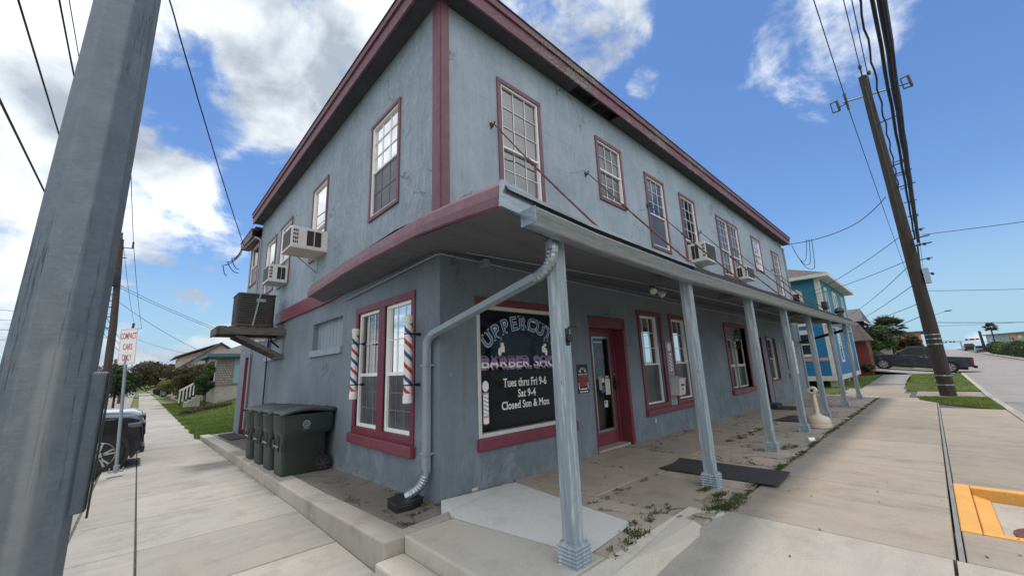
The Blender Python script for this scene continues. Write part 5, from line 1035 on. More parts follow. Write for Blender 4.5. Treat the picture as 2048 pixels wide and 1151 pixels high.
tufts('dead_weeds', sp, MT['dead_weed'], .04, 40)
mb = MB()
for k in range(420):
    x, y = RNG.uniform(1.0, 17), -RNG.uniform(.1, 2.4)
    if k % 3 == 0: x, y = RNG.uniform(4.2, 7), -RNG.uniform(1, 1.7)
    if k % 11 == 0: x, y = RNG.uniform(-2.5, 4), -RNG.uniform(2.6, 5)
    zz_ = (pz(x) if y > -2.4 else max(rz(x, y), wr(x, y)) if x > 1.7 else rz(x, y))+.004; a = RNG.uniform(0, 6.28); s = RNG.uniform(.008, .022); c = Vector((x, y, zz_)); u = Vector((math.cos(a), math.sin(a), RNG.uniform(-.1,.3)))*s; v = Vector((-math.sin(a), math.cos(a), .1))*s*.45
    mb.add([c-u, c-v, c+u+Vector((0,0,.004)), c+v], [(0,1,2,3)])
tag(mb.build('leaf_litter', MT['dead_weed'], recalc=False), kind='stuff')

# ------------------------------------------------------------------ street furniture, left side
az = math.radians(96.55); base = Vector((CAM.x+2.2*math.cos(az), CAM.y+2.2*math.sin(az), -.28))
sp_ = thing('street_pole', 'thick galvanised octagonal street pole close to the camera at the left', 'pole', base)
mb = MB(); hts = [0, 1.0, 2.0, 3.0, 4.5, 7.0]; n = 8; rows = []
for h in hts:
    r = .137 - .0105*h; cx1 = base.x + .0075*h*1.0; rows.append([(cx1+r*math.cos(PI/8*.6+2*PI*k/n), base.y+r*math.sin(PI/8*.6+2*PI*k/n), base.z+h) for k in list(range(n))+[0]])
mb.grid(rows); mb.build('shaft', MT['zinc_pole'], sp_, bevel=.006, bseg=2)
mb = MB(); mb.box(base.x-.17, base.x+.17, base.y-.17, base.y+.17, base.z+.0, base.z+.03); mb.build('base_plate', MT['zinc_pole'], sp_, bevel=.004)
mb = MB(); x0 = base.x+.135-.02; mb.hexa([(x0-.09, base.y-.075, 1.003),(x0+.045, base.y+.00, 1.003),(x0+.045, base.y+.05, 1.003),(x0-.09, base.y+.05, 1.003)], [(x0-.07, base.y-.070, 1.497),(x0+.048, base.y+.00, 1.50),(x0+.048, base.y+.05, 1.50),(x0-.07, base.y+.05, 1.497)]); mb.build('wrap_plate', MT['zinc_pole'], sp_, bevel=.008)
mb = MB(); mb.beam((x0+.051, base.y+.0, .985), (x0+.054, base.y+.0, 1.50), .006, .03, (0,1,0)); mb.build('dark_edge', MT['black_plastic'], sp_)
mb = MB(); mb.beam((base.x-.107, base.y-.068, 1.262), (base.x-.107, base.y-.068, 1.305), .03, .006, (-.8,-.6,0)); stk = mb.build('black_sticker', MT['ink_black'], sp_)
# parking sign
cs = thing('parking_sign', 'white COMPACT CARS ONLY sign with red letters on a thin grey post', 'sign', (-2.77, 7.7, -.29))
mb = MB(); mb.tube([(-2.775,7.7,-.31),(-2.895,7.7,2.05)], .030, 10); mb.build('post', MT['grey_paint_metal'], cs, smooth=True)
mb = MB(); mb.box(-2.89,-2.66,7.62,7.78,-.29,-.27); mb.lathe((-2.775,7.7,-.27), [(.05,0),(.05,.10),(.04,.11)], 10)
for dx in (-.10, .10): mb.tube([(-2.775+dx,7.66,-.28),(-2.775+dx,7.66,-.20)], .012, 6)
mb.build('bolted_base', MT['grey_paint_metal'], cs)
th_ = math.radians(-52); su = Vector((math.cos(th_), math.sin(th_), 0)); sn = Vector((math.sin(th_), -math.cos(th_), 0)); sc_ = Vector((-2.868, 7.7, 2.24)); tl = Vector((-.045, 0, 1)).normalized()
if sn.dot(Vector((CAM.x, CAM.y, 0))-Vector((sc_.x, sc_.y, 0))) < 0: sn = -sn
def fs_(u, v, d): return tuple(sc_+su*u+tl*v+sn*(.033+d))
mb = MB(); mb.prism([(-.225+.03,-.385),(.225-.03,-.385),(.225,-.355),(.225,.355),(.195,.385),(-.195,.385),(-.225,.355),(-.225,-.355)], 0, .004, fs_); mb.build('plate', MT['white_vinyl'], cs)
mb = MB(); put_text(mb, 'COMPACT', fs_, -.195, .195, .16, .29, .006, .012); put_text(mb, 'CARS', fs_, -.12, .12, -.07, .06, .006, .012); put_text(mb, 'ONLY', fs_, -.12, .12, -.30, -.17, .006, .012); mb.build('lettering', MT['ink_red'], cs, recalc=False)
mb = MB()
for a, b, c, d in ((-.205,.205,.360,.366),(-.205,.205,-.366,-.360),(-.211,-.205,-.36,.36),(.205,.211,-.36,.36)): rectp(mb, fs_, a, b, c, d, .0062, 0)
mb.build('border_line', MT['ink_red'], cs, recalc=False)

# ------------------------------------------------------------------ vehicles
plain('chrome', (.6,.6,.62), .15, 1.); plain('tail_red', (.35,.01,.01), .25); plain('lens', (.10,.11,.12), .08); plain('auto_glass', (.006,.007,.009), .06); MT['auto_glass'].node_tree.nodes['Principled BSDF'].inputs['Specular IOR Level'].default_value = .25
def carpaint(nm, c):
    m, t, p, out = nodes(nm); g = G(t); v = g.pos((1,1,1)); g.lk(g.mix(g.rng(g.noise(v, 3, 5, .6), .4, .7, 0, .12), c, (.25,.24,.22)), p.inputs['Base Color']); p.inputs['Roughness'].default_value = .3; p.inputs['Coat Weight'].default_value = .2 if c[0] < .1 else .6; p.inputs['Coat Roughness'].default_value = .05; p.inputs['Specular IOR Level'].default_value = .25 if c[0] < .1 else .5
carpaint('paint_black', (.004,.005,.009)); carpaint('paint_white', (.66,.67,.68)); carpaint('paint_slate', (.012,.016,.026)); carpaint('paint_maroon', (.045,.006,.008)); carpaint('paint_grey', (.12,.13,.14))
def vehicle(label, loc, rotz, kind, paint, cat, tilt=0):
    t = thing('parked_car', label, cat, loc); t.name = {'truck': 'pickup_truck', 'suv': 'sport_utility_car', 'car': 'passenger_car'}[kind]
    L_, W_, wb = {'truck': (5.8, 1.98, 3.65), 'suv': (5.1, 1.98, 2.95), 'car': (4.7, 1.84, 2.8)}[kind]
    wr0 = {'truck': .40, 'suv': .43, 'car': .34}[kind]; fx = L_/2; fa = {'truck': .95, 'suv': .68, 'car': .9}[kind]; wf = fx-fa; wr1 = wf-wb
    low, belt, hood, top = {'truck': (.42, 1.22, 1.18, 1.93), 'suv': (.36, 1.27, 1.23, 1.95), 'car': (.22, .92, .88, 1.45)}[kind]
    o_ = Vector(loc); mb = MB()
    def arch(xc, n=9): return [(xc-(wr0+.075)*math.cos(PI*k/n)*-1, wr0+(wr0+.075)*math.sin(PI*k/n)) for k in range(n+1)]
    fa_ = [(x, z) for x, z in arch(wf)]; ra_ = [(x, z) for x, z in arch(wr1)]
    # outline, from front bottom, over the hood to the rear, then back under with the arches
    pts = [(wf+wr0+.12, low-.06), (fx-.10, low-.04), (fx-.015, low+.14), (fx, low+.36), (fx-.035, hood-.22), (fx-.10, hood-.09), (fx-.26, hood-.025)]
    cow = wf-.62 if kind != 'truck' else wf-.72
    pts += [(wf, hood+.01), (cow, belt)]
    if kind == 'truck': pts += [(-1.05, belt), (-1.06, belt-.02), (-fx+.02, belt-.02), (-fx, belt-.10), (-fx, low+.10)]
    else: pts += [(-fx+.25, belt+.02), (-fx+.04, belt-.08), (-fx, low+.35), (-fx+.05, low)]
    pts += [(wr1-wr0-.12, low-.02)]
    pts += sorted(ra_, key=lambda q: q[0]); pts += [(wr1+wr0+.12, low-.06), (wf-wr0-.12, low-.06)]; pts += sorted(fa_, key=lambda q: q[0])
    # loft across the width with rounded shoulders
    sec = [(-1, .035, .93), (-.985, .012, .97), (-.93, 0, 1.0), (.93, 0, 1.0), (.985, .012, .97), (1, .035, .93)]
    cxm, czm = 0, .7; R_ = []
    for s, ins, _ in sec:
        row = []
        for x, z in pts:
            xx = x-math.copysign(ins, x)*(1 if abs(x) > fx-.4 else 0); zz1 = z-ins*1.2 if z > .85 else z
            fy = W_/2*s*(1-.075*max(0, (abs(x)-(fx-.75))/.75)**2)
            if z > belt-.35: fy *= 1-.03*(z-(belt-.35))/.35
            row.append((o_.x+xx, o_.y+fy, o_.z+zz1))
        row.append(row[0]); R_.append(row)
    mb.grid(R_); mb.add(R_[0][:-1], [tuple(range(len(pts)))]); mb.add(R_[-1][:-1], [tuple(range(len(pts)-1, -1, -1))])
    body = mb.build('body', MT[paint], t, smooth=True)
    # cabin
    if kind == 'truck': prof = [(cow+.05, belt-.01), (cow-.78, top-.05), (cow-1.2, top), (-.85, top), (-1.0, top-.06), (-1.10, belt-.01)]
    elif kind == 'suv': prof = [(cow+.05, belt-.01), (cow-.75, top-.05), (cow-1.1, top), (-fx+.8, top), (-fx+.35, top-.12), (-fx+.12, belt-.01)]
    else: prof = [(cow+.1, belt-.01), (cow-.75, top-.07), (cow-1.1, top), (-.7, top), (-1.1, top-.05), (-fx+.55, belt+.01)]
    mb = MB(); R_ = []
    for s in (-1, -.96, .96, 1):
        R_.append([(o_.x+x, o_.y+s*(W_/2-.05-.20*(z-belt)/(top-belt)-.0), o_.z+z-(.02 if abs(s) == 1 else 0)) for x, z in prof])
    mb.grid(R_); mb.add(R_[0], [tuple(range(len(prof)))]); mb.add(R_[-1], [tuple(range(len(prof)))[::-1]]); mb.build('cab', MT[paint], t, smooth=True)
    # windows, both sides
    xa, xb = prof[0][0]-.18, prof[-1][0]+.10; xm = (prof[2][0]+prof[3][0])/2-.05
    for s in (-1, 1):
        def side(poly, nm):
            mb = MB(); q = [(o_.x+x, o_.y+s*(W_/2-.045-.20*(z-belt)/(top-belt)+.012), o_.z+z) for x, z in poly]; q2 = [(x, y-s*.02, z) for x, y, z in q]; n_ = len(q)
            mb.add(q+q2, [tuple(range(n_)), tuple(range(2*n_-1, n_-1, -1))]+[(i, (i+1)%n_, n_+(i+1)%n_, n_+i) for i in range(n_)]); mb.build(nm, MT['auto_glass'], t)
        zt = top-.13; zb2 = belt+.04
        side([(xa, zb2), (xm+.04, zb2), (xm+.04, zt), (prof[1][0]-.08, zt), (xa-.05, zb2+.05)], 'side_window')
        side([(xm-.04, zb2), (xb+.12, zb2), (prof[4][0]+.10 if kind != 'suv' else prof[3][0]+.1, zt), (xm-.04, zt)], 'side_window')
        mb = MB(); mb.box(o_.x+xa-.12, o_.x+xa+.02, o_.y+s*(W_/2+.02), o_.y+s*(W_/2+.19), o_.z+belt+.02, o_.z+belt+.20); mb.build('mirror', MT['black_plastic'], t, bevel=.04)
        for nm, xx in (('door_handle', xm+.15), ('door_handle', xb+.4)): mb = MB(); mb.box(o_.x+xx, o_.x+xx+.16, o_.y+s*(W_/2-.01), o_.y+s*(W_/2+.02), o_.z+belt-.16, o_.z+belt-.12); mb.build(nm, MT['chrome' if kind == 'truck' else 'black_plastic'], t)
        mb = MB(); mb.box(o_.x+fx-.30, o_.x+fx-.035, o_.y+s*(W_/2-.52), o_.y+s*(W_/2-.045), o_.z+hood-.27, o_.z+hood-.15); mb.build('headlight', MT['lens'], t, bevel=.04)
        mb = MB(); mb.box(o_.x-fx-.008, o_.x-fx+.12, o_.y+s*(W_/2-.20), o_.y+s*(W_/2-.02), o_.z+belt-.45, o_.z+belt-.12); mb.build('tail_light', MT['tail_red'], t, bevel=.02)
        if kind == 'suv': mb = MB(); mb.box(o_.x+fx-.50, o_.x+cow, o_.y+s*(W_/2-.045), o_.y+s*(W_/2-.005), o_.z+hood-.055, o_.z+hood-.045); mb.build('chrome_strip', MT['chrome'], t)
    mb = MB(); q = [(prof[0][0]-.06, belt+.02), (prof[1][0]+.06, top-.10)]; yw = W_/2-.14; yt = W_/2-.30
    nrm_ = Vector((q[1][1]-q[0][1], 0, q[0][0]-q[1][0])).normalized()*.05
    mb.add([(o_.x+q[0][0]+nrm_.x, o_.y-yw, o_.z+q[0][1]+nrm_.z), (o_.x+q[0][0]+nrm_.x, o_.y+yw, o_.z+q[0][1]+nrm_.z), (o_.x+q[1][0]+nrm_.x, o_.y+yt, o_.z+q[1][1]+nrm_.z), (o_.x+q[1][0]+nrm_.x, o_.y-yt, o_.z+q[1][1]+nrm_.z)], [(0,1,2,3)]); mb.build('windscreen', MT['auto_glass'], t)
    mb = MB(); mb.box(o_.x+fx-.03, o_.x+fx+.03, o_.y-W_/2+.42, o_.y+W_/2-.42, o_.z+low+.22, o_.z+hood-.20); mb.build('grille', MT['black_plastic'], t, bevel=.02)
    mb = MB(); mb.box(o_.x+fx-.02, o_.x+fx+.06, o_.y-W_/2+.12, o_.y+W_/2-.12, o_.z+low+.02, o_.z+low+.18); mb.build('front_bumper', MT['chrome' if kind == 'truck' else paint], t, bevel=.03)
    mb = MB(); mb.box(o_.x-fx-.16, o_.x-fx+.02, o_.y-W_/2+.06, o_.y+W_/2-.06, o_.z+low, o_.z+low+.20); mb.build('rear_bumper', MT['chrome' if 0 else 'black_plastic'], t, bevel=.03)
    mb = MB(); mb.box(o_.x-fx+.3, o_.x+fx-.3, o_.y-W_/2+.16, o_.y+W_/2-.16, o_.z+.26, o_.z+low+.3); mb.build('underbody', MT['rubber'], t)
    for xx in (wf, wr1):
        for s in (-1, 1):
            yy = o_.y+s*(W_/2-.12); mb = MB(); mb.lathe((o_.x+xx, yy, o_.z+wr0), [(wr0*.62,-.11),(wr0*.93,-.12),(wr0,-.09),(wr0,.09),(wr0*.93,.12),(wr0*.62,.11),(wr0*.62,-.11)], 32, 'y', False); ty = mb.build('wheel', MT['rubber'], t, smooth=True)
            mb = MB(); ys = yy+s*.105; mb.lathe((o_.x+xx, ys, o_.z+wr0), [(wr0*.60,-.02),(wr0*.66,.0),(wr0*.66,.012),(wr0*.60,.012),(wr0*.60,-.02)], 32, 'y', False)
            for k in range(5 if kind != 'truck' else 6):
                a = 2*PI*k/(5 if kind != 'truck' else 6)+.3; 
                for da in (-.17, .17): mb.beam((o_.x+xx+.05*math.cos(a), ys, o_.z+wr0+.05*math.sin(a)), (o_.x+xx+wr0*.62*math.cos(a+da), ys, o_.z+wr0+wr0*.62*math.sin(a+da)), .035, .02, (0,1,0))
            mb.lathe((o_.x+xx, ys, o_.z+wr0), [(.07,-.01),(.06,.018)], 16, 'y'); mb.build('rim', MT['steel'], ty)
            mb = MB(); mb.lathe((o_.x+xx, yy+s*.07, o_.z+wr0), [(wr0*.60,-.01),(wr0*.60,.01)], 20, 'y'); mb.build('brake_disc', MT['ac_dark'], ty)
            mb = MB(); mb.lathe((o_.x+xx, o_.y+s*(W_/2-.20), o_.z+wr0+.02), [(wr0+.07,-.17),(wr0+.07,.10)], 24, 'y'); mb.build('wheel_well', MT['ac_dark'], t)
    t.rotation_euler = (0, tilt, rotz); return t
vehicle('black sport utility car with its nose at the parking sign', (-4.98, 9.75, -.50), 0, 'suv', 'paint_black', 'car')
vehicle('white pickup parked just beyond the black car', (-5.30, 12.6, -.44), 0, 'truck', 'paint_white', 'pickup truck')
vehicle('dark slate pickup truck parked across the driveway beyond the utility pole', (42.9, -3.2, .04), PI/2, 'truck', 'paint_slate', 'pickup truck', -.10)
def rz_road(x): return road_z(x)
vehicle('small dark red car driving away on the far road', (160, -11.6, road_z(160)), 0, 'suv', 'paint_maroon', 'car', -.015)
vehicle('dark car coming down the far right lane', (126, -11.6, road_z(126)), PI, 'car', 'paint_grey', 'car', .015)
vehicle('black pickup standing behind the bushes on the left street', (1.6, 62, -.25), PI, 'truck', 'paint_black', 'pickup truck')
# ------------------------------------------------------------------ plants
def leaves(clumps, n, size, shell=.35, flat=1.0):
    """n leaf faces spread through the given ellipsoids (cx,cy,cz,rx,ry,rz)"""
    V = []; F = []; wts = np.array([c[3]*c[4]*c[5] for c in clumps])**.7; wts /= wts.sum(); ks = RNG.choice(len(clumps), n, p=wts)
    for k in ks:
        c = clumps[k]; d = RNG.normal(size=3); d /= np.linalg.norm(d); r = (RNG.uniform(shell**3, 1)**(1/3))*(1+RNG.normal()*.07)
        p = np.array(c[:3])+d*r*np.array(c[3:6]); nrm_ = d+RNG.normal(size=3)*.8; nrm_ /= np.linalg.norm(nrm_)+1e-9
        a = np.cross(nrm_, [0, 0, 1.]); a /= np.linalg.norm(a)+1e-9; b = np.cross(nrm_, a); t = RNG.uniform(0, 6.28); u = a*math.cos(t)+b*math.sin(t); v = np.cross(nrm_, u); s = size*RNG.uniform(.5, 1.3)
        i = len(V); V += [tuple(p-u*s), tuple(p-v*s*.45), tuple(p+u*s), tuple(p+v*s*.45)]; F.append((i, i+1, i+2, i+3))
    return V, F
def tree(name, label, cat, base, clumps, n, size, lm, trunk_r=.12, group=None, limbs=True, shell=.35):
    t = thing(name, label, cat, base, group); mb = MB(); mb.add(*leaves(clumps, n, size, shell)); mb.build('crown', MT[lm], t, recalc=False)
    mb = MB(); b = Vector(base); top = Vector(clumps[0][:3]); mid = b.lerp(top, .55)+Vector((.05, .03, 0)); mb.tube([b-Vector((0,0,.2)), mid, top], [trunk_r, trunk_r*.7, trunk_r*.3], 8)
    if limbs:
        for c in clumps[1:]: cc_ = Vector(c[:3]); mb.tube([mid, mid.lerp(cc_, .6)+Vector((0,0,.1)), cc_], [trunk_r*.5, trunk_r*.3, trunk_r*.12], 6)
    mb.build('trunk', MT['bark'], t); return t
def blob_clumps(c, R, n, seed, fl=.75):
    r = random.Random(seed); out_ = [(c[0], c[1], c[2], R[0]*.6, R[1]*.6, R[2]*.65)]
    for k in range(n):
        a = r.uniform(0, 2*PI); e = r.uniform(-.6, 1); q = r.uniform(.45, .85); s = r.uniform(.28, .5)
        out_.append((c[0]+R[0]*q*math.cos(a)*math.cos(e*.9), c[1]+R[1]*q*math.sin(a)*math.cos(e*.9), c[2]+R[2]*q*e*.75, R[0]*s, R[1]*s, R[2]*s*fl))
    return out_
lz = lawn_z
# left street side
tree('leafy_shrub', 'bright green rounded shrub beside the far left sidewalk', 'shrub', (-.1, 38, lz(-.1,38)), blob_clumps((-.05, 38, 1.15), (1.35, 1.2, 1.3), 12, 1), 8500, .09, 'leaf_yellow', .05)
tree('dark_shrub', 'dark brownish green bush between the bright shrub and the cottage steps', 'shrub', (.35, 33.5, lz(.35,33.5)), blob_clumps((.3, 33.5, 1.45), (1.15, .9, 1.25), 12, 2), 9500, .07, 'leaf_brown', .06)
tree('dark_shrub', 'wide dark brown bush behind the bright shrub', 'shrub', (1.0, 43, lz(1,43)), blob_clumps((.9, 43, 1.9), (2.3, 1.6, 1.9), 14, 12), 10000, .10, 'leaf_brown', .06)
tree('corner_shrub', 'deep green shrub covering the front corner of the shingled cottage', 'shrub', (.55, 28.6, lz(.55,28.6)), blob_clumps((.42, 28.6, 1.15), (.60, .5, .95), 11, 3), 8000, .055, 'leaf_dark', .04)
tree('tall_shrub', 'upright yellow green shrub against the cottage window', 'shrub', (.75, 30.2, lz(.75,30.2)), blob_clumps((.72, 30.2, 2.15), (.40, .4, .85), 7, 4), 3000, .06, 'leaf_green', .04)
tree('low_bush', 'low olive bush by the dark pickup behind the bright shrub', 'shrub', (.2, 35.5, .0), blob_clumps((.15, 35.0, .35), (.7, .6, .42), 6, 5), 3000, .06, 'leaf_green', .03)
mb = MB(); cl_ = [(x, 27.2+.4*math.sin(x*3), lz(x, 27)+.12, .26, .3, .17) for x in (-.5, -.2, .1, .4, .7, 1.0, 1.3, 1.6)]; mb.add(*leaves(cl_, 3600, .035, .1)); tag(mb.build('purple_ground_cover', MT['ground_purple'], recalc=False), kind='stuff')
tree('spreading_tree', 'broad dark tree closing the end of the left sidewalk', 'tree', (.6, 86, -.5), blob_clumps((.0, 86, 2.7), (4.6, 3.5, 3.0), 18, 6), 15000, .20, 'leaf_brown', .2)
tree('spreading_tree', 'dark tree behind the far left utility pole', 'tree', (-9.0, 70, -.5), blob_clumps((-8.6, 70, 2.4), (3.6, 3, 2.5), 12, 7), 7000, .18, 'leaf_dark', .2)
tree('street_tree', 'shrubby tree with brownish leaves behind the white pickup', 'tree', (-5.9, 40, -.5), blob_clumps((-5.7, 40, 1.3), (1.6, 1.7, 1.6), 10, 8), 6000, .10, 'leaf_brown', .1)
tree('street_tree', 'thin dark tree between the parking sign and the street pole', 'tree', (-4.1, 46, -.5), blob_clumps((-4.2, 46, 1.75), (1.6, 1.8, 2.35), 18, 9), 12000, .10, 'leaf_dark', .1)
tree('far_tree', 'grey green tree left of the street pole base', 'tree', (-13, 55, -.5), blob_clumps((-13, 55, 2.0), (4, 4, 2.3), 10, 10), 5000, .18, 'leaf_dark', .2)
mb = MB(); cl_ = [(x, 150, 1.2+.8*math.sin(x*.9), 4, 3, 2.4) for x in range(-40, 30, 5)]; mb.add(*leaves(cl_, 9000, .35, .2)); tag(mb.build('far_treeline', MT['leaf_dark'], recalc=False), kind='stuff')
# grass blades
def blades(name, n, samp, h, mt='grass_blade', wd=.006):
    mb = MB(); V = []; F = []
    for k in range(n):
        x, y, z, s = samp(); a = RNG.uniform(0, 6.28); l = RNG.uniform(.15, .6)*h; H = h*RNG.uniform(.5, 1.15)*s; dx, dy = math.cos(a), math.sin(a); i = len(V); w2 = wd*s
        V += [(x-dy*w2, y+dx*w2, z), (x+dy*w2, y-dx*w2, z), (x+dx*l*.4+dy*w2*.7, y+dy*l*.4-dx*w2*.7, z+H*.6), (x+dx*l, y+dy*l, z+H)]; F += [(i, i+1, i+2), (i, i+2, i+3)]
    mb.v = V; mb.f = F; mb.m = [0]*len(F); o = mb.build(name, MT[mt], recalc=False); tag(o, kind='stuff')
def s1():
    y = 13.6+abs(RNG.normal())*9 if RNG.random() < .8 else RNG.uniform(13.6, 45); x = -.95+RNG.exponential(1.6) if RNG.random() < .7 else RNG.uniform(-.95, 5); x += .05*math.sin(y*3)
    return x, y, lz(x, y)-.01, (1.6 if (y < 14.6 or (x > -.3 and y < 16)) else 1)*(1+.012*(y-13))
blades('left_lawn_grass', 42000, s1, .10, wd=.010)
mb = MB(); verge = [((19.75,-5.22),(26.2,-5.22),(26.2,-3.30),(22.3,-3.42)),]
def sheet(name, poly, zf, mt, h=.03, kind='structure'):
    mb = MB(); n = len(poly); mb.add([(x, y, zf(x)+h) for x, y in poly]+[(x, y, zf(x)-.15) for x, y in poly], [tuple(range(n))]+[(i, (i+1)%n, n+(i+1)%n, n+i) for i in range(n)]); tag(mb.build(name, mt), kind=kind)
V1 = [(14.7,-5.24),(19.2,-5.24),(19.25,-3.45),(17.6,-3.55),(16.0,-4.15),(14.75,-5.0)]; V2 = [(22.4,-5.24),(36.9,-5.24),(36.9,-3.0),(26.5,-2.98),(22.4,-3.1)]
sheet('near_verge', V1, lambda x: zx(x), MT['grass_soil'], .0); sheet('far_verge', V2, lambda x: zx(x), MT['grass_soil'], .01)
def inpoly(x, y, P):
    c = False
    for i in range(len(P)):
        (x0, y0), (x1, y1) = P[i], P[i-1]
        if (y0 > y) != (y1 > y) and x < (x1-x0)*(y-y0)/(y1-y0)+x0: c = not c
    return c
def s2():
    while True:
        P = V1 if RNG.random() < .45 else V2; x = RNG.uniform(14.7, 19.2) if P is V1 else RNG.uniform(22.4, 36.9); y = RNG.uniform(-5.22, -2.98)
        if inpoly(x, y, P): return x, y, zx(x)-.005, 1
blades('verge_grass', 30000, s2, .055, wd=.008)
def s3():
    x = RNG.uniform(19.8, 40); y = RNG.uniform(-2.3, 2.5)
    if -1.0 > y and x < 26.3 and (x < 23.4 or y < -1.4) : y = RNG.uniform(-.9, 2.5)
    if 26.4 < x < 36.6 and -2.95 < y < -1.45: y = RNG.uniform(-1.4, 1)
    return x, y, lz(x, y)-.01, 1
blades('right_lawn_grass', 16000, s3, .06, wd=.008)
# ------------------------------------------------------------------ background houses, right
def house(t, x0, x1, y0, y1, zb, ze, mt, nm='wall'):
    mb = MB(); mb.box(x0, x1, y0, y1, zb, ze); return mb.build(nm, MT[mt], t)
def hwin(t, P, u0, u1, v0, v1, tr='white_siding', tw=.10, blindc='blind_dark', d0=0, m_='window_glass', split=True):
    w_ = thing('window', None, None, P((u0+u1)/2, v0, d0)); w_.parent = t; w_.location = Vector(P((u0+u1)/2, v0, d0))-worldloc(t)
    mb = MB(); fbox(mb, P, u0-tw, u0, v0-tw, v1+tw, d0+.0, d0+.05); fbox(mb, P, u1, u1+tw, v0-tw, v1+tw, d0+.0, d0+.05); fbox(mb, P, u0, u1, v1, v1+tw*1.6, d0+.0, d0+.05); fbox(mb, P, u0, u1, v0-tw, v0, d0+.0, d0+.05)
    if split: fbox(mb, P, u0, u1, (v0+v1)/2-.03, (v0+v1)/2+.03, d0+.01, d0+.045)
    mb.build('frame', MT[tr], w_); mb = MB(); fbox(mb, P, u0, u1, v0, v1, d0+.004, d0+.02); mb.build('pane', MT['auto_glass' if m_ == 'dark' else 'blind_dark'], w_); mb = MB(); rectp(mb, P, u0, u1, v0, v1, d0+.03, 0); mb.build('glass', MT['window_glass'], w_)
H1 = thing('blue_house', 'bright blue two storey house with white corner boards beside the stucco building', 'house', (31, 5, -.2)); bx, by = 26.0, -.30
mb = MB(); mb.box(bx, 36.2, by, 9.5, .34, 3.15); mb.build('lower_wall', MT['blue_siding'], H1); mb = MB(); mb.box(bx+.002, 36.198, by+.002, 9.5, 3.15, 6.0); mb.build('upper_wall', MT['teal_siding'], H1)
mb = MB(); mb.box(bx-.03, 36.25, by-.03, 9.6, .07, .34); mb.build('skirt', MT['white_siding'], H1)
mb = MB(); [mb.box(xx, xx+.3, by+.1, by+.4, -.6, .07) for xx in (26.1, 28.5, 31, 33.5, 35.8)]; [mb.box(bx+.1, bx+.4, yy, yy+.3, -.6, .07) for yy in (1.5, 3.5, 6)]; mb.build('piers', MT['curb_old'], H1)
mb = MB(); mb.box(bx-.025, bx+.22, by-.025, by-.001, .34, 6.0); mb.box(bx-.025, bx-.001, by-.001, by+.22, .34, 6.0); mb.build('corner_board', MT['white_siding'], H1); mb = MB(); mb.box(36.0, 36.22, by-.025, by-.001, .34, 6.0); mb.build('corner_board', MT['white_siding'], H1)
mb = MB(); e = .55; zr = 6.0; a_, b_, c_, d_ = (bx-e, by-e, zr), (36.2+e, by-e, zr), (36.2+e, 10, zr), (bx-e, 10, zr); r1, r2_ = (30.6, 4.6, 8.5), (31.6, 5.2, 8.5)
mb.add([(x, y, z+.16) for x, y, z in (a_, b_, c_, d_)]+[r1, r2_], [(0,1,5,4),(1,2,5),(2,3,4,5),(3,0,4)]); mb.build('roof', MT['shingle_brown'], H1); 
mb = MB(); mb.box(bx-e, 36.2+e, by-e, by-e+.03, zr-.02, zr+.17); mb.box(bx-e, bx-e+.03, by-e+.03, 10, zr-.02, zr+.17); mb.box(36.2+e-.03, 36.2+e, by-e+.03, 10, zr-.02, zr+.17); mb.box(bx-e+.03, 36.2+e-.03, by-e+.03, by, zr-.0, zr+.02); mb.box(bx-e+.03, bx, by, 10, zr, zr+.02); mb.build('eaves', MT['white_siding'], H1)
PH = lambda u, v, d: (u, by-d, v); PHW = lambda u, v, d: (bx-d, u, v)
for u0, u1, v0, v1 in ((27.3,27.9,3.7,5.4),(30.2,30.7,3.7,5.4),(31.0,31.5,3.7,5.4),(33.9,34.4,3.7,5.4),(28.8,29.5,1.2,3.0),(33.1,33.7,1.2,3.0)): hwin(H1, PH, u0, u1, v0, v1, tw=.14)
for u0, u1, v0, v1 in ((.75,2.1,3.4,5.2),(.55,2.1,1.6,2.75)): hwin(H1, PHW, u0, u1, v0, v1, tw=.16)
mb = MB(); mb.box(bx-.02, bx-.001, by+.25, 4, 1.2, 1.38); mb.box(26.0, 36.2, by-.6, by-.02, 3.05, 3.1) if 0 else mb.box(bx-.9, 36.4, by-.06, by-.002, 3.08, 3.18); mb.build('belt_board', mat('salmon', (.5,.25,.2), .7), H1)
H2 = thing('red_shed', 'barn red shed with brown roof between the blue house and the trees', 'shed', (38.5, 1.5, 0))
house(H2, 37.4, 40.0, -.9, 3.5, -.3, 2.55, 'barn_siding'); mb = MB(); mb.add([(37.0,-1.2,2.5),(37.0,4,2.5),(38.2,4,3.9),(38.2,-.6,3.9),(40.3,-1.2,2.5),(40.3,4,2.5)], [(0,3,2,1),(4,5,2,3),(0,4,3)]); mb.add([(36.98,-1.22,2.42),(36.98,4,2.42),(36.98,4,2.52),(36.98,-1.22,2.52)],[(0,1,2,3)]); mb.build('roof', MT['shingle_brown'], H2)
mb = MB(); mb.box(37.5, 39.9, -.93, -.905, -.2, 2.0); [mb.box(37.5, 39.9, -.95, -.931, z, z+.05) for z in (.5, 1.2, 1.9)]; mb.build('door', MT['barn_siding'], H2)
H3 = thing('grey_roof_house', 'house with grey gable roof showing above the red shed', 'house', (48, 3, .5)); house(H3, 46, 53, .2, 8, 0, 4.6, 'grey_siding')
mb = MB(); mb.add([(45.6,-.4,4.5),(53.4,-.4,4.5),(53.4,8.4,4.5),(45.6,8.4,4.5),(49.5,.0,6.0),(49.5,8.4,6.0)], [(0,4,5,3),(1,2,5,4),(0,1,4),(3,5,2)]); mb.build('roof', MT['shingle_grey'], H3); mb = MB(); mb.box(45.6, 53.4, -.45, -.41, 4.35, 4.52); mb.build('eaves', MT['white_siding'], H3)
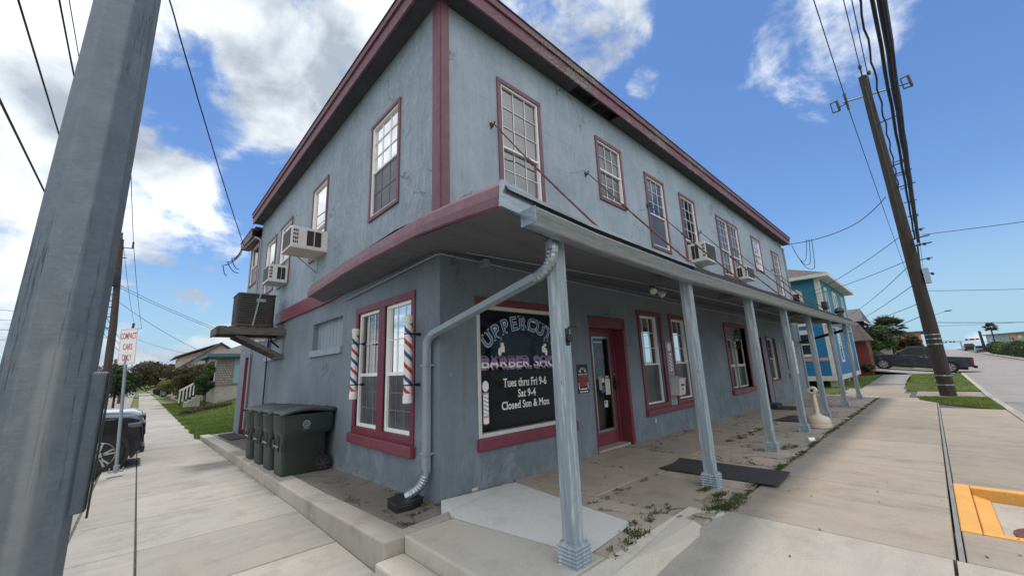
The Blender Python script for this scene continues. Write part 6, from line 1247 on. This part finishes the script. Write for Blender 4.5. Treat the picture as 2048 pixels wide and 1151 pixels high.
tree('palm_backed_tree', 'large round dark green tree behind the red shed', 'tree', (50, .2, .4), blob_clumps((50, -.2, 2.9), (2.8, 1.6, 2.1), 14, 21), 9500, .13, 'leaf_dark', .18)
tree('low_tree', 'lower olive tree right of the large round tree behind the pickup', 'tree', (58, -2.8, .5), blob_clumps((58, -2.6, 2.3), (2.6, 1.2, 1.3), 9, 22), 5000, .13, 'leaf_brown', .12)
tree('garden_bush', 'dense low bush at the corner of the red shed', 'shrub', (37.2, -1.1, .0), blob_clumps((37.4, -.6, .45), (.7, .45, .5), 6, 23), 2600, .06, 'leaf_dark', .04)
tree('garden_bush', 'bush with pale gaps in front of the parked slate pickup nose', 'shrub', (47, -.5, .3), blob_clumps((47, -.6, 1.1), (1.2, .7, .9), 8, 24), 3000, .09, 'leaf_green', .05)
def palm(label, base, h, R, n, seed, dead=True, lean=0.):
    t = thing('palm_tree', label, 'palm tree', base); r = random.Random(seed); b = Vector(base); top = b+Vector((lean, 0, h)); mb = MB(); mb.tube([b-Vector((0,0,.3)), b.lerp(top,.5)+Vector((lean*.1,0,0)), top], [R*.13, R*.09, R*.09], 8); mb.build('trunk', MT['bark'], t); mb = MB()
    for k in range(n):
        a = r.uniform(0, 2*PI); e = r.uniform(-.75, 1.25) if dead else r.uniform(-.3, 1.3); d = Vector((math.cos(a)*math.cos(e), math.sin(a)*math.cos(e), math.sin(e))); L2 = R*r.uniform(.75, 1.1); prev = top; st = Vector((-math.sin(a), math.cos(a), 0))
        c = top+d*L2*.45; 
        for j in range(13):   # fan of blades
            q = (j-6)/6*1.05; dd = (d*math.cos(q)+st*math.sin(q)+Vector((0,0,-.12*abs(q)))).normalized(); L3 = L2*.6*(1-.25*abs(q)); sd2 = dd.cross(d if abs(q) > .05 else Vector((0,0,1))).normalized(); sd2 = dd.cross(sd2).normalized()
            tip = c+dd*L3+Vector((0,0,-.10*L3)); mb.add([c-sd2*.02*R, c+dd*L3*.5-sd2*.035*R, tip, c+dd*L3*.5+sd2*.035*R], [(0,1,2,3)])
        mb.add([top, c+st*.01*R, c-st*.01*R], [(0,1,2)])
    mb.build('fronds', MT['palm_leaf'], t, recalc=False)
palm('fan palm standing above the large round tree', (52, -1.7, .5), 3.5, 1.5, 80, 5); palm('tall lone fan palm beside the round windowed building', (100, -11.75, .6), 4.5, .95, 90, 6, lean=.35)
# far building with round windows
H4 = thing('round_window_building', 'long flat roofed building painted pale green and yellow with round windows', 'building', (100, -14, 1.3)); Pf = lambda u, v, d: (u, -12.75+d, v)
plain('pale_green', (.42,.58,.46), .7); plain('yellow_wall', (.72,.50,.16), .7); plain('pale_grey_wall', (.45,.48,.48), .7); plain('orange_wall', (.55,.26,.10), .7)
tz = lambda x: 3.25+.022*(x-76)
for a, b, m_, nm in ((106.5, 127, 'pale_grey_wall', 'wall'), (93.5, 106.5, 'pale_green', 'wall'), (66, 93.5, 'yellow_wall', 'wall')):
    mb = MB(); mb.hexa([(a,-22,0),(b,-22,0),(b,-12.75,0),(a,-12.75,0)], [(a,-22,tz(a)),(b,-22,tz(b)),(b,-12.75,tz(b)),(a,-12.75,tz(a))]); mb.build(nm, MT[m_], H4)
mb = MB(); mb.hexa([(66,-22,tz(66)+.002),(128,-22,tz(128)+.002),(128,-12.4,tz(128)+.002),(66,-12.4,tz(66)+.002)], [(66,-22,tz(66)+.22),(128,-22,tz(128)+.22),(128,-12.4,tz(128)+.22),(66,-12.4,tz(66)+.22)]); mb.build('roof', MT['shingle_grey'], H4)
for u, v in ((118.0, 3.35), (105.6, 3.34), (90.6, 2.86), (82.9, 2.96), (79.0, 2.3)):
    mb = MB(); disc(mb, Pf, u, v, 2.0, .26, .03); mb.build('round_window', MT['auto_glass'], H4)
mb = MB(); fbox(mb, Pf, 92.9, 93.6, 1.0, 3.6, .0, .06); mb.build('downpipe', MT['galv'], H4)
hd = [(x, -11.9+.25*math.sin(x), zx(x)+.85, 2.6, .8, .95+.15*math.sin(x*1.7)) for x in np.arange(72, 112, 3.2)]
for i, (a, b, lm, lb) in enumerate(((0, 5, 'leaf_dark', 'dark hedge before the yellow wall of the far building'), (5, 9, 'leaf_green', 'olive green hedge before the pale green wall'), (9, 13, 'leaf_dark', 'dark spiky bushes at the left end of the far building'))):
    tree('far_hedge', lb, 'hedge', (hd[a][0], -11.9, zx(hd[a][0])-.2), hd[a:b], 3600, .16, lm, .06, limbs=False)
mb = MB(); mb.grid([[(x, y, zx(x)-.09) for x in (60, 72, 90, 110, 130)] for y in (-12.7, -10.75)]); tag(mb.build('sandy_verge', MT['walk_ramp'], recalc=False), kind='structure')
def far_signal(label, x, y0, y1, z, zb):
    t = thing('traffic_signal', label, 'traffic light', (x, y1, zb)); mb = MB(); mb.tube([(x,y1,zb),(x,y1,z+.1)], .14, 8); mb.build('mast', MT['galv'], t); mb = MB(); mb.tube([(x,y1,z),(x,y0,z+.1)], .07, 6); mb.build('arm', MT['galv'], t)
    for yy in (y0, (y0+y1)/2): mb = MB(); mb.box(x-.1, x+.12, yy-.5, yy+.5, z-.12, z+.22); hs = mb.build('signal_head', MT['black_plastic'], t); mb = MB(); mb.box(x-.12, x-.101, yy-.10, yy+.12, z-.02, z+.16); mb.build('lens', plain('signal_red', (1., .12, .15), .4, emit=1.0), hs)
far_signal('left traffic signal on its mast arm at the road crest', 150, -7.1, -9.95, 3.75, 1.4); far_signal('right traffic signal arm at the crest beside the palm', 125, -10.2, -12.0, 3.68, 1.6)
mb = MB(); mb.tube([(100,-10.48,1.3),(100,-10.40,4.6)], [.2,.15], 8); tag(mb.build('far_wood_pole', MT['pole_wood']), 'short grey pole left of the lone palm', 'pole')
t = thing('street_lamp', 'curved arm street lamp showing right of the utility pole', 'street lamp', (55, -4.3, .3)); mb = MB(); mb.tube([(55,-4.30,0),(55,-4.5,5.0)], .08, 8); mb.build('mast', MT['galv'], t); mb = MB(); mb.tube([(55,-4.5,4.85),(55,-5.1,5.10),(55,-5.9,5.36)], .035, 6); mb.build('arm', MT['galv'], t); mb = MB(); mb.ellip((55,-6.05,5.38), .10, .28, .06); mb.build('lamp_head', MT['black_plastic'], t)
# houses beyond, small roofs
H5 = thing('far_orange_house', 'distant house with orange wall between the trees and the pole', 'house', (85, -2, 1)); house(H5, 80, 88, -3.6, 2, 0, 4.3, 'orange_wall'); mb = MB(); mb.box(79.5, 88.5, -4, 2.5, 4.3, 4.5); mb.build('roof', MT['shingle_grey'], H5)
H6 = thing('white_garage', 'white garage glimpsed between the bushes beyond the red shed', 'garage', (53, 0, .4)); house(H6, 54, 58, -1.6, 3.5, 0, 2.7, 'white_siding'); mb = MB(); mb.add([(53.6,-1.9,2.65),(53.6,4,2.65),(56,4,3.4),(56,-1.9,3.4),(58.4,-1.9,2.65),(58.4,4,2.65)], [(0,3,2,1),(4,5,2,3),(0,4,3)]); mb.build('roof', MT['shingle_grey'], H6)
# ------------------------------------------------------------------ background houses, left
C1 = thing('shingled_cottage', 'small cottage with weathered shingle wall, teal eaves and stucco base', 'house', (3, 33, .1))
mb = MB(); mb.box(1.48, 7.5, 32, 40, -.5, 1.06); mb.build('base', MT['curb_old'], C1); mb = MB(); mb.box(1.42, 7.5, 31.95, 40, 1.06, 3.25); mb.build('wall', MT['shake'], C1)
mb = MB(); mb.add([(.75,31.3,3.25),(8.2,31.3,3.25),(8.2,41,3.25),(.75,41,3.25),(3.5,33.8,4.35),(5.5,36,4.35)], [(0,1,5,4),(1,2,5),(2,3,4,5),(3,0,4)]); mb.build('roof', MT['shingle_grey'], C1)
mb = MB(); mb.box(.72, 8.2, 31.26, 31.32, 3.12, 3.36); mb.box(.72, .78, 31.32, 41, 3.12, 3.36); mb.box(.78, 8.1, 31.32, 32, 3.2, 3.24); mb.build('eaves', mat('teal_trim', (.035,.13,.17), .6), C1)
mb = MB(); mb.add([(1.42,31.95,1.06),(.98,33.2,1.06),(.98,33.2,3.15),(1.42,31.95,3.15)], [(0,1,2,3)]); mb.build('bay_wall', MT['grey_siding'], C1)
wn = thing('window', None, None, (1.2, 32.5, 1.4)); wn.parent = C1; wn.location = Vector((1.2,32.5,1.4))-worldloc(C1)
def PB(u, v, d): a = Vector((1.42, 31.95, 0)); b = Vector((.98, 33.2, 0)); dr_ = (b-a).normalized(); nn_ = Vector((-.943, -.332, 0)); p = a+dr_*u+nn_*d; return (p.x, p.y, v)
mb = MB(); f = .07
for u0, u1, v0, v1 in ((.15,.22,1.35,2.95),(1.08,1.15,1.35,2.95),(.22,1.08,1.35,1.42),(.22,1.08,2.88,2.95),(.22,1.08,2.12,2.18)): mb.prism([(u0,v0),(u1,v0),(u1,v1),(u0,v1)], .0, .04, PB)
mb.build('frame', MT['white_siding'], wn); mb = MB(); rectp(mb, PB, .22, 1.08, 1.42, 2.88, .01, 0); mb.build('pane', MT['auto_glass'], wn)
mb = MB(); mb.box(2.45, 3.4, 31.90, 31.94, 1.2, 3.1); mb.build('teal_shutter', mat('teal_shut', (.20,.36,.38), .6), C1)
st = thing('porch_steps', 'white railed steps rising to the cottage behind the dark shrubs', 'steps', (-.2, 30, .1))
mb = MB(); mb.beam((-.66,29.9,.86),(.12,30.1,1.36), .08, .09); mb.build('handrail', MT['white_siding'], st)
for k in range(5): u = k/4; x = -.62+.7*u; y = 29.9+.18*u; mb = MB(); mb.beam((x,y,.12+.42*u), (x,y,.84+.46*u), .07 if k else .1, .07); mb.build('baluster', MT['white_siding'], st)
for k in range(4): mb = MB(); mb.box(-.3+.2*k, -.08+.2*k, 30.5, 31.2, -.2, .1+.14*k); mb.build('tread', MT['curb_old'], st)
C2 = thing('pink_house', 'pink gabled house with dark roof edges behind the cottage', 'house', (2.5, 52, 0))
mb = MB(); mb.prism([(.42,-.5),(.42,3.0),(3.3,5.25),(5.7,3.6),(5.7,-.5)], 48, 56, lambda u, v, d: (u, d, v)); mb.build('gable_wall', MT['pink_siding'], C2)
mb = MB(); mb.prism([(0.35,-.5),(.35,4.1),(3.3,5.2),(3.3,-.5)], 52, 60, lambda u, v, d: (u, d, v)); mb.build('rear_wall', MT['pink_siding'], C2)
mb = MB()
for a, b in (((.25,2.95),(3.35,5.40)),((3.3,5.40),(5.9,3.62))): mb.hexa([(a[0],47.6,a[1]-.08),(b[0],47.6,b[1]-.08),(b[0],56,b[1]-.08),(a[0],56,a[1]-.08)], [(a[0],47.6,a[1]+.06),(b[0],47.6,b[1]+.06),(b[0],56,b[1]+.06),(a[0],56,a[1]+.06)])
mb.build('gable_roof', MT['shingle_brown'], C2)
mb = MB(); mb.hexa([(-.15,51.4,4.02),(3.4,51.4,5.48),(3.4,61,5.48),(-.15,61,4.02)], [(-.15,51.4,4.16),(3.4,51.4,5.60),(3.4,61,5.60),(-.15,61,4.16)]); mb.build('rear_roof', MT['shingle_brown'], C2)
C3 = thing('low_grey_house', 'low grey roofed house end left of the pink house', 'house', (0, 66, 0)); house(C3, .6, 3, 64, 70, -.5, 3.3, 'cream_siding'); mb = MB(); mb.add([(.2,63.6,3.25),(3.4,63.6,3.25),(3.4,70.5,3.25),(.2,70.5,3.25),(1.8,63.6,4.3),(1.8,70.5,4.3)], [(0,4,5,3),(1,2,5,4),(0,1,4),(3,5,2)]); mb.build('roof', MT['shingle_grey'], C3)
mb = MB(); mb.tube([(-1.0,48,-.4),(-1.0,48,2.1)], .03, 6); mb.box(-1.25, -.75, 47.98, 48.0, 1.75, 1.9); tag(mb.build('far_street_sign', MT['galv']), 'tiny street sign above the bright shrub', 'sign')
# houses across the two streets: they stand opposite and show in the window glass
for (lb, x0, x1, y0, y1, h, mt, cat) in (('grey sided house across the right street', 3, 14, -31, -22, 4.2, 'grey_siding', 'house'), ('cream house across the left street', -29, -19, 4, 15, 4.0, 'cream_siding', 'house'), ('pale two storey house at the opposite corner', -12, -2, -34, -24, 5.6, 'white_siding', 'house')):
    t = thing('opposite_house', lb, cat, ((x0+x1)/2, (y0+y1)/2, -.4)); house(t, x0, x1, y0, y1, -.6, h, mt); cx1, cy1 = (x0+x1)/2, (y0+y1)/2
    mb = MB(); mb.add([(x0-.5,y0-.5,h),(x1+.5,y0-.5,h),(x1+.5,y1+.5,h),(x0-.5,y1+.5,h),(cx1-2,cy1,h+2.4),(cx1+2,cy1,h+2.4)], [(0,1,5,4),(1,2,5),(2,3,4,5),(3,0,4)]); mb.build('roof', MT['shingle_grey'], t)
    if y1 < 0:
        Po = lambda u, v, d, y1=y1: (u, y1+d, v); [hwin(t, Po, x0+1+2.6*k, x0+2+2.6*k, 1.2, 2.6) for k in range(4)]
    else:
        Po = lambda u, v, d, x1=x1: (x1+d, u, v); [hwin(t, Po, y0+1+2.6*k, y0+2+2.6*k, 1.2, 2.6) for k in range(4)]
# ------------------------------------------------------------------ utility poles and overhead wires
UP = thing('utility_pole', 'tall brown wooden utility pole with metal bands beside the right road', 'utility pole', (20.0, -4.28, -.25)); px_, py_ = 20.0, -4.28
mb = MB(); n = 16; pts = [(px_, py_+.105*k/n, -.5+14.4*k/n) for k in range(n+1)]; mb.tube(pts, [.235-.085*k/n+RNG.uniform(-.004,.004) for k in range(n+1)], 14); mb.build('shaft', MT['pole_wood'], UP, smooth=True)
for z in (.55, .2, 1.75, 1.95, 2.12): mb = MB(); mb.lathe((px_, py_+.01, z), [(.228-.004*z,-.022),(.244-.004*z,-.022),(.244-.004*z,.022),(.228-.004*z,.022)], 18); mb.build('band', MT['galv'], UP)
mb = MB(); mb.tube([(20.0,-3.35,13.05),(20.0,-5.15,12.80)], .045, 8); mb.build('crossarm', MT['galv'], UP)
for y, z in ((-3.46, 13.0), (-5.08, 12.85)):
    mb = MB(); s_ = 1 if y > -4 else -1; mb.tube([(19.5,y,z+.15),(20.6,y,z-.1)], .05, 8); mb.lathe((19.5,y,z+.15), [(.07,-.05),(.07,.05)], 8, 'x'); mb.build('insulator', mat('porcelain', (.16,.16,.16), .4), UP)
    mb = MB(); yy = y+s_*.38; mb.tube([(20,yy-.09,z-.25),(20,yy-.05,z+.25)], .05, 8); mb.tube([(20,yy+.16,z-.22),(20,yy+.18,z+.2)], .022, 6); mb.tube([(20,yy-.12,z-.28),(20,yy+.18,z-.26)], .03, 6); mb.tube([(20,yy-.1,z+.27),(20,yy+.2,z+.24)], .03, 6); mb.tube([(20,y,z-.05),(20,yy-.08,z-.1)], .025, 6); mb.build('fuse_cutout', MT['grey_cable'], UP)
mb = MB(); mb.tube([(19.9,-4.17,13.8),(19.85,-4.17,14.35)], .03, 6); mb.lathe((19.85,-4.17,14.35), [(.05,-.1),(.07,-.02),(.05,.08)], 8); mb.lathe((19.84,-4.4,13.9), [(.06,-.1),(.08,0),(.05,.08)], 8); mb.build('top_insulator', MT['black_plastic'], UP)
for k in range(9): z = 4.5+k*.62; mb = MB(); mb.tube([(px_-.05, py_-.15-.0, z), (px_-.05, py_-.42-.12*(k%2), z+.03)], .02, 5); mb.lathe((px_-.05, py_-.42, z), [(.05,-.05),(.05,.05)], 6); mb.build('bracket', MT['grey_cable'], UP)
for z in (5.7, 6.0, 8.3, 8.9, 9.3, 11.4): mb = MB(); mb.tube([(px_-.1, py_+.1, z), (px_-.12, py_-.62, z+.05)], .028, 5); mb.build('standoff', MT['grey_cable'], UP)
mb = MB(); mb.tube([(px_-.17+.0*k, py_+.09*k/8, .5+1.6*k) for k in range(9)], .022, 6); mb.build('riser', MT['grey_cable'], UP)
mb = MB(); mb.box(19.8, 20.1, -4.62, -4.46, 4.15, 4.75); mb.build('junction_box', MT['galv'], UP)
mb = MB(); mb.box(19.72, 20.28, -4.60, -4.0, -.26, -.20); 
def wire(label, pts, r, sag=.3, wavy=0, mt='black_cable', n=26, group=None):
    mb = MB(); P_ = []
    for (a, b) in zip(pts, pts[1:]):
        a, b = Vector(a), Vector(b); L2 = (b-a).length
        for k in range(n+1 if b == Vector(pts[-1]) else n):
            t = k/n; p = a.lerp(b, t); p.z -= sag*4*t*(1-t); 
            if wavy: p += Vector((0, math.sin(k*1.9)*wavy, math.cos(k*2.3)*wavy))
            P_.append(p)
    mb.tube(P_, r, 6); o = mb.build('overhead_wire', MT[mt], smooth=True); return tag(o, label, 'wire', group or 'overhead wires')
# along the right street
for i, (y, z, r) in enumerate(((-4.30, 6.9, .035), (-4.36, 6.75, .045), (-4.42, 6.9, .03), (-4.39, 6.6, .028))):
    wire('thick black cable of the bundle over the right street, ' + ('upper inner strand', 'fattest middle strand', 'outer strand', 'lowest strand')[i], [(-22, y+.05, z+.3), (20, y-.17, z-.9)], r*.72, .25, .006, n=60)
wire('wavy black cable left of the thick bundle', [(-22, -4.20, 8.7), (20, -4.40, 8.35)], .020, .2, .022, n=90)
wire('thin power line on the left end of the crossarm', [(-22, -3.62, 13.6), (19.5, -3.46, 13.15)], .016, .4); wire('thin power line running to the pole top', [(-22, -4.20, 14.6), (19.85, -4.17, 14.4)], .016, .4)
wire('thin second line beside the pole top line', [(-22, -4.42, 12.4), (19.85, -4.3, 12.0)], .014, .4); wire('thin power line on the right end of the crossarm', [(-22, -4.98, 13.4), (19.5, -5.08, 13.0)], .016, .4)
wire('thin line dropping from the left insulator behind the pole', [(20.6, -3.46, 12.9), (62, -3.9, 10.2)], .016, .5); wire('thin line from the right insulator to the next pole', [(20.6, -5.08, 12.7), (62, -5.2, 10.4)], .014, .5); wire('cable bundle beyond the pole', [(20.1, -4.5, 5.8), (62, -4.6, 6.6)], .03, .3)
for i, (ya, za, yb, zb) in enumerate(((-4.7, 6.14, -16, 5.0+1.0), (-4.6, 4.70, -16, 4.1), (-4.55, 3.40, -16, 3.05), (-4.6, 3.5, -16, 4.0), (-4.5, 2.5, -16, 2.0))):
    wire('wire crossing the right street from the pole, ' + ('highest', 'second highest', 'lowest dark cable', 'middle with a kink at the pole', 'faint one nearest the horizon')[i], [(20.0+i*8, ya, za+.6*i*.0), (22+i*12, yb, zb)], .012 if i != 2 else .02, .15)
wire('service cable from the pole to the far corner of the stucco building', [(19.9, -3.95, 8.05), (19.75, -2.6, 7.05), (19.7, -.36, 6.85)], .018, .12)
for i, dz_ in enumerate((0, .35, .8)): wire('loose loop of cable hanging at the far building corner, ' + ('upper', 'middle', 'lowest')[i], [(19.75, -.40, 6.8), (19.8, -.75-.15*i, 5.9-.25*dz_*2), (19.75, -1.0-.1*i, 6.9)], .012, .25+.1*i)
for i, (x1, y1, z1, z0_) in enumerate(((26, 1.0, 4.9, 6.3), (30, 3, 5.3, 5.2), (46, 1, 5.0, 5.0), (50, 2, 4.2, 4.2), (60, 4, 4.5, 3.4), (60, 2, 3.6, 2.9))):
    wire('service wire from the pole toward ' + ('the blue house corner', 'the blue house roof', 'the grey roofed house', 'the red shed trees', 'the far houses, upper', 'the far houses, lower')[i], [(20.0, -4.15, z0_), (x1, y1, z1)], .012, .25)
# left street pole and wires
LP = thing('wooden_pole', 'wooden utility pole with transformer rising behind the street pole', 'utility pole', (-4.35, 30, -.5)); mb = MB(); mb.tube([(-4.05,30,-.7),(-4.19,30,5),(-4.50,30,10.5)], [.21,.18,.135], 12); mb.build('shaft', MT['pole_wood_left'], LP, smooth=True)
mb = MB(); mb.tube([(-4.6,30,10.0),(-3.92,30,10.0)], .03, 6); mb.tube([(-4.7,30,9.25),(-4.1,30,9.35)], .03, 6); mb.build('crossarm', MT['grey_cable'], LP); mb = MB(); mb.lathe((-3.92,30,10.1), [(.05,-.1),(.05,.35)], 8); mb.lathe((-4.5,30,10.6), [(.05,-.1),(.05,.35)], 8); mb.build('insulator', MT['grey_cable'], LP)
mb = MB(); mb.lathe((-4.55,29.72,7.9), [(.02,-.5),(.26,-.48),(.27,-.40),(.27,.38),(.22,.46),(.05,.5)], 16); mb.tube([(-4.6,29.72,8.3),(-4.6,29.72,8.7)], .05, 6); mb.build('transformer', MT['soffit_dark'], LP, smooth=True)
for z in (7.0, 6.6, 6.2, 5.6, 4.9): mb = MB(); mb.tube([(-4.25,30,z),(-4.75,30,z-.15)], .03, 5); mb.lathe((-4.75,30,z-.1), [(.07,-.08),(.07,.08)], 6); mb.build('bracket', MT['grey_cable'], LP)
LP2 = thing('wooden_pole', 'smaller distant wooden pole just above the parking sign', 'utility pole', (-3.9, 60, -.5)); mb = MB(); mb.tube([(-4.1,60,-.7),(-3.9,60,8.5)], [.17,.12], 10); mb.build('shaft', MT['pole_wood_left'], LP2); mb = MB(); mb.tube([(-4.5,60,7.8),(-3.1,60,7.9)], .035, 6); mb.build('crossarm', MT['grey_cable'], LP2)
for i, (x, z, x2, z2, r) in enumerate(((-3.92, 10.4, -3.15, 7.95, .016), (-4.5, 10.9, -3.9, 8.6, .014), (-5.2, 6.9, -4.3, 6.0, .02), (-5.2, 6.2, -4.2, 5.4, .018), (-5.1, 5.5, -4.2, 4.8, .018))):
    wire('left street wire between the two wooden poles, ' + ('outermost right', 'pole top', 'upper cable', 'middle cable', 'lower cable')[i], [(x, 30, z), (x2, 60, z2)], r, .35)
wire('thin line from the pole arm passing straight overhead', [(-3.92, 30, 10.4), (-3.6, -25, 10.6)], .014, .7); wire('left sky wire, leftmost and thickest', [(-5.0, 30, 6.6), (-5.1, -25, 7.2)], .022, .3)
wire('left sky wire, middle one behind the street pole', [(-4.95, 30, 8.0), (-4.85, -25, 9.0)], .018, .4); wire('left sky wire nearest the street pole top', [(-4.8, 30, 9.3), (-4.6, -25, 10.1)], .018, .4, .01); wire('left sky wire touching the street pole top', [(-4.7, 30, 9.5), (-4.5, -25, 10.3)], .010, .4)
wire('sagging cable from the rear roof corner up into the clouds', [(-.32, 13.0, 6.42), (-7.2, -9, 13.2)], .014, .75, .008, n=50)
wire('upper of the paired service wires to the pink house', [(-4.5, 30, 7.7), (1.2, 30.5, 5.0)], .012, .12); wire('lower of the paired service wires to the pink house', [(-4.5, 30, 7.55), (1.2, 30.5, 4.88)], .012, .12); wire('service wire dropping toward the cottage roof', [(-4.6, 30, 6.9), (.6, 31.5, 3.4)], .012, .25); wire('faint far wire toward the pink gable', [(-4.2, 60, 7.0), (1.5, 52, 4.3)], .014, .2)
for i in range(4): wire('thin wires left of the street pole near the horizon, ' + ('top', 'second', 'third', 'bottom')[i], [(-5.2, 45, 7.6-.7*i), (-30, 40, 8.0-.9*i)], .016, .5)
for i in range(3): wire('curled loose cable end at the rear roof corner, ' + ('upper', 'middle', 'lower')[i], [(-.33, 13.2, 6.35-.1*i), (-.6-.12*i, 13.4, 5.95-.15*i), (-.33-.35*(i == 2), 13.5, 5.6-.15*i)], .014, .12)
